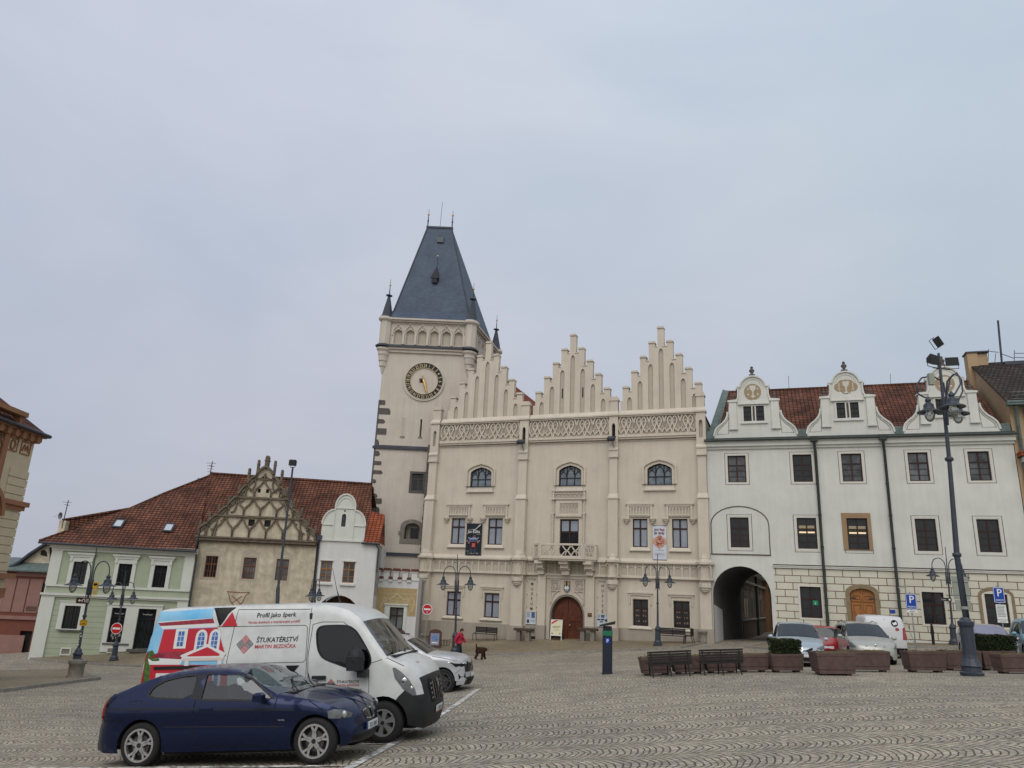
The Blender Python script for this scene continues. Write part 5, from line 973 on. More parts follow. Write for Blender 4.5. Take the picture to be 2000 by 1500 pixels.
b.box(9.0, 9.06, .08, .16, -.1, 3.5); od = b.build('oak_door', M['woodl'], rh); b = MB(); [b.box(x, x + .3, .07, .1, z, z + .06) for x in (8.36, 9.42) for z in (1.5, 3.0)]; b.build('iron_hinge', M['iron'], od); b = MB(); b.box(9.0, 9.25, .09, .1, 1.75, 2.1); b.build('paper_notice', M['pole'], od)
b = MB(); b.box(12.56, 13.18, .1, .14, .30, .56); b.build('cellar_vent', M['dark'], rh); b = MB(); b.box(10.5, 10.78, -.03, -.002, 2.22, 2.42); b.build('street_number', M['signblue'], rh)
b = MB(); b.box(-.05, 18.35, -.42, .3, 13.04, 13.10); b.tube([(-.05, -.44, 13.0), (18.35, -.44, 13.0)], .07, 8); b.box(.0, 18.3, -.3, .5, 13.1, 13.18); b.build('gutter', M['pipe'], rh)
for xp in (6.93, 11.0): b = MB(); b.box(xp - .22, xp + .22, -.55, -.2, 12.78, 13.12); b.tube([(xp, -.42, 12.8), (xp, -.38, 12.55), (xp + .05, -.16, 12.1), (xp + .02, -.14, 4.9), (xp + .02, -.2, 4.6), (xp + .02, -.2, .0)], .085, 8); [b.tube([(xp + .03, -.15, z), (xp + .03, -.15, z + .08)], .11, 8) for z in (1.5, 3.5, 6, 8, 10)]; b.build('downpipe', mat('green_black_pipe', (.03, .04, .035), .5, .3, 2), rh)
def sgable(c, h, kind):
    half = [(c + h, 13.2), (c + h, 13.36), (c + h * .985, 13.6), (c + h * .95, 13.85), (c + h * .87, 14.08), (c + h * .78, 14.27), (c + h * .70, 14.52), (c + h * .655, 14.8), (c + h * .645, 15.05), (c + 1.66, 15.08), (c + 1.66, 15.22), (c + 1.60, 15.75), (c + 1.66, 15.82), (c + 1.12, 15.86), (c + 1.02, 16.0), (c + .98, 16.3), (c + .98, 16.68), (c + 1.08, 16.7), (c + 1.08, 16.8), (c + .86, 16.8)] + arcpts(c, 16.72, .84, .82, 8, 90, 8)
    full = half + [(2 * c - x, z) for x, z in half[::-1] if abs(x - c) > .01]
    wa, wb = rect(c - .68, c - .16, 14.36, 15.42), rect(c + .14, c + .66, 14.36, 15.42)
    b = MB(); b.slab(full, [wa, wb], -.05, .30, 0, back=True)
    for s in (-1, 1):
        b.box(min(c + s * 1.12, c + s * 1.62), max(c + s * 1.12, c + s * 1.62), -.16, -.052, 13.85, 15.72); b.box(min(c + s * 1.02, c + s * 1.70), max(c + s * 1.02, c + s * 1.70), -.22, .36, 15.72, 15.84); b.box(min(c + s * 1.08, c + s * 1.66), max(c + s * 1.08, c + s * 1.66), -.2, -.052, 13.78, 13.88)
        L2 = [(c + s * (x - c), z) for x, z in half]; b.ribbon(L2[1:9], .10, -.14, -.05); b.ribbon(L2[11:], .10, -.14, .34)
    b.ribbon(arcpts(c, 16.72, .62, .62, 10, 170, 10), .04, -.08, -.05)
    b.slab(rect(c - .80, c + .78, 14.28, 15.50), [wa, wb], -.09, -.05); b.box(c - 1.0, c + 1.0, -.20, -.05, 15.52, 15.60); b.prism([(c - .24, 15.6), (c + .22, 15.6), (c, 15.86)], -.18, -.05); b.box(c - .9, c + .88, -.16, -.05, 14.18, 14.27)
    gb = b.build('scrolled_gable', M['rw'], rh)
    b = MB(); L2 = [(x, z - .0) for x, z in half[2:9]]; b.ribbon([(c + (x - c) * .94, z - .12) for x, z in half[2:9]] + [(c + 1.72, 13.5), (c + h * .93, 13.5)], .028, -.055, -.05, 0, True); b.ribbon([(c - (x - c) * .94, z - .12) for x, z in half[2:9]] + [(c - 1.72, 13.5), (c - h * .93, 13.5)], .028, -.055, -.05, 0, True)
    b.box(c - .07, c + .05, -.12, -.09, 14.4, 15.4); b.build('painted_lines', dk, gb)
    for r in (wa, wb): window(gb, r, .05, M['black'], M['glass'], .04, (.5,), (.33, .66), .025)
    b = MB(); bzm = 0
    if kind != 1: b.prism(arcpts(c - .02, 16.42, .56, .58, 0, 360, 24)[:-1], -.07, -.052, 0)
    else:
        for dx, dz, rr in ((-.42, 0, .3), (.42, 0, .3), (0, .1, .42), (-.2, .2, .3), (.2, .2, .3), (0, -.15, .34)): b.prism(arcpts(c + dx, 16.48 + dz, rr, rr, 0, 360, 16)[:-1], -.066 - .0008 * (dx + dz * 3), -.052, 0)
    b.prism([(c - .22, 16.86), (c - .18, 16.6), (c - .06, 16.48), (c - .04, 16.2), (c - .18, 16.05), (c + .18, 16.05), (c + .04, 16.2), (c + .06, 16.48), (c + .18, 16.6), (c + .22, 16.86)], -.085, -.07, 1)
    if kind != 1:
        for a in range(6): t = math.radians(30 + 60 * a); b.ball((c + .36 * math.cos(t), -.07, 16.42 + .38 * math.sin(t)), .07, 8, 1, (1, .25, 1))
    else:
        for s in (-.42, .42): b.box(c + s - .025, c + s + .025, -.085, -.066, 16.2, 16.75, 1); b.box(c + s - .1, c + s + .1, -.085, -.066, 16.3, 16.34, 1)
    b.build('chalice_medallion', [mat('ochre_medallion', (.33, .25, .16), .9, .1, 8), mat('ivory_relief', (.58, .56, .5), .9)], gb)
    b = MB()
    for x, z, k in ((c, 17.48, 1.15), (c - 1.36, 15.84, .85), (c + 1.36, 15.84, .85)): b.box(x - .17 * k, x + .17 * k, .0, .3 * k, z, z + .2 * k); b.lathe([(.10 * k, .2 * k), (.07 * k, .28 * k), (.16 * k, .42 * k), (.15 * k, .5 * k), (.08 * k, .55 * k), (.06 * k, .6 * k)], (x, .12, z), 10); b.ball((x, .12, z + .64 * k), .09 * k, 8)
    b.build('stone_urn', M['quoin'], gb)
    b = MB(); b.add([(c - 1.2, .3, 15.5), (c + 1.2, .3, 15.5), (c + 1.2, 3.5, 15.5), (c - 1.2, 3.5, 15.5), (c, .3, 16.9), (c, 3.9, 16.9)], [(0, 4, 5, 3), (1, 2, 5, 4)]); b.box(c - h * .66, c + h * .66, .3, .9, 13.2, 14.9); b.build('dormer_back', M['verdi'], gb)
for c, h, k in ((3.28, 2.68, 0), (9.15, 2.62, 1), (14.95, 2.68, 2)): sgable(c, h, k)
b = MB(); zr = 17.95; b.add([(.55, .1, 13.15), (18.2, .1, 13.15), (17.6, 5.2, zr), (1.35, 5.2, zr)], [(0, 1, 2, 3)]); b.add([(1.35, 5.2, zr), (17.6, 5.2, zr), (18.2, 10, 13), (.5, 10, 13)], [(0, 1, 2, 3)]); b.tube([(1.3, 5.2, zr), (17.6, 5.2, zr)], .1, 6); b.build('tiled_roof', M['tile'], rh)
b = MB(); b.add([(.06, -.1, 13.15), (.58, -.1, 13.15), (1.4, 5.2, zr + .1), (1.1, 5.2, zr + .25), (.0, 4, 13.1)], [(0, 1, 2, 3), (0, 3, 4)]); b.add([(.55, .12, 13.2), (.75, .1, 13.25), (1.55, 5.2, zr + .12), (1.3, 5.2, zr + .15)], [(0, 1, 2, 3)])
for x0, x1 in ((5.98, 6.5), (11.78, 12.25), (17.65, 18.15), (.05, .55)): b.box(x0, x1, -.1, .6, 13.15, 13.72)
b.build('verge_flashing', M['verdi'], rh)
b = MB(); [b.tube([wl(FR, x, y, 53.5), wl(FR, x - 1, y - 28, 53.5)], .02, 4) for x, y in ((1541, 762), (1740, 758))]; b.build('lightning_rod', M['lead'], rh)

# street beyond the arch: its left side runs off to the right
ls = wl(FR, 1450, 1240, 58.6); KS = (ls[0] - .17) / 9.5
for nme in ('passage_vault',):
    o = [k for k in kids(rh) if k.name.startswith(nme)][0]
    for v in o.data.vertices: v.co.x += KS * max(0, v.co.y - .35) * 9.5 / 9.15
def strip(q, A, B, s0, s1, z0, z1, m=0, off=0.):     # a panel on the vertical wall A-B, off metres proud of it
    A, B = Vector(A[:2]), Vector(B[:2]); d = (B - A).normalized(); n = Vector((d.y, -d.x)) * off; p, r = A + d * s0 + n, A + d * s1 + n
    q.add([(p.x, p.y, z0), (r.x, r.y, z0), (r.x, r.y, z1), (p.x, p.y, z1), (p.x - n.x, p.y - n.y, z0), (r.x - n.x, r.y - n.y, z0), (r.x - n.x, r.y - n.y, z1), (p.x - n.x, p.y - n.y, z1)], [(0, 1, 2, 3), (3, 2, 6, 7), (0, 4, 5, 1), (0, 3, 7, 4), (1, 5, 6, 2)], m)
SA, SB, SCp = at_y(1451, 1238, 59.5), at_y(1494, 1226, 80), at_y(1516, 1222, 98)
sh_ = thing('street_house', 'grey ochre street house seen through the archway', 'house'); Ln = (SB - SA).xy.length; zc1 = at_y(1461, 1138, 61).z; zc2 = at_y(1478, 1127, 70).z; zb_ = at_y(1462, 1212, 61).z
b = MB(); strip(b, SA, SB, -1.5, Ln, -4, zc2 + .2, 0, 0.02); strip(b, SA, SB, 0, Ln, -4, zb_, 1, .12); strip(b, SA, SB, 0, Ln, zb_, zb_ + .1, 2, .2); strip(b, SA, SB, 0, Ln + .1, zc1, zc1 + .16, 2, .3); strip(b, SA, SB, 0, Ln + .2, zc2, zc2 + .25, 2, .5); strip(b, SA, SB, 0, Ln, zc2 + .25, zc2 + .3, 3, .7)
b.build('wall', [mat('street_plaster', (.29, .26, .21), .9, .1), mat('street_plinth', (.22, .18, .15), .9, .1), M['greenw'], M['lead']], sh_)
for s in (1.6, 3.4, 8.0, 13.6, 17.5):
    q = MB(); strip(q, SA, SB, s, s + 1.15, zb_ + .2, zc1 - 1.2, 0, .04); strip(q, SA, SB, s, s + 1.15, zc1 - 1.05, zc1 - .5, 1, .06); strip(q, SA, SB, s - .2, s + 1.35, zc1 - .42, zc1 - .32, 1, .16); q.build('window', [M['glass'], M['creamd']], sh_)
q = MB(); pp = SA + (SB - SA) * .52; q.tube([(pp.x + .15, pp.y - .2, -3.5), (pp.x + .15, pp.y - .2, 6)], .12, 6); q.build('downpipe', M['iron'], sh_)
oh = thing('orange_house', 'orange street house farther down, seen through the archway', 'house')
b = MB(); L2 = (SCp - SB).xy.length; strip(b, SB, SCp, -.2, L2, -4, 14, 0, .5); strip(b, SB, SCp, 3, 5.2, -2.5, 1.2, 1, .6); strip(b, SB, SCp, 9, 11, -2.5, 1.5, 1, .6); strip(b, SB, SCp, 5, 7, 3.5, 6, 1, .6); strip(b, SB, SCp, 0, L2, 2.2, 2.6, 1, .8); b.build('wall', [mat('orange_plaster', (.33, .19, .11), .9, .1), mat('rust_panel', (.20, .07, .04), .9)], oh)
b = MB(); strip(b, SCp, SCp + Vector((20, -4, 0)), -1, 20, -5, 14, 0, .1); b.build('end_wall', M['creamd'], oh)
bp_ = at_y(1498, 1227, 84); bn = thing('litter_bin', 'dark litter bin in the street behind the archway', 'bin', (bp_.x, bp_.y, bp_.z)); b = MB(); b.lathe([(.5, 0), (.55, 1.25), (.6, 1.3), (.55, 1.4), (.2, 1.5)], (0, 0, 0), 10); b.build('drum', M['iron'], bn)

rs_ = thing('passage_shade_wall', 'unseen house wall added to shade the street behind the archway', 'house', FR.w(4.2 + KS * 9.5, 9.7, 0), FR.yaw - .12); b = MB(); b.box(0, 8, 0, 40, -3, 11); b.build('wall', M['creamd'], rs_)  # unseen wall, added to keep the passage and street in shade
q = MB(); q.quad((.175, .37, -1.3), (.175 + KS * 2.6, 2.95, -1.3), (.175 + KS * 2.6, 2.95, 1.95), (.175, .37, 2.3)); q.v = [(x + .02, y, z) for x, y, z in q.v]; q.build('daylit_wall_panel', M['white'], rh)  # pale panel paints the daylight at the passage mouth over darkened plaster
# ------------------------------------------------------------------ TAN HOUSE at the right edge
th = thing('tan_house', 'tall tan house with chimney and dark tiled roof behind the long pale house', 'house', FR.o, FR.yaw)
b = MB(); rz_ = wl(FR, 1917, 712, 49.6); ridge_y, ridge_z = rz_[1], rz_[2]
b.box(18.24, 30, -.02, 10, -2, 15.0); b.add([(18.24, -.05, 15.0), (18.24, ridge_y, ridge_z), (18.24, 2 * ridge_y, 15.0), (18.24, ridge_y, 15)], [(0, 3, 1), (3, 2, 1)]); b.build('wall', M['tan'], th)
b = MB(); b.add([(18.12, -.5, 14.9), (30, -.5, 14.9), (30, ridge_y, ridge_z + .12), (18.12, ridge_y, ridge_z + .12)], [(0, 1, 2, 3)]); b.add([(18.12, -.5, 14.8), (18.12, -.5, 14.9), (18.12, ridge_y, ridge_z + .12), (18.12, ridge_y, ridge_z)], [(0, 1, 2, 3)]); b.add([(30, ridge_y, ridge_z + .1), (18.1, ridge_y, ridge_z + .1), (18.1, 2 * ridge_y, 15), (30, 2 * ridge_y, 15)], [(0, 1, 2, 3)]); rt = b.build('tiled_roof', M['tiled'], th)
b = MB(); b.box(18.0, 30, -.75, -.4, 14.72, 14.92); b.tube([(18.0, -.7, 14.9), (30, -.7, 14.9)], .09, 6); [b.tube([(18.5, -.4 + k * .12, 15.05 + k * .14), (30, -.4 + k * .12, 15.05 + k * .14)], .03, 4) for k in (1, 3, 5)]; b.tube([(18.45, -.55, 14.7), (18.55, -.2, 14.2), (18.5, -.15, 0)], .10, 8); b.tube([(19.0, -.12, 14.9), (19.0, -.12, 0)], .05, 6); b.build('gutter', M['verdi'], th)
c0 = wl(FR, 1888, 690, 49.4); c1 = wl(FR, 1925, 691, 49.4); c2 = wl(FR, 1905, 748, 49.4)
b = MB(); b.box(c0[0], c0[0] + .65, c0[1], c0[1] + .9, c2[2] - 1.6, c0[2]); b.box(c0[0] + .65, c1[0], c0[1] + .12, c0[1] + .8, c2[2] - 1.6, c0[2] - .05); b.box(c0[0] - .08, c1[0] + .08, c0[1] - .08, c0[1] + .98, c0[2], c0[2] + .1, 1); b.build('chimney', [M['tan'], M['lead']], th)
b = MB(); b.prism([(18.28, 11.55), (19.6, 11.6), (19.6, 11.9), (18.28, 11.85)], -.8, -.0); b.box(18.45, 19.5, -.6, -.02, 11.25, 11.55, 1); b.box(18.6, 19.5, -.5, -.02, 10.9, 11.25, 1); b.build('tiled_hood', [M['tileo'], M['rw']], th)
b = MB(); p0 = wl(FR, 1957, 712, 49); p1 = wl(FR, 1949, 626, 49); b.tube([p0, p1], .07, 5)
for (xa, ya, xb, yb_) in ((1930, 705, 1931, 682), (1943, 707, 1945, 690), (1930, 686, 1950, 688), (1981, 706, 1981, 684), (1981, 690, 2006, 690), (1981, 698, 2006, 699), (1953, 690, 1981, 700)): b.tube([wl(FR, xa, ya, 48.8), wl(FR, xb, yb_, 48.8)], .025, 4)
pq = wl(FR, 1962, 707, 48.6); b.box(pq[0], pq[0] + 3, pq[1], pq[1] + .5, pq[2] - .2, pq[2] + .05); b.build('roof_aerials', M['lead'], th)

# ------------------------------------------------------------------ PINK HOUSE far left, ORNATE HOUSE at the left edge
FP = Frame(at_y(80, 1285, 60), .06); ph = thing('pink_house', 'pink and rust red house in the side street beside the green house', 'house', FP.o, FP.yaw)
uz = lambda x, y: FP.uv(x, y)
L0 = uz(16, 1108); R0 = uz(92, 1108)
b = MB(); b.slab(rect(-4.0, 3.5, -3, R0[1] - .2), [rect(*[uz(55, 1190)[0], uz(80, 1190)[0]], uz(60, 1176)[1], uz(60, 1138)[1]), rect(uz(38, 1240)[0], uz(62, 1240)[0], -.6, uz(45, 1232)[1])], 0, .3); b.box(-4, 3.5, .6, 8, -3, 7); b.build('wall', M['red'], ph)
b = MB(); z1, z2 = uz(40, 1130)[1], uz(40, 1196)[1]
b.box(-1.95, -1.0, -.05, -.002, z2, z1); b.box(uz(52, 1186)[0], .4, -.05, -.002, uz(60, 1194)[1], uz(60, 1184)[1]); b.box(-2.9, -2.05, -.05, -.002, z2, z1); b.box(-3.9, -3.0, -.05, -.002, z2, z1); b.box(-3.6, -1.5, -.05, -.002, -.5, uz(20, 1240)[1]); b.box(-4.1, 3.5, -.16, -.002, uz(40, 1210)[1], uz(40, 1203)[1]); b.box(-3.1, 3.5, -.1, -.002, R0[1] - .75, R0[1] - .45); b.build('pink_panels', M['pink'], ph)
window(ph, rect(uz(55, 1190)[0], uz(80, 1190)[0], uz(60, 1176)[1], uz(60, 1138)[1]), .1, M['brown'], M['glassg'], .06, (.5,), (.6,), .05, thin=(3, (.3,)))
b = MB(); b.box(uz(38, 1240)[0] - .1, uz(62, 1240)[0] + .1, .28, .3, -.8, uz(45, 1232)[1] + .1); b.build('dark_gateway', M['dark'], ph)
e0, e1, e2 = uz(13, 1113), uz(92, 1096), uz(88, 1066)
b = MB(); zt = R0[1] - .2; b.add([(-4.2, -.6, zt - .1), (3.6, -.6, zt - .1), (3.6, .1, zt + .55), (-3.7, .1, zt + .55)], [(0, 1, 2, 3)]); b.box(-4.2, 3.6, -.62, .0, zt - .2, zt - .08); b.build('skirt_roof', M['verdi'], ph)
W2 = lambda *pts: [uz(*p_) for p_ in pts]
b = MB(); b.prism(W2((42, 1099), (60, 1084), (92, 1064), (96, 1100)), .05, .3); b.build('gable_wall', M['beige'], ph); b = MB(); b.ribbon(W2((10, 1116), (42, 1098), (62, 1082), (90, 1064), (110, 1052)), .16, -.4, 8); b.build('dark_verge', M['iron'], ph)
b = MB(); b.prism(W2((79, 1084), (92, 1087), (91, 1078), (86, 1074), (80, 1076)), .0, .04); b.build('attic_window', M['dark'], ph)

OX = at_y(43, 974, 33); FO = Frame((OX.x, OX.y, OX.z), PI / 2 + .045); orn = thing('ornate_corner_house', 'ornate cream and terracotta corner house with wide eaves and a carved frieze', 'house', FO.o, FO.yaw)
# seen at a slant: u grows away from the camera (negative u is nearer)
terra = mat('terracotta_trim', (.30, .15, .085), .9, .15, 3); crm = mat('cream_ashlar', (.56, .48, .34), .9, .08, 2)
U = lambda x, y: FO.uv(x, y)
zc = U(60, 887)[1] - .42; zs_ = U(43, 985)[1]; zl = U(10, 1125)[1]
ow = [(-3.6, -2.3)]; wz = (zs_ + .15, zs_ + 2.75)
b = MB(); b.slab(rect(-22, 0, -12, zc + 1.1), [rect(a, c, *wz) for a, c in ow + [(-6.6, -5.3), (-9.6, -8.3)]] + [arch(a, c, zl + .5, zl + 2.2, zl + 2.9, 8) for a, c in ow + [(-6.6, -5.3)]], 0, .3); b.box(-22, 0, .5, 9, -12, zc + 1.1); b.box(-.3, 0, .3, 9, -12, zc + 1.1); b.build('wall', crm, orn)
b = MB()
for k in range(26): z = zc - .4 - k * .36; b.box(-1.35, .04, -.05, -.002, z - .325, z)
b.build('corner_ashlar', crm, orn)
b = MB(); b.box(-22, .25, -.25, 9, zs_ - .12, zs_ + .08); b.box(-22, .12, -.15, 9, zs_ - .3, zs_ - .12); b.box(-22, .3, -.3, 9, zl - .1, zl + .12); b.box(-22, .15, -.1, 9, zl - .9, zl - .5)
b.box(-22, .18, -.2, 9, zc + 1.0, zc + 1.2); b.box(-22, .28, -.34, 9, zc + 1.2, zc + 1.34)
for k in range(24): u = -.2 - k * .55; b.box(u - .12, u + .12, -.3, -.02, zc + .9, zc + 1.2)
for a, c in ow + [(-6.6, -5.3)]:
    b.slab(rect(a - .35, c + .35, zs_ + .08, zs_ + 3.0), [rect(a, c, *wz)], -.1, -.002); b.box(a - .6, c + .6, -.5, -.002, zs_ + 3.55, zs_ + 3.75); b.box(a - .5, c + .5, -.35, -.002, zs_ + 3.0, zs_ + 3.12)
    for x in (a - .5, c + .3): b.box(x, x + .2, -.35, -.002, zs_ + 3.0, zs_ + 3.55)
    b.slab(arch(a - .4, c + .4, zl + .4, zl + 2.3, zl + 3.5, 8), [arch(a, c, zl + .5, zl + 2.2, zl + 2.9, 8)], -.2, -.002); b.ribbon(arcpts((a + c) / 2, zl + 2.4, 1.15, 1.15, 0, 180, 10), .2, -.45, -.002)
b.build('terracotta_mouldings', terra, orn)
b = MB()
for k in range(12): u = -.6 - k * .95; b.ribbon(rect(u - .34, u + .34, zc + .32, zc + .85), .06, -.04, -.002, 0, True); (b.ribbon(arcpts(u, zc + .58, .16, .2, 0, 360, 10)[:-1], .06, -.06, -.002, 0, True) if k % 2 else b.ribbon([(u - .25, zc + .45), (u - .1, zc + .7), (u, zc + .5), (u + .1, zc + .7), (u + .25, zc + .45)], .09, -.06, -.002))
for a, c in ow: u = (a + c) / 2; b.ribbon([(u - .5, zs_ + 3.2), (u - .2, zs_ + 3.45), (u, zs_ + 3.2), (u + .2, zs_ + 3.45), (u + .5, zs_ + 3.2)], .10, -.06, -.002)
b.build('frieze_ornament', terra, orn)
for a, c in ow + [(-6.6, -5.3)]: window(orn, rect(a, c, *wz), .12, M['brown'], M['glass'], .08, (.5,), (.66,), .08); window(orn, arch(a, c, zl + .5, zl + 2.2, zl + 2.9, 8), .12, M['brown'], M['glass'], .08, (.5,), (.6,), .08)
b = MB(); b.add([(.34, -.42, zc + 1.32), (-22, -.42, zc + 1.32), (-22, 4, zc + 5.0), (-3.5, 4, zc + 5.0)], [(3, 2, 1, 0)]); b.add([(.34, -.42, zc + 1.32), (-3.5, 4, zc + 5.0), (.34, 9, zc + 1.32)], [(0, 2, 1)]); b.build('roof', mat_brick('maroon_tiles', (.12, .04, .03), (.09, .035, .03), (.02, .012, .01), .3, .25, .03, .85, 'XZ', .6), orn)
b = MB(); b.tube([(.34, -.44, zc + 1.32), (-22, -.44, zc + 1.32)], .08, 6); b.tube([(.34, -.44, zc + 1.32), (.34, 9, zc + 1.32)], .08, 6); b.build('gutter', M['lead'], orn)
OU = -5.2
b = MB(); b.slab(arch(OU - 2.4, OU, zs_ + 1.9, zc + .0, zc + 1.1, 10), [arch(OU - 2.1, OU - .3, zs_ + 2.2, zc - .2, zc + .7, 10)], -.9, -.5); b.box(OU - 2.5, OU + .1, -1.0, -.0, zs_ + 2.0, zs_ + 2.35); b.box(OU - 2.2, OU - .2, -.8, 0, zs_ + .1, zs_ + 2.0); b.build('bay_oriel', M['greenw'], orn)
b = MB(); b.add([(OU - 2.7, -1.2, zs_ + 1.6), (OU + .2, -1.2, zs_ + 1.6), (OU + .1, 0, zs_ + 2.0), (OU - 2.6, 0, zs_ + 2.0)], [(0, 1, 2, 3)]); b.build('oriel_roof', terra, orn)
b = MB(); b.box(.0, .25, .4, .75, zs_ - 2.2, zs_ - 1.5); b.build('wall_box', M['pole'], orn)
# ------------------------------------------------------------------ VEHICLES
def carpaint(name, col, rough=.28, metal=.0, dirt=.0): return mat(name, col, rough, .05, 2, metal=metal, spec=.4, coat=.22)
M['rubber'] = mat('tyre_rubber', (.018, .018, .019), .85, .2, 8); M['alloy'] = mat('alloy_wheel', (.48, .48, .49), .3, .05, metal=.75); M['alloyd'] = mat('dark_alloy', (.09, .09, .10), .35, .1, metal=.6)
M['plastic'] = mat('black_plastic', (.018, .019, .021), .55, .15, 4); M['clear'] = mat_clear('car_glass'); M['cleard'] = mat_clear('tinted_car_glass', (.12, .14, .15), .15); M['seat'] = mat('dark_seat_cloth', (.035, .035, .04), .8, .2, 6)
M['lens'] = mat('headlamp_lens', (.15, .165, .175), .25, .35, 12, spec=.6); M['chrome'] = mat('chrome', (.6, .6, .62), .12, .05, metal=1); M['redl'] = mat('red_lamp', (.30, .012, .012), .2, .2, 8, spec=.8); M['amber'] = mat('amber_lamp', (.5, .12, .02), .25, .1, spec=.8)
M['plate'] = mat('number_plate', (.62, .64, .66), .4, .03); M['seam'] = mat('panel_gap', (.008, .008, .010), .8, .05)
def chaikin(p, n=2):
    for _ in range(n): p = [q for a, b_ in zip(p, p[1:] + p[:1]) for q in ((a[0] * .8 + b_[0] * .2, a[1] * .8 + b_[1] * .2), (a[0] * .2 + b_[0] * .8, a[1] * .2 + b_[1] * .8))]
    return p
def interp(path, x):
    z = -9
    for (a, b_) in zip(path, path[1:]):
        x0, z0 = a[:2]; x1, z1 = b_[:2]
        if min(x0, x1) - 1e-6 <= x <= max(x0, x1) + 1e-6: z = max(z, z0 + (z1 - z0) * (x - x0) / (x1 - x0) if abs(x1 - x0) > 1e-6 else max(z0, z1))
    return z
def resample(path, step=.10):
    out = []; t = 'p'
    for a, b_ in zip(path, path[1:]):
        n = max(1, int(math.hypot(b_[0] - a[0], b_[1] - a[1]) / step + .5)); t = a[2] if len(a) > 2 else t
        out += [(a[0] + (b_[0] - a[0]) * k / n, a[1] + (b_[1] - a[1]) * k / n, t) for k in range(n)]
    out.append((path[-1][0], path[-1][1], 'p')); return out
class Car:
    """body drawn from its side view; x forward from the front axle, z up from the ground, y towards the car's left"""
    def __init__(s, name, label, cat, path, W, wheels, rad, belt, tumble, sill, paint, group=None, arch=.06, rf=.55, rr=.5, kf=.34, kr=.22, rnd=.12, rin=.07, low=.16, crown=.035, noseb=.10, zsill=.35, track=None, rin2=True):
        s.rin2 = rin2
        s.root = thing(name, label, cat, group=group); s.path = path; s.W = W; s.wheels = wheels; s.rad = rad; s.belt = belt; s.tumble = tumble; s.paint = paint
        s.x0 = min(p[0] for p in path); s.x1 = max(p[0] for p in path); s.rf, s.rr, s.kf, s.kr = rf, rr, kf, kr; s.rnd, s.rin = rnd, rin; s.zsill = zsill
        s.noseb = noseb; s.crown = crown; s.track = track or W - .11
        top = resample(path); s.top = top
        ra = rad + arch; bot = []; zb = sill
        for xw in wheels:                              # bottom edge with both arches, front to rear
            a = math.asin(max(-1, min(1, (zb - rad) / ra))); n = 14; st = PI - a; en = a
            pts = [(xw + ra * math.cos(a + (PI - 2 * a) * k / n), rad + ra * math.sin(a + (PI - 2 * a) * k / n)) for k in range(n + 1)]
            bot += [(xw + ra * math.cos(a) + .25, zb)] if xw + ra * math.cos(a) + .25 < s.x1 - .1 else []
            bot += pts; s.ra = ra
        xe = bot[-1][0]; bot += [(xe - .25, zb)] if xe - .25 > s.x0 + .15 else []
        s.outline = [(p[0], p[1]) for p in top] + bot
        s.bot = bot
    def hw(s, x, z):
        w_ = s.W
        if x > s.x1 - s.rf: w_ *= 1 - s.kf * min(1, (x - s.x1 + s.rf) / s.rf) ** 2.6
        if x < s.x0 + s.rr: w_ *= 1 - s.kr * min(1, (s.x0 + s.rr - x) / s.rr) ** 2.6
        if z > s.belt: w_ -= (z - s.belt) * s.tumble
        if z < s.zsill: w_ -= (s.zsill - z) * .25
        if s.rin2: w_ += .018 * math.exp(-((z - s.belt + .12) / .10) ** 2) - .012 * math.exp(-((z - s.belt + .30) / .12) ** 2)
        d = interp(s.path, x) - z
        if d < s.rnd: w_ -= s.rin * (1 - max(0, d) / s.rnd) ** 2
        return w_
    def P(s, x, z, side=-1, off=0.): return (x, side * (s.hw(x, z) + off), z)
    def body(s, holes=(), extra=(), grid=.11, name='body', seams=(), black=()):
        b = MB(); P_, T = cdt(ccw(s.outline), holes, grid, black)
        blk = lambda c: any(inside(c, q) for q in black)
        for sd in (-1, 1):
            mi = [1 if blk(((P_[t[0]][0] + P_[t[1]][0] + P_[t[2]][0]) / 3, (P_[t[0]][1] + P_[t[1]][1] + P_[t[2]][1]) / 3)) else 0 for t in T]
            for t, m_ in zip(T, mi): 
                q = [s.P(P_[i][0], P_[i][1], sd) for i in (t if sd == -1 else t[::-1])]; b.add(q, [(0, 1, 2)], m_)
        g = {'g': MB(), 'k': b, 'p': b}; N_ = 8; rows = []
        for i, (x, z, t) in enumerate(s.top):
            a = s.top[max(0, i - 1)]; c = s.top[min(len(s.top) - 1, i + 1)]; d = Vector((c[0] - a[0], c[1] - a[1])).normalized(); n = Vector((-d.y, d.x))
            cr_ = s.crown + (s.noseb - s.crown) * abs(n.x) ** 1.5; h = s.hw(x, z); edge = i in (0, len(s.top) - 1)
            rows.append([(x + n.x * cr_ * (1 - u * u), u * h, z + n.y * cr_ * (1 - u * u)) for u in (-1 + 2 * k / N_ for k in range(N_ + 1))])
        ws = {}
        for i in range(len(s.top) - 1):
            t = s.top[i][2]; mb_ = ws.setdefault(t, MB()) if t[0] == 'g' else b
            for k in range(N_): mb_.add([rows[i][k], rows[i][k + 1], rows[i + 1][k + 1], rows[i + 1][k]], [(3, 2, 1, 0)], 1 if t == 'k' else 0)
        s.rows = rows
        for poly, m_ in extra: b.add(poly, [tuple(range(len(poly)))], m_)
        o = b.build(name, [s.paint, M['plastic']], s.root, angle=38, weld=2)
        for t, mb_ in ws.items(): mb_.build({'gf': 'windscreen', 'gr': 'rear_window', 'gt': 'glass_roof'}.get(t, 'glass'), s.glass, s.root, angle=60, weld=True)
        s.bodyo = o
        if seams:
            q = MB()
            for ln in seams:
                for sd in (-1, 1): s.line(q, ln, .010, sd)
            q.build('panel_gaps', M['seam'], o)
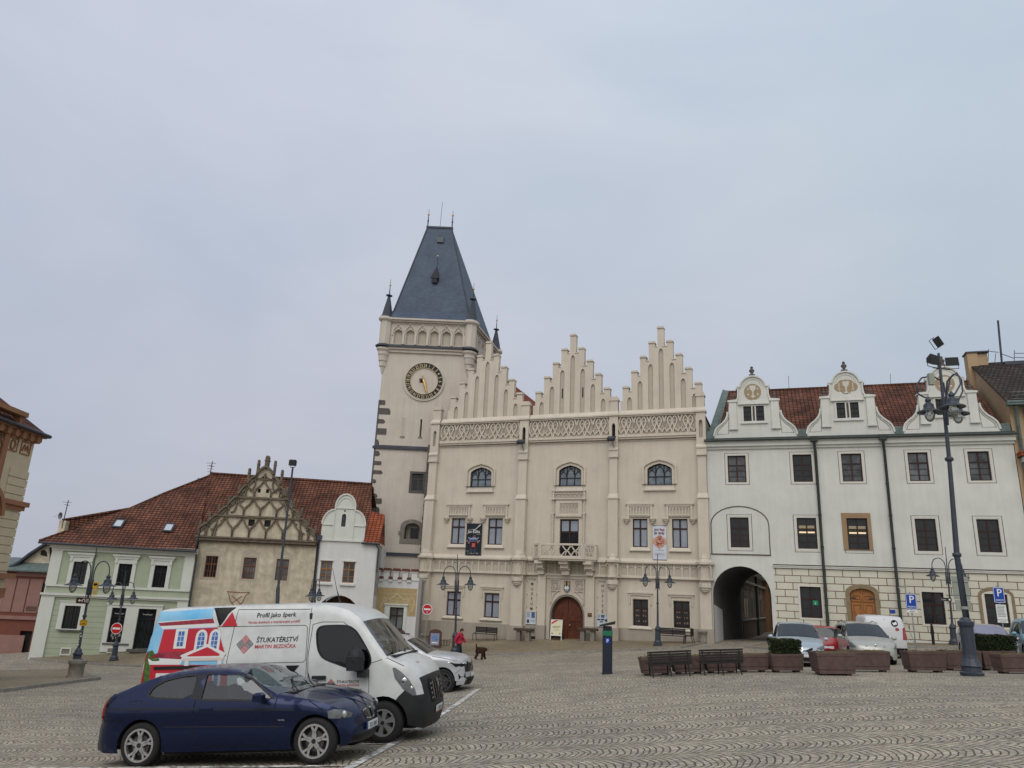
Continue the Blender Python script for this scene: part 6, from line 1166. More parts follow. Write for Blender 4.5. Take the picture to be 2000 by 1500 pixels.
        # dark floor and wheel housings
        q = MB(); fl_ = s.wheels[1]; q.box(s.x0 + .25, s.wheels[1] - s.ra * .9, -s.W * .80, s.W * .80, .24, .55); q.box(s.wheels[1] + s.ra * .95, s.wheels[0] - s.ra * .95, -s.W * .86, s.W * .86, .17, .45); q.box(s.wheels[0] + s.ra * .95, s.x1 - .22, -s.W * .6, s.W * .6, .2, .45); q.box(s.wheels[1] - s.ra, s.wheels[0] + s.ra, -s.W * .55, s.W * .55, .2, .6)
        for xw in s.wheels:
            for sd in (-1, 1):
                n = 10; vs = []
                for k in range(n + 1):
                    a = PI * k / n; x, z = xw + s.ra * math.cos(a), s.rad + s.ra * math.sin(a); vs += [(x, sd * (s.hw(x, z) - .004), z), (x, sd * (s.W - .38), z)]
                q.add(vs, [(2 * k, 2 * k + 1, 2 * k + 3, 2 * k + 2) for k in range(n)]); y = sd * (s.W - .38); q.add([(xw - s.ra, y, .2), (xw + s.ra, y, .2), (xw + s.ra, y, s.rad + s.ra), (xw - s.ra, y, s.rad + s.ra)], [(0, 1, 2, 3)])
        q.build('underbody', M['seam'], s.root); return o
    def line(s, q, pts, w_, sd, off=.002, m=0):
        p = dense(pts, False, .08); n = len(p); vs = []
        for i in range(n):
            a, c = Vector(p[max(0, i - 1)]), Vector(p[min(n - 1, i + 1)]); d = (c - a).normalized(); t = Vector((-d.y, d.x)) * w_ / 2
            for e in (t, -t): vs.append(s.P(p[i][0] + e.x, p[i][1] + e.y, sd, off))
        q.add(vs, [(2 * i, 2 * i + 1, 2 * i + 3, 2 * i + 2) if sd > 0 else (2 * i + 2, 2 * i + 3, 2 * i + 1, 2 * i) for i in range(n - 1)], m, True)
    def decal(s, q, poly, m=0, off=.003, sides=(-1,), grid=.12, holes=()):
        P_, T = cdt(ccw(poly), holes, grid)
        for sd in sides: q.add([s.P(a, c, sd, off) for a, c in P_], T if sd == -1 else [t[::-1] for t in T], m, True)
    def windows(s, holes, mats=None, trim=.022, name='side_window'):
        for h in holes:
            for sd in (-1, 1):
                q = MB(); s.decal(q, h, 0, -.012, (sd,)); o = q.build(name, mats or s.glass, s.root)
                t = MB(); s.decal(t, inset(h, -trim), 0, .002, (sd,), .2, [inset(h, .004)]); t.build('window_seal', M['plastic'], o)
    def wheel(s, spokes=5, style='double', dark=False, wd=.2, rimr=.7, cap=False):
        r = s.rad; rr_ = r * rimr; first = None
        for xw in s.wheels:
            for sd in (-1, 1):
                e = thing('wheel', None, None); del_ = [k for k in ('label', 'category') if k in e]; [e.__delitem__(k) for k in del_]
                e.parent = s.root; e.location = (xw, sd * s.track, r)
                if first is None or True:
                    t = MB(); t.lathe([(rr_ + .004, -wd / 2 + .01), (rr_ + .03, -wd / 2), (r - .03, -wd / 2 + .005), (r - .006, -wd / 2 + .03), (r, -wd / 4), (r, wd / 4), (r - .006, wd / 2 - .03), (r - .03, wd / 2 - .005), (rr_ + .03, wd / 2), (rr_, wd / 2 - .01)], (0, 0, 0), 32, axis='y', cap=False); t.build('tyre', M['rubber'], e)
                    y = -sd; f = lambda a: sd * a; k = MB(); am = M['alloyd'] if dark else M['alloy']
                    O = wd / 2 - .012
                    k.lathe([(rr_ + .008, -O if sd > 0 else O), (rr_ + .008, (-O + .012) if sd > 0 else O - .012)][::1], (0, 0, 0), 32, 0, axis='y') if False else None
                    ring_o = arcpts(0, 0, rr_ + .006, rr_ + .006, 0, 360, 32)[:-1]; ring_i = arcpts(0, 0, rr_ - .022, rr_ - .022, 0, 360, 32)[:-1]
                    ya, yb = sorted((sd * (O + .008), sd * (O - .05))); k.slab(ring_o, [ring_i], ya, yb, 0, back=True)
                    ysp0, ysp1 = sorted((sd * (O - .002), sd * (O - .035)))
                    for i in range(spokes):
                        a = 2 * PI * i / spokes + .3
                        if style == 'double':
                            for da in (-1, 1):
                                c1 = (.055 * math.cos(a) + da * .020 * -math.sin(a), .055 * math.sin(a) + da * .020 * math.cos(a)); c2 = (rr_ * .55 * math.cos(a + da * .05), rr_ * .55 * math.sin(a + da * .05)); c3 = ((rr_ - .01) * math.cos(a + da * .22), (rr_ - .01) * math.sin(a + da * .22)); k.ribbon([c1, c2, c3], .034, ysp0, ysp1)
                        elif style == 'wide': u, v = Vector((math.cos(a), math.sin(a))), Vector((-math.sin(a), math.cos(a))); pts = [u * .05 - v * .03, u * (rr_ * .6) - v * .036, u * (rr_ - .008) - v * .062, u * (rr_ - .008) + v * .062, u * (rr_ * .6) + v * .036, u * .05 + v * .03]; k.prism([tuple(p) for p in pts], ysp0, ysp1)
                        else: k.ribbon([(.04 * math.cos(a), .04 * math.sin(a)), ((rr_ - .01) * math.cos(a + .1), (rr_ - .01) * math.sin(a + .1))], .028, ysp0, ysp1)
                    yh0, yh1 = sorted((sd * (O + .004), sd * (O - .05))); k.prism(arcpts(0, 0, .062, .062, 0, 360, 14)[:-1], yh0, yh1)
                    yc0, yc1 = sorted((sd * (O + .008), sd * (O + .004))); k.prism(arcpts(0, 0, .034, .034, 0, 360, 12)[:-1], yc0, yc1, 1)
                    yd0, yd1 = sorted((sd * (O - .06), sd * (O - .07))); k.prism(ring_i, yd0, yd1, 2); yd0, yd1 = sorted((sd * (O - .045), sd * (O - .055))); k.prism(arcpts(0, 0, rr_ * .62, rr_ * .62, 0, 360, 20)[:-1], yd0, yd1, 3)
                    k.build('rim', [am, M['plastic'], M['seam'], M['alloyd']], e)
    def seats(s, xs, z=.85, w_=.5):
        q = MB()
        for x in xs:
            for y in (-.36, .36): q.rbox(x - .07, x + .07, y - w_ / 2, y + w_ / 2, .45, z, .05); q.rbox(x - .05, x + .05, y - .12, y + .12, z + .03, z + .22, .04); q.rbox(x, x + .5, y - w_ / 2, y + w_ / 2, .3, .52, .04)
        q.box(s.wheels[1] + .2, s.wheels[0] - .45, -s.W * .8, s.W * .8, .3, .5); q.box(s.wheels[0] - .55, s.wheels[0] - .2, -s.W * .8, s.W * .8, .5, s.belt - .06)
        q.lathe([(.17, -.012), (.185, 0), (.17, .012)], (s.wheels[0] - .72, .36, s.belt - .02), 16, axis='x'); q.build('seats_and_dash', M['seat'], s.root)
    def mirrors(s, x, z, sz=(.10, .12, .09), m=None, off=.06):
        for sd in (-1, 1):
            q = MB(); h = s.hw(x, z); q.ball((x, sd * (h + off + sz[1]), z), 1, 10, 0, sz); q.box(x - .03, x + .05, min(sd * (h - .02), sd * (h + off + .05)), max(sd * (h - .02), sd * (h + off + .05)), z - .06, z - .01); q.build('door_mirror', m or s.paint, s.root)
    def front(s, y, z, off=.0):                          # point on the nose
        x = max([p[0] + (q[0] - p[0]) * (z - p[1]) / (q[1] - p[1]) for p, q in zip(s.path, s.path[1:]) if (p[1] - z) * (q[1] - z) <= 0 and p[1] != q[1]] or [s.x1])
        h = s.hw(x, z); return (x + s.noseb * max(0, 1 - (y / h) ** 2) + off, y, z)
    def rear(s, y, z, off=.0):
        x = min([p[0] + (q[0] - p[0]) * (z - p[1]) / (q[1] - p[1]) for p, q in zip(s.path, s.path[1:]) if (p[1] - z) * (q[1] - z) <= 0 and p[1] != q[1]] or [s.x0])
        h = s.hw(x, z); return (x - s.noseb * max(0, 1 - (y / h) ** 2) - off, y, z)
    def fdecal(s, q, poly, m=0, off=.006, fn=None, grid=.12):
        fn = fn or s.front; P_, T = cdt(ccw(poly), (), grid); q.add([fn(a, c, off) for a, c in P_], T, m, True)
    def place(s, hub, yaw, tilt=0., near=-1, roll=0.):  # hub = world point of the near front wheel's centre
        d = Vector((math.cos(yaw) * math.cos(tilt), math.sin(yaw) * math.cos(tilt), math.sin(tilt))); l = Vector((-math.sin(yaw), math.cos(yaw), 0)); u = d.cross(l)
        l = (l * math.cos(roll) + u * math.sin(roll)).normalized(); u = d.cross(l); p = Vector(hub) - u * s.rad - l * (near * s.W)
        s.root.matrix_world = Matrix(((d.x, l.x, u.x, p.x), (d.y, l.y, u.y, p.y), (d.z, l.z, u.z, p.z), (0, 0, 0, 1)))
        bpy.context.view_layer.update()

# --- dark blue coupe
path = [(-3.50, .24), (-3.53, .42), (-3.52, .60), (-3.46, .66), (-3.44, .82), (-3.38, .98), (-3.30, 1.03), (-3.24, 1.03, 'gr'), (-2.80, 1.20, 'p'), (-2.62, 1.25), (-2.30, 1.305), (-1.95, 1.325), (-1.55, 1.315), (-1.25, 1.27, 'gf'), (-.62, .95, 'p'), (-.50, .935), (-.10, .875), (.15, .81), (.32, .735), (.40, .66, 'p'), (.45, .58), (.49, .48, 'p'), (.49, .34, 'k'), (.45, .24)]
c = Car('parked_coupe', 'dark blue coupe with five double spoke alloy wheels beside the white van', 'car', path, .865, (0, -2.725), .315, .86, .42, .21, mat('dark_blue_paint', (.005, .013, .055), .25, .05, 2, metal=.6, spec=.5, coat=.25), arch=.045, rf=.45, kf=.30, rr=.45, kr=.20, rnd=.10, rin=.05, noseb=.09)
c.glass = M['clear']
hq = [(-2.68, .975), (-1.96, .935), (-1.955, 1.255), (-2.20, 1.24), (-2.45, 1.195), (-2.63, 1.11)]; hf = [(-1.80, .925), (-.80, .89), (-.68, .915), (-1.08, 1.175), (-1.30, 1.24), (-1.80, 1.26)]; hq = chaikin(hq, 1)
c.body([hq, hf], seams=[[(-1.88, .94), (-1.90, .55), (-1.84, .30)], [(-.60, .92), (-.62, .5), (-.68, .28)], [(-1.86, .29), (-.66, .27)], [(-3.10, .70), (-3.0, .66), (-3.44, .66)], [(.42, .60), (.2, .66), (.05, .78), (-.1, .86)], [(-2.95, .93), (-2.75, .93), (-2.75, .79), (-2.95, .79), (-2.95, .93)]])
c.windows([hq, hf]); c.wheel(5, 'double', wd=.22, rimr=.715); c.seats((-1.55, -2.35), .86); 
for sd in (-1, 1): h_ = c.hw(-.80, .94); q = MB(); ya, yb = sorted((sd * (h_ + .05), sd * (h_ + .24))); q.rbox(-.88, -.74, ya, yb, .885, 1.00, .03); ya, yb = sorted((sd * (h_ - .02), sd * (h_ + .1))); q.box(-.84, -.74, ya, yb, .86, .90); q.build('door_mirror', c.paint, c.root)

q = MB()
for sd in (-1, 1): c.line(q, [(-3.35, .835), (-2.0, .80), (-1.0, .765), (-.30, .74)], .018, sd, .004); c.line(q, [(-2.35, .56), (-.45, .52)], .012, sd, .006); c.decal(q, inset([(-1.95, .935), (-1.80, .925), (-1.80, 1.26), (-1.955, 1.255)], -.005), 0, .002, (sd,))
q.build('dark_trim', M['plastic'], c.bodyo)
for sd in (-1, 1):
    q = MB(); c.decal(q, [(.20, .71), (.21, .61), (.34, .595), (.46, .59), (.48, .64), (.40, .70), (.28, .73)], 0, .006, (sd,), .06); x, y, z = c.P(.38, .645, sd, .0); q.ball((x + .02, y, z), .055, 10, 1, (.8, .5, 1)); q.build('headlight', [M['lens'], M['pole']], c.root)
    q = MB(); c.decal(q, [(-3.50, .67), (-3.38, .67), (-3.36, .9), (-3.40, .97), (-3.47, .9)], 0, .006, (sd,), .06); c.decal(q, [(-3.50, .67), (-3.38, .67), (-3.38, .73), (-3.49, .73)], 1, .009, (sd,)); q.build('tail_light', [M['redl'], M['lens']], c.root)
q = MB()
for s_ in (-1, 1): c.fdecal(q, [(s_ * .03, .50), (s_ * .20, .52), (s_ * .22, .64), (s_ * .06, .655)], 1, .012); c.fdecal(q, [(s_ * .05, .52), (s_ * .185, .535), (s_ * .195, .625), (s_ * .075, .637)], 0, .018)
for s_ in (-1, 1): 
    for k in range(5): c.fdecal(q, [(s_ * (.075 + .025 * k), .53), (s_ * (.08 + .025 * k), .53), (s_ * (.085 + .025 * k), .628), (s_ * (.08 + .025 * k), .628)], 1, .022)
q.build('kidney_grille', [M['seam'], M['chrome']], c.root)
q = MB(); c.fdecal(q, rect(-.26, .26, .36, .47), 0, .03); q.build('number_plate', M['plate'], c.root)
q = MB(); put_text(q, '7C1 0832', 0, .385, .085, 0, fn=lambda a, z: c.front(a, z, .036), sx=1.0, bold=.01); c.fdecal(q, rect(-.26, -.22, .36, .47), 1, .033); q.build('plate_number', [M['seam'], M['signblue']], c.root)
q = MB(); c.fdecal(q, [(-.45, .26), (.45, .26), (.50, .33), (-.50, .33)], 0, .01); c.fdecal(q, [(-.60, .27), (-.5, .27), (-.5, .33), (-.6, .33)], 0, .01); c.fdecal(q, [(.5, .27), (.6, .27), (.6, .33), (.5, .33)], 0, .01); q.build('lower_grille', M['seam'], c.root)
for sd in (-1, 1): q = MB(); x, y, z = c.P(-1.68, .79, sd); q.rbox(x - .10, x + .10, min(y, y + sd * .03), max(y, y + sd * .03), z - .018, z + .018, .008); q.build('door_handle', c.paint, c.root)
q = MB(); [c.decal(q, [(-.55, .60), (-.45, .60), (-.46, .62), (-.56, .62)], 0, .006, (sd,)) for sd in (-1, 1)]; q.build('side_repeater', M['lens'], c.root)
q = MB()
for a, e in ((-.5, -.62), (.12, -.0)): q.tube([(-.42, a, .97), (-.62, a + .3, 1.02), (-.80, a + .62, 1.12)], .012, 5)
q.box(-.60, -.42, -.62, .62, .945, .965); q.build('wipers', M['plastic'], c.root)
q = MB()
for sg in (-1, 1):                                       # raised bonnet creases
    q.tube([(-.38, sg * .30, .948), (0, sg * .24, .895), (.35, sg * .18, .79), (.55, sg * .14, .70)], [.004, .012, .012, .004], 6)
q.build('bonnet_crease', c.paint, c.bodyo)
c.place(at_y(612, 1448, 11.62), -.157, .0875)

# --- white panel van
path = [(-4.60, .42, 'k'), (-4.64, .55, 'p'), (-4.64, 1.0), (-4.60, 1.55), (-4.52, 2.0), (-4.47, 2.22), (-4.42, 2.32), (-4.26, 2.35), (-3.0, 2.365), (-1.6, 2.36), (-1.2, 2.34), (-.95, 2.30), (-.72, 2.225), (-.52, 2.10), (-.45, 2.03, 'gf'), (.04, 1.42, 'p'), (.16, 1.365), (.38, 1.28), (.53, 1.16), (.60, 1.05, 'k'), (.64, .94), (.655, .86), (.69, .70), (.71, .52), (.69, .36), (.64, .22)]
vn = Car('delivery_van', 'white delivery van with red villa artwork and plasterer lettering beside the blue coupe', 'van', path, .99, (0, -3.68), .345, 1.40, .13, .30, mat('white_van_paint', (.60, .62, .62), .32, .14, 3.5, spec=.45, coat=.2, streak=.05), arch=.085, rf=.50, kf=.24, rr=.25, kr=.08, rnd=.16, rin=.05, zsill=.5, noseb=.07, crown=.03, rin2=False)
vn.glass = M['clear']; hv = [(-1.24, 1.58), (-1.13, 1.42), (-.72, 1.28), (-.38, 1.16), (-.24, 1.31), (-.26, 1.46), (-.52, 1.84), (-.66, 1.94), (-.80, 1.965), (-1.22, 1.965), (-1.29, 1.88)]; hv = chaikin(hv)
blk = [[(.20, .20), (.22, .70), (.27, .76), (.39, .87), (.49, .80), (.57, .77), (1.2, .80), (1.2, .1), (.2, .1)]]
vn.body([hv], seams=[[(-1.43, 2.30), (-1.43, .42)], [(-1.37, 2.0), (-1.41, 1.5), (-1.37, .6), (-1.3, .42)], [(-1.37, 2.0), (-1.2, 2.04), (-.80, 2.03), (-.55, 1.86), (-.27, 1.50), (-.26, .84), (-.34, .72)], [(-4.27, 2.28), (-4.36, 1.5), (-4.36, .6)], [(-2.86, 2.30), (-1.45, 2.27)], [(-2.86, 2.30), (-2.95, 1.4), (-2.95, .42)], [(-4.3, 2.01), (-1.52, 1.99), (-1.47, 1.95), (-1.45, 1.40), (-1.50, 1.36), (-2.93, 1.36)], [(-1.45, 1.02), (-.9, .98), (-.5, .82), (-.35, .72)], [(-.24, 1.32), (.05, 1.40), (.36, 1.26)], [(.18, 1.24), (.45, .92)]], black=blk, grid=.07)
vn.windows([hv], mats=M['cleard']); vn.wheel(6, 'wide', wd=.24, rimr=.63); vn.seats((-.95,), 1.55, .45)
q = MB(); q.box(-1.45, -1.40, -.9, .9, .4, 2.2); q.build('bulkhead', M['seat'], vn.root)
for sd in (-1, 1):
    h = vn.hw(-.45, 1.4); q = MB(); q.rbox(-.60, -.32, min(sd * (h + .06), sd * (h + .30)), max(sd * (h + .06), sd * (h + .30)), 1.22, 1.50, .05); q.ball((-.46, sd * (h + .18), 1.40), 1, 12, 0, (.17, .13, .20)); q.box(-.42, -.26, min(sd * (h - .02), sd * (h + .2)), max(sd * (h - .02), sd * (h + .2)), 1.10, 1.22); m_ = q.build('door_mirror', M['plastic'], vn.root); q = MB(); q.ball((-.60, sd * (h + .12), 1.27), .06, 8, 0, (.4, .8, 1)); q.build('indicator', M['amber'], m_)
    q = MB(); vn.decal(q, [(.16, 1.23), (.21, 1.24), (.33, 1.16), (.45, 1.04), (.55, .88), (.58, .77), (.52, .77), (.36, .88), (.21, 1.06)], 0, .008, (sd,), .06); q.ball((.36, sd * (vn.hw(.36, 1.0) - .01), 1.02), .07, 10, 1, (1, .35, 1)); q.ball((.48, sd * (vn.hw(.48, .9) - .01), .89), .05, 10, 1, (1, .35, 1)); q.build('headlight', [M['lens'], M['chrome']], vn.root)
    q = MB(); [q.rbox(x - .13, x + .13, min(sd * (vn.hw(x, z) - .0), sd * (vn.hw(x, z) + .045)), max(sd * (vn.hw(x, z) - .0), sd * (vn.hw(x, z) + .045)), z - .03, z + .03, .01) for x, z in ((-1.18, 1.10), (-1.72, 1.09))]; q.build('door_handle', M['plastic'], vn.root)
    q = MB(); vn.decal(q, [(-4.63, .95), (-4.55, .95), (-4.52, 1.6), (-4.58, 1.6)], 0, .012, (sd,)); q.build('tail_light', M['redl'], vn.root)
q = MB(); vn.fdecal(q, [(-.42, .60), (.42, .60), (.50, .88), (.46, 1.0), (-.46, 1.0), (-.50, .88)], 0, .012)
for z in (.66, .74, .82, .90): vn.fdecal(q, [(-.44, z), (.44, z), (.44, z + .03), (-.44, z + .03)], 1, .022)
for y in (-.3, -.15, 0, .15, .3): vn.fdecal(q, [(y - .012, .64), (y + .012, .64), (y + .012, .95), (y - .012, .95)], 1, .024)
vn.fdecal(q, [(0, .80), (.06, .90), (0, 1.0), (-.06, .90)], 1, .04); q.build('grille', [M['seam'], M['chrome']], vn.root)
q = MB(); vn.fdecal(q, rect(-.26, .26, .42, .53), 0, .02); vn.fdecal(q, rect(-.26, .26, .405, .425), 2, .024); put_text(q, '7C4 2691', 0, .445, .085, 0, 1, fn=lambda a, z: vn.front(a, z, .03), bold=.01); q.build('number_plate', [M['plate'], M['seam'], M['redl']], vn.root)
q = MB(); q.tube([(-1.02, -.5, 2.38), (-1.10, -.5, 2.62), (-1.20, -.5, 3.02)], [.02, .006, .004], 5); q.build('antenna', M['plastic'], vn.root)
q = MB(); q.box(.02, .16, -.8, .8, 1.40, 1.43); [q.tube([(.10, y, 1.46), (-.02, y + .45, 1.52), (-.12, y + .75, 1.64)], .014, 5) for y in (-.75, .05)]; q.build('wipers', M['plastic'], vn.root)
# the artwork on the flanks, as laid on film
V = lambda *p: list(p)
film = [mat('film_sky', (.06, .36, .66), .35, .25, 1.2, col2=(.30, .52, .68)), mat('film_red', (.46, .018, .035), .35, .06), mat('film_white', (.66, .66, .66), .35, .05), M['black'], mat('film_tile', (.30, .03, .055), .35, .4, 14), mat('film_pane', (.05, .16, .45), .35, .5, 8), mat('film_leaves', (.07, .16, .04), .5, .7, 14), mat('film_cream', (.58, .50, .46), .35, .05)]
q = MB(); D_ = lambda p, m_, o_: vn.decal(q, p, m_, o_ + .002, (-1,), .08)
D_([(-4.44, 2.31), (-3.36, 2.335), (-3.14, 1.60), (-3.0, 1.36), (-2.93, 1.34), (-2.90, .9), (-4.60, .9), (-4.58, 1.5)], 0, .003)
D_([(-4.60, .9), (-4.28, .9), (-4.26, 1.45), (-4.44, 1.62), (-4.52, 1.60), (-4.58, 1.5)], 6, .005)
D_([(-4.42, 2.12), (-3.32, 2.16), (-3.22, 2.00), (-4.32, 1.99)], 2, .005); D_([(-4.42, 2.10), (-3.33, 2.155), (-3.29, 2.07), (-4.36, 2.045)], 4, .007)
D_([(-4.28, 1.98), (-3.22, 1.99), (-3.02, 1.57), (-2.98, 1.50), (-4.33, 1.50)], 1, .007)
D_([(-4.58, 1.46), (-4.31, 1.58), (-3.80, 1.585), (-3.84, 1.45)], 4, .009); D_([(-4.50, 1.47), (-3.80, 1.47), (-3.84, 1.36), (-4.45, 1.37)], 2, .009)
D_([(-4.42, 1.37), (-2.93, 1.34), (-2.90, .9), (-4.42, .9)], 1, .007)
D_([(-3.86, 1.52), (-3.36, 1.71), (-2.98, 1.54), (-3.02, 1.47), (-3.82, 1.47)], 2, .011); D_([(-3.72, 1.52), (-3.36, 1.655), (-3.10, 1.53)], 1, .013); vn.decal(q, arcpts(-3.39, 1.575, .04, .04, 0, 360, 10)[:-1], 2, .015); vn.decal(q, arcpts(-3.39, 1.575, .02, .02, 0, 360, 8)[:-1], 1, .017)
D_([(-3.80, 1.47), (-3.0, 1.47), (-3.02, 1.42), (-3.80, 1.42)], 7, .013); [D_(rect(x, x + .08, .9, 1.42), 2, .013) for x in (-3.76, -3.12)]
for x0, x1 in ((-4.03, -3.79),): D_(rect(x0, x1, 1.64, 1.985), 2, .011); D_(rect(x0 + .06, x1 - .06, 1.68, 1.94), 5, .013); D_(rect(-3.915, -3.905, 1.68, 1.94), 2, .015); [D_(rect(x0 + .06, x1 - .06, z, z + .01), 2, .015) for z in (1.76, 1.85)]
for x0, x1 in ((-3.62, -3.39), (-3.35, -3.13)): D_(arch(x0, x1, 1.60, 1.84, 1.965, 8), 2, .010); D_(arch(x0 + .05, x1 - .05, 1.60, 1.83, 1.92, 8), 5, .0115); D_(rect((x0 + x1) / 2 - .005, (x0 + x1) / 2 + .005, 1.6, 1.91), 2, .0125); [D_(rect(x0 + .05, x1 - .05, z, z + .009), 2, .0125) for z in (1.68, 1.76, 1.84)]
D_([(-3.72, 1.52), (-3.36, 1.655), (-3.10, 1.53), (-3.1, 1.5), (-3.72, 1.5)], 1, .0138); vn.decal(q, arcpts(-3.39, 1.575, .04, .04, 0, 360, 10)[:-1], 2, .0145); vn.decal(q, arcpts(-3.39, 1.575, .02, .02, 0, 360, 8)[:-1], 1, .0155); D_([(-3.86, 1.50), (-3.36, 1.70), (-2.98, 1.53), (-3.0, 1.50), (-3.36, 1.655), (-3.80, 1.49)], 2, .0145)
D_([(-4.30, .9), (-3.85, .9), (-3.85, 1.22), (-4.30, 1.22)], 2, .011); D_([(-4.22, .9), (-4.02, .9), (-4.02, 1.18), (-4.22, 1.18)], 5, .013)
for x in (-3.7, -3.45, -3.2): D_(rect(x, x + .14, .9, 1.25), 2, .0115); D_(rect(x + .03, x + .11, .9, 1.22), 5, .0135)
D_([(-4.35, 1.335), (-2.91, 1.345), (-2.91, 1.28), (-4.35, 1.28)], 3, .017)
D_([(-3.12, 2.36), (-3.34, 2.36), (-3.16, 2.01)], 3, .005) if False else None
D_([(-3.36, 2.345), (-2.92, 2.345), (-3.18, 2.01)], 3, .009); D_([(-2.97, 2.26), (-2.83, 2.01), (-3.14, 2.01)], 1, .009)
D_([(-2.34, 1.31), (-1.97, 1.31), (-2.07, 1.18)], 1, .006); D_([(-1.82, 1.31), (-1.56, 1.31), (-1.70, 1.15)], 3, .006); D_([(-1.96, 1.19), (-1.90, 1.29), (-1.84, 1.19)], 7, .006)
def logo(cx, cz, s_):
    for dx, dz, m_ in ((0, 1, 1), (0, -1, 1), (-1, 0, 3), (1, 0, 3)):
        x, z = cx + dx * s_, cz + dz * s_; dia = lambda r: [(x + r, z), (x, z + r), (x - r, z), (x, z - r)]
        vn.decal(q, dia(s_ * .92), m_, .005, (-1,), .3, [dia(s_ * .70)]); vn.decal(q, dia(s_ * .46), m_, .005, (-1,), .3, [dia(s_ * .22)])
logo(-2.64, 1.685, .085); logo(-.955, .985, .046)
vt = lambda str_, x, z, sz, m_, **k: put_text(q, str_, x, z, sz, 0, m_, fn=lambda a, z_: vn.P(a, z_, -1, .006), **k)
vt('Profil jako šperk', -2.10, 2.15, .115, 3, bold=.012, slant=.12); vt('Výroba fasádních a interiérových profilů', -2.13, 2.045, .062, 1, bold=.008, slant=.1)
vt('ŠTUKATÉRSTVÍ', -2.43, 1.715, .118, 3, align='LEFT', bold=.012, slant=.15); vt('MARTIN BEZDIČKA', -2.45, 1.61, .090, 1, align='LEFT', bold=.010, slant=.12)
vt('ŠTUKATÉRSTVÍ', -.85, 1.00, .062, 3, align='LEFT', bold=.008, sx=.98); vt('MARTIN BEZDIČKA', -.855, .945, .049, 1, align='LEFT', bold=.008, sx=.98)
for i, t_ in enumerate(('info@stuk-bezdicka.cz', 'tel.: 603 888 755', 'Klokotská 113', 'Tábor')): vt(t_, -.40, .885 - i * .048, .037, 3, align='RIGHT', bold=.01)
q.build('side_artwork', film, vn.bodyo)
q = MB(); put_text(q, 'MARTIN', .32, .0, .07, 0, 1, fn=lambda a, z: (.47 - z * .9, -.34 + (a - .3) * .7, 1.275 + z * .45)); q.build('bonnet_lettering', film, vn.bodyo)
vn.place(at_y(747, 1411.8, 13.9), -.14, .07)

# --- silver estate SUV
path = [(-3.86, .40, 'k'), (-3.92, .55, 'p'), (-3.94, .85), (-3.86, 1.15, 'gr'), (-3.62, 1.60, 'p'), (-3.4, 1.68), (-2.9, 1.73), (-2.2, 1.76), (-1.6, 1.72), (-1.22, 1.60, 'gf'), (-.52, 1.19, 'p'), (-.35, 1.175), (.08, 1.13), (.42, 1.06), (.58, .98), (.63, .86, 'k'), (.66, .62, 'p'), (.68, .48, 'k'), (.67, .36), (.62, .27)]
sv = Car('parked_suv', 'silver white estate suv with dark wheels parked beyond the white van', 'car', path, .965, (0, -2.98), .375, 1.08, .30, .27, carpaint('silver_white_paint', (.46, .48, .51), .25, .25), arch=.055, rf=.60, kf=.30, rnd=.12, rin=.06)
sv.glass = M['cleard']; h1 = [(-1.78, 1.10), (-.78, 1.12), (-.68, 1.15), (-1.12, 1.46), (-1.35, 1.55), (-1.78, 1.58)]; h2 = [(-2.70, 1.10), (-1.88, 1.10), (-1.88, 1.585), (-2.70, 1.58)]; h3 = [(-3.55, 1.16), (-2.78, 1.11), (-2.78, 1.575), (-3.35, 1.54)]
sv.body([h1, h2, h3], seams=[[(-1.83, 1.1), (-1.84, .35)], [(-.62, 1.12), (-.64, .6), (-.55, .35)], [(-.35, 1.13), (.1, 1.06), (.45, .98)], [(.55, .72), (.4, .62), (.36, .5)]], black=[[(-.9, .36), (-.5, .36), (-.5, .1), (-4, .1), (-4, .36)]])
sv.windows([h1, h2, h3]); sv.wheel(5, 'double', True, wd=.25, rimr=.72); sv.seats((-1.6, -2.4), 1.15); sv.mirrors(-.85, 1.13, (.11, .13, .09), M['plastic'], .04)
for sd in (-1, 1):
    q = MB(); sv.decal(q, [(.22, .95), (.62, .91), (.66, .86), (.62, .80), (.40, .80), (.34, .86)], 0, .008, (sd,), .06); sv.decal(q, [(.18, .955), (.64, .905), (.60, .89), (.18, .94)], 1, .010, (sd,), .1); q.build('headlight', [M['seam'], emi('daytime_running_light', (1, .97, .9), 1.2)], sv.root)
    q = MB(); sv.line(q, [(.42 * math.cos(a), .40 + .44 * math.sin(a)) for a in (PI * k / 10 for k in range(11))], .05, sd, .012); q.build('arch_moulding', sv.paint, sv.bodyo); q = MB(); sv.decal(q, [(.48, .60), (.66, .62), (.68, .46), (.50, .44)], 0, .006, (sd,)); sv.decal(q, [(.46, .38), (.70, .44), (.70, .41), (.46, .35)], 1, .01, (sd,)); q.build('bumper_insert', [M['seam'], M['chrome']], sv.root)
    q = MB(); q.tube([(-3.3, sd * .62, 1.73), (-2.3, sd * .66, 1.80), (-1.5, sd * .66, 1.74)], .022, 6); q.build('roof_rail', M['plastic'], sv.root)
q = MB(); sv.fdecal(q, [(-.42, .64), (.42, .64), (.46, .94), (-.46, .94)], 0, .012); [sv.fdecal(q, [(y, .66), (y + .015, .66), (y + .015, .92), (y, .92)], 1, .02) for y in np.linspace(-.4, .4, 17)]; sv.line(q, [(0, 0), (0, .01)], .001, 1); sv.fdecal(q, [(-.30, .66), (-.26, .66), (.30, .92), (.26, .92)], 1, .03); sv.fdecal(q, rect(-.26, .26, .47, .58), 2, .02); q.build('grille', [M['seam'], M['chrome'], M['plate']], sv.root)
q = MB(); sv.fdecal(q, [(-.5, .33), (.5, .33), (.45, .43), (-.45, .43)], 0, .012); q.build('lower_grille', M['seam'], sv.root)
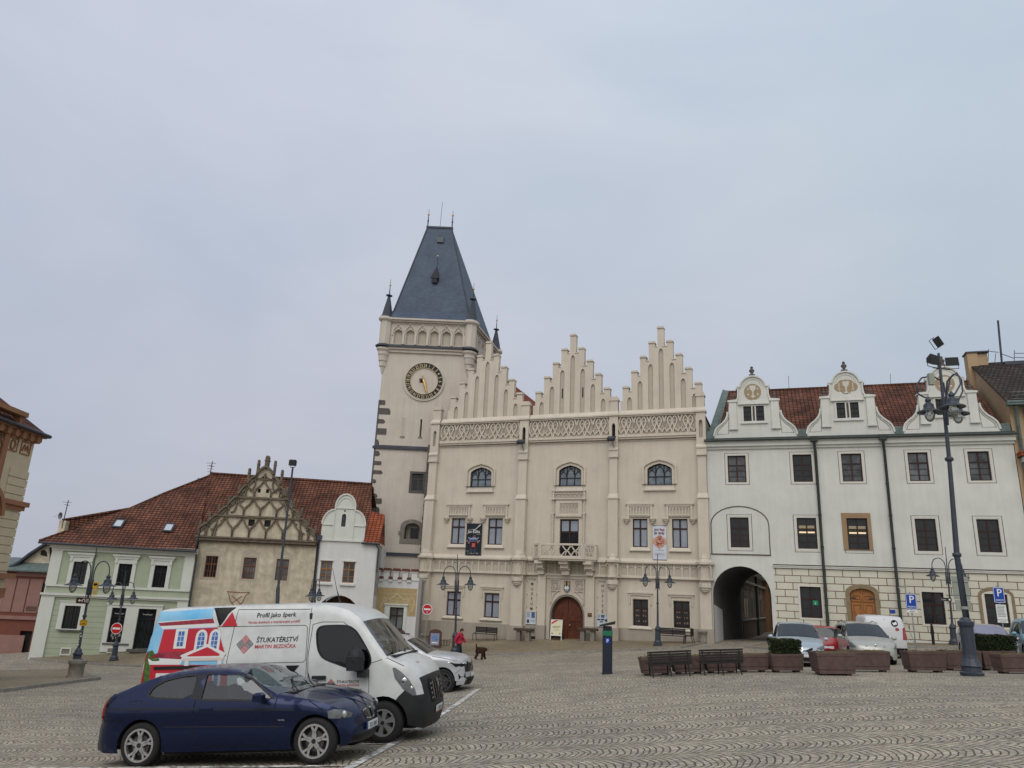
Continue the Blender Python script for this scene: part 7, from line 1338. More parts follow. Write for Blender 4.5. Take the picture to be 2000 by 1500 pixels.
sv.place(at_y(864, 1332, 24.5), -.14, .06)

# --- small people carriers and vans beyond the stone planters
def mpv(name, label, paint, path, W, wb, rad, belt, front=True, glass=None, kind='mpv', group=None, sill=.22):
    k = Car(name, label, 'van' if kind == 'van' else 'car', path, W, (0, -wb), rad, belt, .30 if kind != 'van' else .12, sill, paint, group, arch=.05, rf=.55, kf=.34, rr=.4, kr=.16 if kind != 'van' else .06, rnd=.12, rin=.06)
    k.glass = glass or M['cleard']; t = interp(path, -wb * .55)
    h1 = [(-1.35, belt + .03), (-.42, belt + .02), (-.90, t - .20), (-1.35, t - .12)]; h2 = [(-wb + .15, belt + .04), (-1.45, belt + .03), (-1.45, t - .12), (-wb + .25, t - .16)]; hs = [h1] if kind == 'van' else [h1, h2]
    k.body(hs, seams=[[(-1.40, belt), (-1.42, .3)], [(-.45, belt), (-.5, .3)], [(-wb + .2, belt), (-wb + .1, .75)]]); k.windows(hs); k.wheel(6, 'single', wd=.19, rimr=.64); k.seats((-1.25, -2.1), belt + .12); k.mirrors(-.55, belt + .04, (.08, .11, .08)); return k
def lamps(k, z0, z1, x0, big=False):
    for sd in (-1, 1):
        q = MB(); k.decal(q, [(x0 - .22, z1 + .04), (x0 + .14, z1 - .06), (x0 + .30, z0 + .04), (x0 + .2, z0), (x0 - .02, z0 + .03)], 0, .008, (sd,), .06); q.build('headlight', M['lens'], k.root)
pathA = [(-3.38, .30), (-3.42, .6), (-3.36, 1.0, 'gr'), (-3.1, 1.50, 'p'), (-2.9, 1.58), (-2.2, 1.63), (-1.6, 1.61), (-1.25, 1.54, 'gf'), (-.25, 1.04, 'p'), (.05, .98), (.45, .86), (.66, .72), (.74, .58), (.76, .42, 'k'), (.72, .24)]
A_car = mpv('people_carrier', 'pale blue people carrier with a large windscreen behind the hedge trough', carpaint('ice_blue_paint', (.36, .42, .48), .25, .3), pathA, .87, 2.72, .32, 1.0); lamps(A_car, .66, .84, .42)
q = MB(); A_car.fdecal(q, [(-.38, .52), (.38, .52), (.42, .70), (-.42, .70)], 0, .01); A_car.fdecal(q, [(-.06, .60), (0, .55), (.06, .60), (.05, .70), (-.05, .70)], 1, .02); A_car.fdecal(q, rect(-.26, .26, .36, .46), 2, .02); A_car.fdecal(q, rect(-.45, .45, .26, .34), 0, .01); q.build('grille', [M['seam'], M['chrome'], M['plate']], A_car.root)
A_car.place((0, 0, 0), 0)
B_car = mpv('people_carrier', 'silver people carrier with rounded headlights between the brown stone troughs', carpaint('silver_gold_paint', (.40, .41, .38), .25, .3), pathA, .89, 2.75, .32, 1.0); lamps(B_car, .62, .86, .36)
q = MB(); B_car.fdecal(q, [(-.36, .70), (.36, .70), (.38, .76), (-.38, .76)], 0, .01); q.ball((.80, 0, .76), .05, 10, 1, (.2, 1, .75)); B_car.fdecal(q, [(-.42, .30), (.42, .30), (.36, .42), (-.36, .42)], 0, .01); B_car.fdecal(q, rect(-.26, .26, .48, .58), 2, .02); q.build('grille', [M['seam'], M['chrome'], M['plate']], B_car.root)
for sd in (-1, 1): q = MB(); q.tube([(-2.9, sd * .62, 1.60), (-2.1, sd * .64, 1.70), (-1.35, sd * .64, 1.62)], .02, 6); q.build('roof_rail', M['alloy'], B_car.root)
pathR = [(-3.20, .30, 'k'), (-3.26, .50, 'p'), (-3.24, .75), (-3.12, .98, 'gr'), (-2.95, 1.36, 'p'), (-2.7, 1.43), (-2.0, 1.46), (-1.3, 1.40, 'gf'), (-.45, .95, 'p'), (.3, .85), (.65, .68), (.72, .5), (.66, .24)]
R_car = mpv('hatchback', 'red hatchback seen from behind between the two pale people carriers', carpaint('red_paint', (.32, .012, .02), .25), pathR, .85, 2.5, .31, .93)
q = MB(); [R_car.decal(q, [(-3.24, .80), (-3.08, .82), (-3.02, .98), (-3.14, 1.0)], 0, .01, (sd,), .08) for sd in (-1, 1)]; R_car.fdecal(q, rect(-.26, .26, .55, .66), 1, .01, R_car.rear); q.build('tail_light', [M['redl'], M['plate']], R_car.root)
pathV = [(-3.30, .32, 'k'), (-3.36, .50, 'p'), (-3.36, .9), (-3.30, 1.35), (-3.18, 1.74), (-3.05, 1.83), (-2.4, 1.86), (-1.5, 1.85), (-1.1, 1.76, 'gf'), (-.42, 1.14, 'p'), (.25, 1.0), (.55, .80), (.62, .5), (.58, .26)]
V_car = mpv('small_van', 'small white panel van seen from behind with a round black rooster sticker', carpaint('white_small_van_paint', (.58, .59, .61), .3), pathV, .90, 2.72, .33, 1.08, kind='van')
q = MB(); V_car.fdecal(q, rect(-.012, .012, .55, 1.74), 0, .006, V_car.rear); V_car.fdecal(q, rect(-.80, .80, .60, .612), 0, .006, V_car.rear); V_car.fdecal(q, rect(-.10, .14, .98, 1.02), 0, .02, V_car.rear); V_car.fdecal(q, rect(.1, .42, .74, .76), 0, .02, V_car.rear); V_car.fdecal(q, rect(-.84, .84, .30, .46), 0, .02, V_car.rear)
V_car.fdecal(q, arcpts(-.42, 1.56, .15, .15, 0, 360, 16)[:-1], 0, .010, V_car.rear); V_car.fdecal(q, [(-.50, 1.50), (-.36, 1.48), (-.32, 1.6), (-.40, 1.58), (-.48, 1.64), (-.52, 1.58)], 1, .02, V_car.rear); V_car.fdecal(q, arcpts(-.50, 1.30, .09, .07, 0, 360, 12)[:-1], 2, .010, V_car.rear); q.build('rear_door_details', [M['seam'], M['signwhite'], M['redl']], V_car.bodyo)
for sd in (-1, 1): q = MB(); V_car.decal(q, [(-3.36, .85), (-3.24, .85), (-3.18, 1.35), (-3.26, 1.42), (-3.32, 1.35)], 0, .012, (sd,), .08); V_car.fdecal(q, [(sd * .84, .86), (sd * .70, .86), (sd * .74, 1.36), (sd * .82, 1.36)], 0, .012, V_car.rear); q.build('tail_light', M['redl'], V_car.root)
S_car = mpv('people_carrier', 'grey silver car with lilac sky reflection coloured into its windscreen behind the tall lamp post', carpaint('grey_silver_paint', (.36, .37, .42), .25, .3), pathR, .85, 2.5, .31, .93, glass=mat_glass('sky_reflection_screen', (.20, .20, .28), .08, .2, 1)); lamps(S_car, .62, .80, .36)  # lilac base colour stands in for sky reflected in the glass
q = MB(); S_car.fdecal(q, [(-.38, .52), (.38, .52), (.42, .64), (-.42, .64)], 0, .01); q.build('grille', M['seam'], S_car.root)
T_car = mpv('people_carrier', 'light blue car cut by the right edge beside the clipped hedge', carpaint('light_blue_paint', (.16, .30, .38), .25, .2), pathA, .87, 2.72, .32, 1.0); lamps(T_car, .66, .84, .42)
def put(k, px, Y, heading, py=None, zoff=0):           # stands the front axle centre on the ground under a picture column
    p = at_y(px, 1250, Y); x, y = p.x, p.y; d = Vector((math.cos(heading), math.sin(heading), 0)); L_ = 2.6
    z0 = gz(x, y); z1 = gz(x - d.x * L_, y - d.y * L_); s_ = (z0 - z1) / L_; d = Vector((d.x, d.y, s_)).normalized(); l = Vector((0, 0, 1)).cross(d).normalized(); u = d.cross(l)
    k.root.matrix_world = Matrix(((d.x, l.x, u.x, x), (d.y, l.y, u.y, y), (d.z, l.z, u.z, z0 + zoff), (0, 0, 0, 1)))
def put_rear(k, px, Y, heading):
    p = at_y(px, 1250, Y); d = Vector((math.cos(heading), math.sin(heading))) * -k.x0; q = Vector((p.x + d.x, p.y + d.y)); s_ = cam_px(q); put(k, s_, q.y, heading)
def cam_px(q):
    p = Vector((q.x, q.y, gz(q.x, q.y))); lo, hi = 0, 2600
    for _ in range(30):
        m_ = (lo + hi) / 2
        if at_y(m_, 1250, q.y).x < q.x: lo = m_
        else: hi = m_
    return lo
put(A_car, 1561, 30.2, -PI / 2 - .30); put(B_car, 1700, 31.8, -PI / 2 - .22); put_rear(R_car, 1615, 34.0, PI / 2 - .22); put_rear(V_car, 1731, 35.3, PI / 2 - .24); put(S_car, 1938, 31.5, -PI / 2 - .40); put(T_car, 2046, 31, -PI / 2 - .45)
# ------------------------------------------------------------------ STREET LAMPS
def lantern(root, x, y, z, s=1.):
    q = MB(); q.lathe([(.03, .52), (.05, .47), (.09, .44), (.10, .38), (.07, .34), (.12, .28), (.16, .24), (.17, .14), (.20, .08), (.38, .0), (.39, -.03), (.33, -.02), (.16, .04)], (x, y, z), 16, 0, sm=False); o = q.build('lamp_shade', M['iron'], root)
    q = MB(); q.lathe([(.01, -.36), (.08, -.33), (.15, -.22), (.17, -.10), (.165, .0)], (x, y, z), 14); q.build('lamp_glass', M['lampglass'], o); q = MB(); q.ball((x, y, z - .1), .06, 8); q.build('bulb', M['signwhite'], o)
def post_base(q, k=.84, h=.95):
    q.lathe([(.36 * k, 0), (.36 * k, .08 * h), (.30 * k, .12 * h), (.30 * k, .22 * h), (.24 * k, .30 * h), (.215 * k, .36 * h), (.20 * k, .95 * h), (.24 * k, 1.0 * h), (.25 * k, 1.06 * h), (.19 * k, 1.12 * h), (.17 * k, 1.2 * h), (.09 * k, 1.3 * h)], (0, 0, 0), 10, 0, sm=False)
def street_lamp(label, group='double armed street lamps'):
    t = thing('street_lamp', label, 'street lamp', group=group); q = MB(); post_base(q); q.build('base', M['iron'], t)
    q = MB(); q.tube([(0, 0, 1.2), (0, 0, 2.6), (0, 0, 4.0)], [.07, .055, .045], 10); q.tube([(0, 0, 4.0), (0, 0, 5.75)], [.04, .02], 8); q.lathe([(.05, 0), (.09, .04), (.09, .10), (.05, .14)], (0, 0, 2.55), 10); q.lathe([(.05, 0), (.08, .04), (.05, .1)], (0, 0, 3.6), 10); q.ball((0, 0, 5.75), .035, 6); q.build('pole', M['iron'], t)
    for s in (-1, 1):
        a = MB(); a.tube([(s * .07, 0, 3.55), (s * .09, 0, 4.6)] + [(s * (.46 - .36 * math.cos(PI * k / 8)), 0, 4.62 + .46 * math.sin(PI * k / 8)) for k in range(1, 8)] + [(s * .83, 0, 4.62), (s * .83, 0, 4.45)], .026, 6); a.tube([(s * .12, 0, 3.45), (s * .12, 0, 4.25)], .02, 5); a.box(min(0, s * .12), max(0, s * .12), -.015, .015, 3.7, 3.73); a.box(min(0, s * .12), max(0, s * .12), -.015, .015, 4.1, 4.13); a.build('arm', M['iron'], t); lantern(t, s * .83, 0, 3.98)
    return t
def stand(o, px, Y, top=None, rz=0., h0=5.78, z=None):
    """base under a picture column at depth Y; top = picture point of the tip, which sets the height and the slight lean"""
    p = at_y(px, 1280, Y); b0 = Vector((p.x, p.y, gz(p.x, p.y) + (0.10 if z is None else z))); o.location = b0
    if top:
        e = at_y(top[0], top[1], Y) - b0; s = e.length / h0; o.scale = (s, s, s); ax = e.normalized(); o.rotation_euler = (ax.to_track_quat('Z', 'Y').to_matrix() @ Matrix.Rotation(-PI / 2 * 0, 3, 'Z')).to_euler(); q = Vector((0, 0, 1)).rotation_difference(ax); o.rotation_euler = (q.to_matrix() @ Matrix.Rotation(rz, 3, 'Z')).to_euler()
    else: o.rotation_euler = (0, 0, rz)
    return o
l1 = street_lamp('double armed street lamp with yellow signs and stickers before the green house')
dups = [('double armed street lamp with a no entry sign before the green shop window', 224, 47.3, (246, 1117), -.2), ('double armed street lamp beside the person in pink, left of the museum door', 888, 47.9, (894, 1083), .05),
        ('double armed street lamp right of the museum door beside a bench', 1285, 47.6, (1284, 1082), .1), ('double armed street lamp with a brown arrow sign before the block patterned wall', 1866, 43.2, (1846, 1068), -.3), ('street lamp seen edge on beside the white gabled house', 611, 47.0, (618, 1110), 1.5)]
ls_ = [dup(l1, (0, 0, 0), 0, d[0]) for d in dups]
for o, d in zip(ls_, dups): stand(o, d[1], d[2], d[3], d[4])
stand(l1, 152, 33.9, (190, 1066), -.1)
def along(o, z, x=0., y=0.): return o.matrix_basis @ Vector((x, y, z))
bpy.context.view_layer.update()
def plate(name, label, cat, pos, w_, h_, draw, mats, yaw=0., group=None, thick=.02, round_=False):
    t = thing(name, label, cat, pos, yaw, group); q = MB()
    q.prism(arcpts(0, 0, w_ / 2, w_ / 2, 0, 360, 28)[:-1] if round_ else [(-w_ / 2 + .03, -h_ / 2), (w_ / 2 - .03, -h_ / 2), (w_ / 2, -h_ / 2 + .03), (w_ / 2, h_ / 2 - .03), (w_ / 2 - .03, h_ / 2), (-w_ / 2 + .03, h_ / 2), (-w_ / 2, h_ / 2 - .03), (-w_ / 2, -h_ / 2 + .03)], -thick / 2, thick / 2, 0)
    draw(q, -thick / 2 - .004); q.build('plate', mats, t); return t
def noentry(q, y): q.prism(arcpts(0, 0, .30, .30, 0, 360, 28)[:-1], y, y + .003, 1); q.box(-.23, .23, y - .003, y, -.055, .055, 0)
s1 = plate('no_entry_sign', 'round red no entry sign on the lamp before the green house', 'traffic sign', along(ls_[0], 2.06, 0, -.16), .66, .66, noentry, [M['signwhite'], M['signred']], 0, 'no entry signs', round_=True)
p = G(829, 1268); s2 = plate('no_entry_sign', 'round red no entry sign on its own grey post left of the museum', 'traffic sign', (p.x, p.y, at_y(834, 1190, p.y).z), .68, .68, noentry, [M['signwhite'], M['signred']], -.1, 'no entry signs', round_=True)
q = MB(); q.tube([(0, .04, .30), (-.02, .04, gz(p.x, p.y) - s2.location.z)], .03, 8); q.box(-.05, .06, -.03, .0, -.24, -.12, 1); q.build('post', [M['pole'], mat('small_sticker', (.3, .3, .6), .5)], s2)
def pos_on(px, py, Y): return at_y(px, py, Y)
plate('direction_sign', 'brown sign with arrow and house symbol on the left lamp', 'sign', pos_on(162, 1173, 33.7), .62, .26, lambda q, y: (q.prism([(-.22, 0), (-.14, .06), (-.14, .02), (-.06, .02), (-.06, -.02), (-.14, -.02), (-.14, -.06)], y, y + .003, 1), q.ribbon([(-.02, -.06), (-.02, .02), (.04, .08), (.10, .02), (.10, -.06)], .03, y, y + .003, 1), [q.box(.15, .28, y, y + .003, z, z + .015, 1) for z in (-.06, -.02, .02, .06)]), [mat('sign_brown', (.055, .022, .018), .5), M['signwhite']], -.1)
plate('notice_sign', 'small yellow and black camera sign high on the left lamp', 'sign', pos_on(187, 1143, 33.7), .26, .26, lambda q, y: (q.box(-.09, .05, y, y + .003, -.02, .08, 1), q.box(.05, .09, y, y + .003, .0, .06, 1)), [M['yellow'], M['black']], -.1)
plate('notice_sign', 'small pale yellow sign below the camera sign on the left lamp', 'sign', pos_on(185, 1156, 33.7), .24, .28, lambda q, y: [q.box(-.08, .08, y, y + .003, z, z + .015, 1) for z in (-.08, -.03, .02, .07)], [mat('pale_yellow', (.60, .48, .18), .4), M['signgrey']], -.1)
plate('notice_sign', 'orange yellow sign halfway up the left lamp', 'sign', pos_on(163, 1216.5, 33.6), .34, .24, lambda q, y: (q.ribbon(rect(-.13, .13, -.08, .08), .02, y, y + .003, 1, True), q.box(-.06, .08, y, y + .003, -.03, .0, 1)), [M['yellow'], M['black']], -.1)
q = MB()
for k in range(9): z = 1.35 + k * .12; a = random.uniform(-.05, .03); q.box(a, a + .05, -.078, -.07, z, z + .07, k % 3)
q.build('stickers', [M['signwhite'], M['paper'], M['signgrey']], l1)
def cylbin(label, px, py, k=1., name='concrete_bin', Y=None):
    p = G(px, py); t = thing(name, label, 'litter bin', (p.x, p.y, p.z + (.10 if k < 1 else 0)), group='concrete litter bins'); q = MB(); q.lathe([(.30, 0), (.32, .03), (.30, .07), (.30, .62), (.36, .66), (.36, .78), (.33, .80), (.26, .80), (.24, .5), (.02, .48)], (0, 0, 0), 20); o = q.build('drum', M['concrete'], t); o.scale = (k, k, k)
    q = MB(); q.lathe([(.355, .0), (.365, .03), (.30, .05)], (0, 0, .74), 20); o = q.build('rim', M['quoin'], t); o.scale = (k, k, k); return t
cylbin('pale stained concrete bin at the foot of the left lamp', 145, 1328, 1.0)
# tall multi lantern lamp
Yb = 24.0; pb = at_y(1899, 1320, Yb); bl = thing('tall_lamp_post', 'tall lamp post with three lanterns and floodlights before the right house', 'street lamp', (pb.x, pb.y, pb.z)); gzb = pb.z
R_ = lambda px, py, Y=Yb: at_y(px, py, Y) - pb
q = MB(); q.lathe([(.32, 0), (.33, .09), (.28, .13), (.27, .25), (.31, .29), (.25, .40), (.21, .5), (.195, .6), (.19, 1.42), (.225, 1.48), (.235, 1.58), (.16, 1.64), (.11, 1.72)], (0, 0, 0), 12, 0, sm=False); q.build('base', M['iron'], bl)
A0, A1, A2, A3 = R_(1891, 1232), R_(1869, 1085), R_(1854, 898), R_(1833, 690)
q = MB(); q.tube([Vector((0, 0, 1.6)), A0, A1, A2, A3], [.105, .10, .088, .068, .042], 12); [q.lathe([(.08, -.06), (.13, -.02), (.13, .06), (.08, .1)], tuple(a), 12) for a in (A1, A2)]; q.build('pole', M['iron'], bl)
def lat(px, py, Y, ctrl):
    q = MB(); q.tube([R_(*c_) for c_ in ctrl], .028, 7); q.build('arm', M['iron'], bl); e = R_(px, py, Y); lantern(bl, e.x, e.y, e.z)
lat(1815, 804, 24.2, [(1851, 815, 24.1), (1849, 780, 24.1), (1843, 748, 24.1), (1822, 734, 24.2), (1800, 738, 24.2), (1790, 752, 24.2), (1792, 768, 24.2), (1803, 775, 24.2), (1814, 778, 24.2), (1815, 784, 24.2)])
lat(1861, 794, 23.3, [(1851, 830, 23.9), (1847, 780, 23.8), (1850, 745, 23.6), (1862, 731, 23.4), (1874, 735, 23.3), (1876, 750, 23.3), (1866, 768, 23.3), (1861, 774, 23.3)])
lat(1870, 808, 24.8, [(1852, 830, 24.1), (1849, 775, 24.3), (1856, 738, 24.6), (1868, 728, 24.8), (1878, 742, 24.8), (1880, 765, 24.8), (1873, 780, 24.8), (1870, 787, 24.8)])
def flood(px, py, Y, rot, size=1., label=''):
    q = MB(); hw_, hh, dd = .24 * size, .17 * size, .12 * size; q.add([(-hw_, -dd, -hh), (hw_, -dd, -hh), (hw_, -dd, hh), (-hw_, -dd, hh), (-hw_ * .6, dd, -hh * .5), (hw_ * .6, dd, -hh * .5), (hw_ * .6, dd, hh * .5), (-hw_ * .6, dd, hh * .5)], [(0, 1, 2, 3), (7, 6, 5, 4), (0, 4, 5, 1), (1, 5, 6, 2), (2, 6, 7, 3), (3, 7, 4, 0)]); q.tube([(-hw_ - .01, 0, 0), (-hw_ - .01, 0, -hh * 1.5), (hw_ + .01, 0, -hh * 1.5), (hw_ + .01, 0, 0)], .014, 5); o = q.build('floodlight', M['plastic'], bl); o.location = R_(px, py, Y); o.rotation_euler = rot
flood(1821, 704, 24, (0, .06, .4)); flood(1857, 708, 24, (0, -.05, -.15), .9); flood(1830, 668, 24, (.5, .9, .3), .75)
q = MB(); b0 = R_(1818, 740); q.box(b0.x - .09, b0.x + .09, b0.y - .08, b0.y + .06, b0.z - .22, b0.z + .18); q.build('control_box', M['signgrey'], bl); q = MB(); q.tube([R_(1822, 718), R_(1856, 722)], .025, 5); q.build('crossbar', M['iron'], bl)
q = MB(); a = R_(1884, 1187); q.lathe([(.112, 0), (.112, .09)], (a.x, a.y, a.z - .05), 12); q.build('sticker_band', M['signgrey'], bl)
# floodlight mast behind the van
p = at_y(541, 1290, 31); gzf = gz(p.x, p.y); top_ = at_y(572, 912, 31); fm = thing('floodlight_mast', 'thin dark mast with one square floodlight before the patterned gable house', 'lamp post', (p.x, p.y, gzf)); e = top_ - fm.location
mid = at_y(543, 1150, 31) - fm.location
q = MB(); q.tube([(0, 0, 0), mid, mid + (e - mid) * .02, e], [.085, .08, .055, .04], 8); q.build('pole', M['iron'], fm)
q = MB(); q.rbox(e.x - .17, e.x + .13, e.y - .12, e.y + .08, e.z + .06, e.z + .30, .03); q.tube([(e.x - .14, e.y, e.z + .14), (e.x - .10, e.y, e.z - .02), (e.x + .08, e.y, e.z - .02), (e.x + .12, e.y, e.z + .14)], .014, 5); q.build('floodlight', M['plastic'], fm)

# ------------------------------------------------------------------ SIGNS on the right
def psign(px, py, Y, label, px_b, py_b):
    c_ = at_y(px, py, Y); g0 = gz(c_.x, c_.y)
    t = plate('parking_sign', label, 'traffic sign', c_, .50, .72, lambda q, y: (q.slab(rect(-.235, .235, -.345, .345), [rect(-.215, .215, -.325, .325)], y, y + .003, 1), put_text(q, 'P', 0.02, -.06, .48, y, 1, bold=.01), put_text(q, 'RESERVÉ', 0, -.27, .095, y, 1, bold=.01)), [M['signblue'], M['signwhite']], -.12, 'parking signs')
    q = MB(); q.tube([(0, .05, .45), (.02, .05, g0 - c_.z)], .03, 8); q.build('post', M['pole'], t); return t
t = psign(1779.5, 1175, 36.5, 'blue parking sign on a thin post beside the white panel van', 0, 0)
q = MB(); q.box(-.25, .25, -.02, .0, -.50, -.40); q.box(-.12, .12, -.024, -.02, -.46, -.44, 1); q.build('arrow_plate', [M['signwhite'], M['black']], t); q = MB(); q.box(-.20, -.15, .06, .08, .3, .72); q.box(-.5, -.15, .06, .08, .62, .66); q.build('small_plate_edge', M['pole'], t)
t = psign(1951, 1162, 36.0, 'blue parking sign above a white plate of text before the arched window', 0, 0)
q = MB(); q.rbox(-.22, .24, -.02, .0, -1.12, -.44, .01); [q.box(-.18, -.18 + random.uniform(.3, .37), -.024, -.02, z, z + .03, 1) for z in np.linspace(-.98, -.52, 8)]; q.box(-.22, .24, -.02, .0, -1.26, -1.14); q.box(-.12, .14, -.024, -.02, -1.21, -1.19, 1); q.build('text_plate', [M['signwhite'], M['signgrey']], t)
p = at_y(1877, 1150, 33); t = thing('sign_board', 'grey backs of two sign boards behind the tall lamp post', 'sign', (p.x, p.y, p.z), -.1); q = MB(); q.rbox(-.34, .34, 0, .03, -.45, .52, .02); q.rbox(-.30, .34, 0, .03, -.95, -.48, .02); q.build('panel', M['signgrey'], t); q = MB(); q.tube([(.1, .06, .5), (.1, .06, gz(p.x, p.y) - p.z)], .03, 6); q.tube([(-.34, -.02, .3), (.34, -.02, .3)], .015, 5); q.tube([(-.34, -.02, -.25), (.34, -.02, -.25)], .015, 5); q.build('post', M['pole'], t)
plate('direction_sign', 'small dark brown pointing sign on the lamp before the block patterned wall', 'sign', at_y(1846, 1171, 42.9), .66, .20, lambda q, y: (put_text(q, 'Tunely', -.08, -.03, .09, y, 1), q.prism(arcpts(.22, 0, .05, .05, 0, 360, 10)[:-1], y, y + .003, 1)), [mat('sign_dark_brown', (.03, .022, .03), .5), M['signwhite']], -.3)
p = G(1824, 1263); t = thing('bollard', 'slender dark bollard against the block patterned wall', 'bollard', (p.x, p.y, gz(p.x, p.y) + .1)); q = MB(); q.tube([(0, 0, 0), (0, 0, .55), (0, 0, .6), (0, 0, .95), (0, 0, 1.0), (0, 0, 1.12)], [.075, .075, .10, .07, .075, .02], 10); q.ball((0, 0, 1.08), .06, 8); q.build('post', M['plastic'], t)
p = G(1776, 1272); t = thing('folding_ladder', 'grey metal ladder leaning by the small white van', 'ladder', (p.x, p.y, p.z), -.3); q = MB(); [q.tube([(x, 0, 0), (x - .35, .2, 1.5)], .02, 5) for x in (0, .38)]; [q.tube([(-.35 * k / 6, .2 * k / 6, 1.5 * k / 6), (.38 - .35 * k / 6, .2 * k / 6, 1.5 * k / 6)], .015, 4) for k in range(1, 6)]; q.build('frame', M['pole'], t)

# ------------------------------------------------------------------ PARKING METER
p = G(1186, 1316.5); t = thing('parking_meter', 'dark blue parking ticket machine with green band on the cobbles', 'parking meter', (p.x, p.y, gz(p.x, p.y)), -.1)
q = MB(); q.rbox(-.17, .17, -.13, .13, 0, 1.28, .02, 0); q.rbox(-.18, .18, -.14, .14, 1.28, 1.44, .01, 1); q.rbox(-.155, .155, -.12, .12, 1.44, 1.60, .02, 0); q.rbox(-.19, .19, -.15, .15, 0, .04, .01, 2); q.build('cabinet', [mat('meter_navy', (.018, .024, .04), .4, .15, 4), mat('meter_green', (.02, .16, .09), .5), M['plastic']], t)
q = MB(); q.add([(-.28, -.22, 1.58), (.26, -.22, 1.68), (.26, .22, 1.68), (-.28, .22, 1.58), (-.28, -.22, 1.63), (.28, -.22, 1.78), (.28, .22, 1.78), (-.28, .22, 1.63)], [(3, 2, 1, 0), (4, 5, 6, 7), (0, 1, 5, 4), (1, 2, 6, 5), (2, 3, 7, 6), (3, 0, 4, 7)]); q.build('solar_roof', M['plastic'], t)
q = MB(); q.rbox(-.07, .07, -.142, -.131, 1.03, 1.20, .003, 1); put_text(q, 'P', 0, 1.06, .15, -.146, 0, bold=.02); q.build('parking_symbol', [M['signwhite'], mat('symbol_blue', (.02, .08, .5), .4)], t)

# ------------------------------------------------------------------ STONE TROUGHS, HEDGES, BENCHES
def trough(pl, pr, Y, label, yaw=0., h=.56, dp=.62, low=0., ref=1300, depth_rows=1):
    a, c_ = at_y(pl, ref, Y), at_y(pr, ref, Y); L_ = (c_ - a).xy.length; x, y = (a.x + c_.x) / 2, Y + dp / 2; g0 = gz(x, y)
    yaw = yaw or math.atan2(gz(x + .5, y) * 0, 1); t = thing('stone_trough', label, 'planter', (x, y, g0), yaw, 'stone planting troughs'); t.rotation_euler = (0, -math.atan2(gz(x + .5, y) - gz(x - .5, y), 1), yaw)
    e = L_ / 2; q = MB()
    def ring_(z, k): return [(-e + k, -dp / 2 + k, z), (e - k, -dp / 2 + k, z), (e - k, dp / 2 - k, z), (-e + k, dp / 2 - k, z)]
    rs = [ring_(.07, .05), ring_(.17, .05), ring_(.19, .035), ring_(h - .09, .012), ring_(h - .08, .0), ring_(h, 0), ring_(h, .05), ring_(h - .07, .06)]
    vs = [v for r in rs for v in r]; fs = [(3, 2, 1, 0)] + [(i * 4 + k, i * 4 + (k + 1) % 4, i * 4 + 4 + (k + 1) % 4, i * 4 + 4 + k) for i in range(len(rs) - 1) for k in range(4)]; q.add(vs, fs); [q.box(s * (e - .2) - .06, s * (e - .2) + .06, -dp / 2 + .12, dp / 2 - .12, -.05, .07) for s in (-1, 1)]; q.build('trough', M['granite'], t)
    q = MB(); n = 12; m_ = 5; vs = [(-e + .05 + (2 * e - .1) * i / n, -dp / 2 + .05 + (dp - .1) * j / m_, h - .04 + .05 * random.random() + .03 * math.sin(PI * j / m_)) for j in range(m_ + 1) for i in range(n + 1)]; q.add(vs, [(j * (n + 1) + i, j * (n + 1) + i + 1, (j + 1) * (n + 1) + i + 1, (j + 1) * (n + 1) + i) for j in range(m_) for i in range(n)], 0, True)
    for k in range(int(60 * L_)): x_, y_ = random.uniform(-e, e), random.uniform(-dp / 2, dp / 2); a = random.random() * 6.3; r = .035; z_ = h + random.uniform(-.01, .045); q.add([(x_, y_, z_), (x_ + r * math.cos(a), y_ + r * math.sin(a), z_ + random.uniform(-.02, .03)), (x_ + r * math.cos(a + 1.7), y_ + r * math.sin(a + 1.7), z_ + random.uniform(-.02, .03))], [(0, 1, 2)], k % 2)
    o = q.build('mossy_soil', [M['soil'], mat('dead_leaves', (.17, .10, .045), .9, .4, 20) if 'dead_leaves' not in bpy.data.materials else bpy.data.materials['dead_leaves']], t); return t, e, h
random.seed(11)
TR = [(1255, 1314, 25.6, 'brown stone trough behind the left slatted bench'), (1317, 1378, 25.6, 'brown stone trough behind the gap of the two slatted benches'), (1381, 1444, 25.6, 'brown stone trough behind the right slatted bench'), (1446, 1505, 25.7, 'brown stone trough right of the second bench, left of the hedge trough')]
for a_ in TR: trough(*a_)
ht1 = trough(1509, 1573, 25.4, 'brown stone trough holding the smaller clipped hedge', h=.58)
trough(1606, 1678, 23.6, 'brown stone trough set cornerwise before the others', yaw=-.16, h=.66, dp=1.15)
trough(1650, 1742, 25.9, 'long brown stone trough before the silver people carrier', yaw=-.10, h=.66)
trough(1779, 1852, 25.8, 'brown stone trough with a white scratch right of the parking gap', h=.66, yaw=-.03)
trough(1852, 1922, 27.2, 'brown stone trough behind the foot of the tall lamp post', h=.66)
ht2 = trough(1924, 1990, 27.2, 'brown stone trough holding the larger clipped hedge', h=.66)
trough(1958, 2040, 25.2, 'brown stone trough in front of and beyond the larger hedge', h=.60)
leafm = [mat('hedge_leaf', (.030, .048, .014), .7, .5, 6), mat('hedge_leaf_dark', (.014, .024, .009), .8, .4, 6), mat('hedge_tip_brown', (.075, .042, .024), .8, .3, 9)]
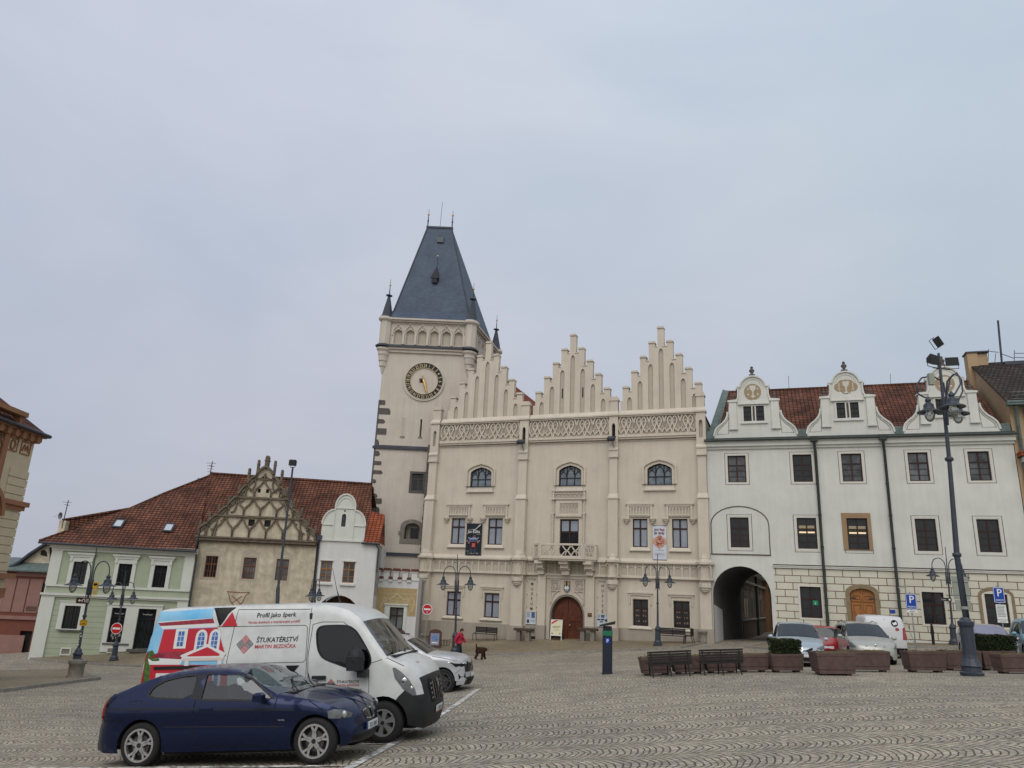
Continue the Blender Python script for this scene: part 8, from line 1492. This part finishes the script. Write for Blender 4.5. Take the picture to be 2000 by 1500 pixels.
def hedge(at, L_, h, dp, z0, label):
    t = thing('clipped_hedge', label, 'hedge', at.location + Vector((0, 0, 0)), at.rotation_euler.z, 'clipped hedges in troughs'); q = MB(); e = L_ / 2
    for k in range(int(9000 * L_ * h)):
        f = random.random(); x, y, z = random.uniform(-e, e), random.uniform(-dp / 2, dp / 2), random.uniform(0, h)
        if f < .42: y = -dp / 2 + random.uniform(-.02, .06)
        elif f < .72: z = h + random.uniform(-.07, .03)
        elif f < .86: x = random.choice((-1, 1)) * (e + random.uniform(-.05, .02))
        tap = 1 - .10 * (1 - z / h); x *= tap; z += .015 * math.sin(x * 9) + .01 * math.sin(x * 23 + y * 8)
        r = random.uniform(.018, .036); n = Vector((random.gauss(0, 1), random.gauss(0, 1), random.gauss(0, 1))).normalized(); a = n.orthogonal().normalized() * r; b_ = n.cross(a)
        c_ = Vector((x, y, z0 + z)); q.add([c_ - a, c_ + b_ * .6, c_ + a, c_ - b_ * .6], [(0, 1, 2, 3)], 2 if (z > h - .03 and random.random() < .3) else (1 if random.random() < .5 else 0))
    q.build('foliage', leafm, t); q = MB(); q.rbox(-e * .86, e * .86, -dp / 2 + .08, dp / 2 - .08, z0 - .04, z0 + h - .09, .06); q.build('dark_inner_twigs', leafm[1], t); return t
hedge(ht1[0], .98, .48, .50, .53, 'smaller clipped dark hedge before the pale blue car'); hedge(ht2[0], 1.42, .54, .52, .62, 'larger clipped dark hedge before the light blue car')
def slatbench(pl, pr, Y, label):
    a, c_ = at_y(pl, 1300, Y), at_y(pr, 1300, Y); L_ = (c_ - a).xy.length; x = (a.x + c_.x) / 2; e = L_ / 2; g0 = gz(x, Y); t = thing('slatted_bench', label, 'bench', (x, Y, g0), 0, 'slatted benches with their backs to the camera'); t.rotation_euler = (0, -math.atan2(gz(x + .5, Y) - gz(x - .5, Y), 1), 0)
    q = MB(); [q.box(-e, e, -.17 + .012 * k, -.14 + .012 * k, .72 - .075 * k, .78 - .075 * k) for k in range(6)]; q.build('backrest', M['ironb'], t)
    q = MB(); [q.box(-e, e, -.08 + .085 * k, -.015 + .085 * k, .40, .43) for k in range(5)]; q.build('seat', M['ironb'], t)
    for xx in (-e + .12, 0, e - .12): q = MB(); q.tube([(xx, -.20, 0), (xx, -.10, .38), (xx, -.13, .78)], .022, 6); q.tube([(xx, .34, 0), (xx, .30, .39), (xx, -.1, .385)], .022, 6); q.build('leg', M['plastic'], t)
slatbench(1266, 1352, 24.9, 'slatted dark bench, left one of the two before the stone troughs'); slatbench(1366, 1452, 24.9, 'slatted dark bench, right one of the two before the stone troughs')
def wallbench(px, py, L_, label, yaw, loc=None):
    p = loc or G(px, py); t = thing('park_bench', label, 'bench', (p.x, p.y, gz(p.x, p.y) + .10), yaw); e = L_ / 2
    q = MB(); [q.box(-e, e, .20 - .01 * k, .225 - .01 * k, .80 - .095 * k, .885 - .095 * k) for k in range(4)]; q.box(-e, -e + .04, .16, .24, .45, .9); q.box(e - .04, e, .16, .24, .45, .9); q.box(-.02, .02, .16, .24, .45, .9); q.build('backrest', M['ironb'], t)
    q = MB(); [q.box(-e, e, -.26 + .11 * k, -.17 + .11 * k, .42, .45) for k in range(4)]; q.build('seat', M['ironb'], t)
    for s in (-1, 1): q = MB(); q.tube([(s * (e - .03), -.30, 0), (s * (e + .02), -.26, .40), (s * e, -.1, .46), (s * e, .18, .45)], .025, 6); q.tube([(s * (e - .03), .30, 0), (s * (e - .02), .18, .45)], .025, 6); q.build('leg', M['plastic'], t)
    return t
wallbench(947, 1254, 1.62, 'dark bench against the museum wall left of the door', -.37); wallbench(1313, 1259, 1.62, 'dark bench against the museum wall behind the right lamp', -.37)
wallbench(1346, 1260, .55, 'dark single seat turned sideways right of the museum bench', -.37 - 1.2)
def table(px, py, label):
    p = G(px, py); t = thing('stone_legged_table', label, 'table', (p.x, p.y, gz(p.x, p.y) + .10), -.37, 'heavy tables by the museum door'); q = MB(); q.rbox(-.66, .66, -.3, .3, .66, .82, .05); q.build('top', mat('dark_weathered_wood', (.07, .045, .035), .8, .3, 6) if px < 1100 else bpy.data.materials['dark_weathered_wood'], t)
    for s in (-1, 1): q = MB(); q.box(s * .34 - .14, s * .34 + .14, -.2, .2, -.05, .66); q.build('leg', M['stone'], t)
table(1022, 1255, 'heavy dark table on stone legs left of the museum door'); table(1148, 1255, 'heavy dark table on stone legs right of the museum door')
cylbin('pale concrete bin at the right corner of the museum', 1373, 1257, .86); cylbin('concrete bin behind the brown information stand', 829, 1262, .86); cylbin('concrete bin before the battlemented white annex', 783, 1262, .86)
p = G(1087, 1253); t = thing('advertising_board', 'cream folding board with a red diagonal flash before the museum door', 'a-board', (p.x, p.y, gz(p.x, p.y) + .10), -.30)
def lean(q, k): q.v = [(x, y + k * z, z) for x, y, z in q.v]; return q
q = MB(); q.slab(rect(-.40, .40, .28, 1.32), [rect(-.37, .37, .31, 1.29)], -.30, -.26, 1); q.box(-.37, .37, -.285, -.27, .31, 1.29, 0); q.prism([(-.36, 1.0), (-.36, 1.12), (-.1, 1.28), (.12, 1.28)], -.292, -.285, 2); q.box(-.28, .26, -.291, -.285, .78, .80, 3); [q.ball((-.22 + .09 * k, -.29, .84 + .05 * random.random()), .045, 6, 3, (1, .1, 1)) for k in range(6)]; [q.box(-.2, .2, -.291, -.285, z, z + .018, 3) for z in (.70, .62)]; q.ball((-.28, -.29, .42), .07, 6, 3, (1, .1, 1)); q.ball((.26, -.29, .42), .06, 6, 3, (1, .1, 1))
lean(q, .20).build('front_panel', [M['paper'], M['signwhite'], M['signred'], mat('faint_print', (.36, .32, .16), .6)], t)
q = MB(); [q.box(x, x + .04, -.30, -.26, 0, .3) for x in (-.40, .36)]; lean(q, .20).build('front_legs', M['signwhite'], t); q = MB(); q.box(-.38, .38, .28, .31, .15, 1.3); [q.box(x, x + .04, .27, .31, 0, .2) for x in (-.40, .36)]; lean(q, -.22).build('back_panel', M['plastic'], t)
p = G(848, 1269); t = thing('information_stand', 'red brown information stand with a blue picture panel left of the museum', 'information board', (p.x, p.y, gz(p.x, p.y) + .10), -.25); q = MB(); q.prism([(-.42, 0), (.42, 0), (.42, 1.0), (.30, 1.12), (.0, 1.18), (-.30, 1.12), (-.42, 1.0)], 0, .12); q.build('case', mat('red_brown_case', (.10, .05, .045), .7, .2, 3), t); q = MB(); q.box(-.30, .30, -.02, .0, .18, .92); q.box(-.22, .24, -.026, -.02, .45, .80, 1); q.box(-.2, .2, -.026, -.02, .3, .38, 2); q.build('panel', [mat('panel_grey', (.26, .28, .38), .4), mat('panel_picture', (.18, .27, .50), .4, .6, 8), M['signwhite']], t)
p = G(866, 1265); t = thing('bicycle_rack', 'low dark metal bicycle rack right of the information stand', 'bicycle rack', (p.x, p.y, gz(p.x, p.y) + .10), -.3); q = MB(); [q.tube([(x, 0, 0), (x, 0, .36), (x, .35, .36), (x, .35, 0)], .015, 5) for x in (-.35, -.15, .05, .25)]; q.tube([(-.4, 0, .36), (.3, 0, .36)], .015, 5); q.build('frame', M['iron'], t)

# ------------------------------------------------------------------ PERSON AND DOG
def skin(name, verts, edges, radii, m, parent, root=0, sub=2, rough=0.):
    me = bpy.data.meshes.new(name); me.from_pydata(verts, edges, []); o = bpy.data.objects.new(name, me); COL.objects.link(o)
    o.modifiers.new('s', 'SKIN'); 
    for i, r in enumerate(radii): v = me.skin_vertices[0].data[i]; v.radius = (r, r) if isinstance(r, (int, float)) else r; v.use_root = (i == root)
    ss = o.modifiers.new('d', 'SUBSURF'); ss.levels = ss.render_levels = sub; bpy.context.view_layer.update()
    nm = bpy.data.meshes.new_from_object(o.evaluated_get(bpy.context.evaluated_depsgraph_get())); o.modifiers.clear(); o.data = nm; nm.materials.clear(); nm.materials.append(m)
    for p_ in nm.polygons: p_.use_smooth = True; p_.material_index = 0
    if rough:
        for v in nm.vertices: v.co += v.normal * random.uniform(-rough, rough)
    o.parent = parent; return o
sk_ = mat('skin', (.42, .24, .17), .6, .08, 8); 
pp_ = at_y(895, 1284, 46.8); gp = gz(pp_.x, pp_.y); ps = thing('person', 'person in a pink padded jacket and dark trousers walking a brown dog', 'person', (pp_.x, pp_.y, gp), 0)
# x forward (to the right of the picture), y away from the camera; 1.62 m tall, head bent forward
V_ = [(0, 0, .88), (0, 0, 1.02), (.02, 0, 1.18), (.05, 0, 1.32), (.09, 0, 1.40), (.13, 0, 1.48), (.15, 0, 1.55),   # 0-6 spine, neck, head
      (.01, -.09, .84), (.06, -.095, .48), (-.02, -.095, .10), (.10, -.10, .04), (.01, .09, .84), (.10, .095, .50), (.16, .095, .12), (.28, .10, .05),   # 7-10 near leg, 11-14 far leg
      (-.02, -.18, 1.30), (-.20, -.25, 1.05), (-.19, -.24, .82), (-.18, -.24, .75), (.04, .18, 1.30), (.22, .24, 1.04), (.38, .22, .82), (.41, .22, .77)]
E_ = [(0, 1), (1, 2), (2, 3), (3, 4), (4, 5), (5, 6), (0, 7), (7, 8), (8, 9), (9, 10), (0, 11), (11, 12), (12, 13), (13, 14), (3, 15), (15, 16), (16, 17), (17, 18), (3, 19), (19, 20), (20, 21), (21, 22)]
Rr = [.11, .10, .105, .10, .045, .085, .075, .075, .05, .035, .035, .075, .05, .035, .035, .045, .035, .024, .022, .045, .035, .024, .022]
for hnd, (bx, by, bz) in ((18, (-.18, -.24, .75)), (22, (.41, .22, .77))):
    for k in range(4): n0 = len(V_); ln = (.055, .065, .06, .05)[k]; V_ += [(bx - .022 + .015 * k, by, bz - .03), (bx - .02 + .017 * k, by - .004, bz - .03 - ln), (bx - .01 + .018 * k, by - .012, bz - .045 - ln)]; E_ += [(hnd, n0), (n0, n0 + 1), (n0 + 1, n0 + 2)]; Rr += [.009, .008, .006]
    n0 = len(V_); V_ += [(bx + .035, by - .01, bz), (bx + .055, by - .015, bz - .035)]; E_ += [(hnd, n0), (n0, n0 + 1)]; Rr += [.010, .008]
skin('body', V_, E_, Rr, sk_, ps, 0, 2)
JV = [(0, 0, .80), (0, 0, .98), (.01, 0, 1.16), (.02, 0, 1.30), (.07, 0, 1.39), (-.04, -.19, 1.30), (-.20, -.26, 1.05), (-.20, -.24, .82), (.05, .19, 1.30), (.22, .25, 1.04), (.36, .22, .84)]
jk = skin('jacket', JV, [(0, 1), (1, 2), (2, 3), (3, 4), (3, 5), (5, 6), (6, 7), (3, 8), (8, 9), (9, 10)], [(.21, .21), (.20, .20), (.205, .205), (.18, .17), .10, .11, .09, .065, .11, .09, .065], mat('pink_red_jacket', (.42, .015, .055), .65, .25, 6, .4, 12), ps, 1, 2)
skin('trousers', [(0, 0, .90), (0, 0, .84), (.01, -.09, .80), (.06, -.095, .48), (-.02, -.095, .12), (.01, .09, .80), (.10, .095, .50), (.16, .095, .14)], [(0, 1), (1, 2), (2, 3), (3, 4), (1, 5), (5, 6), (6, 7)], [(.16, .17), (.16, .16), .115, .085, .07, .115, .085, .07], mat('dark_blue_trousers', (.016, .022, .040), .8, .2, 8), ps, 1, 2)
q = MB(); q.ball((.125, 0, 1.555), .10, 14, 0, (1.02, .86, .95)); q.ball((.06, 0, 1.50), .07, 10, 0, (.9, 1, 1)); q.build('hair', mat('dark_brown_hair', (.025, .016, .011), .8, .3, 20), ps)
q = MB(); q.ball((.235, 0, 1.50), .016, 6); [q.ball((.215, y, 1.52), .010, 6, 1) for y in (-.03, .03)]; q.box(.215, .228, -.02, .02, 1.465, 1.472, 2); [q.ball((.13, y, 1.50), .02, 6, 0, (1, .4, 1.4)) for y in (-.088, .088)]; q.build('face_features', [sk_, M['black'], mat('lips', (.35, .1, .09), .5)], ps)
for y, x, z in ((-.10, .08, .05), (.10, .24, .06)): q = MB(); q.ball((x, y, z), .07, 10, 0, (1.9, .75, .8)); q.build('shoe', M['plastic'], ps)
q = MB(); q.tube([(.16, -.10, 1.32), (.19, -.11, 1.15), (.16, -.13, 1.0)], .02, 5); q.tube([(-.14, -.08, 1.30), (.1, -.13, 1.40), (.17, -.10, 1.30)], .018, 5); q.build('bag_strap', M['plastic'], ps)
ps.scale = (1.03, 1.03, 1.0)
dp_ = at_y(938, 1292, 44.8); dg = thing('dog', 'curly dark brown dog with its tail up walking on the cobbles', 'dog', (dp_.x, dp_.y, gz(dp_.x, dp_.y)), -.15)
DV = [(x_ * .70, y_, z_) for x_, y_, z_ in [(-.30, 0, .52), (-.05, 0, .53), (.20, 0, .54), (.32, 0, .60), (.44, 0, .62), (.56, 0, .56), (-.36, 0, .60), (-.40, 0, .76), (-.38, 0, .88),
      (-.30, -.09, .40), (-.24, -.10, .27), (-.36, -.10, .15), (-.35, -.10, .03), (-.32, .09, .40), (-.30, .10, .26), (-.46, .10, .14), (-.48, .10, .03),
      (.20, -.09, .38), (.16, -.10, .22), (.12, -.10, .03), (.22, .09, .38), (.30, .10, .22), (.38, .10, .04), (.40, -.10, .58), (.41, -.13, .48), (.40, .10, .58), (.41, .13, .48)]]
DE = [(0, 1), (1, 2), (2, 3), (3, 4), (4, 5), (0, 6), (6, 7), (7, 8), (0, 9), (9, 10), (10, 11), (11, 12), (0, 13), (13, 14), (14, 15), (15, 16), (2, 17), (17, 18), (18, 19), (2, 20), (20, 21), (21, 22), (4, 23), (23, 24), (4, 25), (25, 26)]
DR = [.155, .17, .175, .12, .125, .075, .05, .035, .03, .10, .075, .06, .06, .10, .075, .06, .06, .09, .07, .065, .09, .07, .065, .035, .055, .035, .055]
skin('body', DV, DE, DR, mat('curly_brown_fur', (.040, .014, .008), .9, .5, 18, 1.0, 40), dg, 1, 2, .009)
q = MB(); q.ball((.46, 0, .57), .022, 6); [q.ball((.40, y, .65), .012, 6) for y in (-.05, .05)]; q.build('nose_and_eyes', M['black'], dg)
q = MB(); q.lathe([(.125, -.02), (.13, 0), (.125, .02)], (.21, 0, .58), 12, axis='x'); q.build('collar', mat('collar', (.09, .04, .05), .7), dg)
dg.scale = (1.0,) * 3
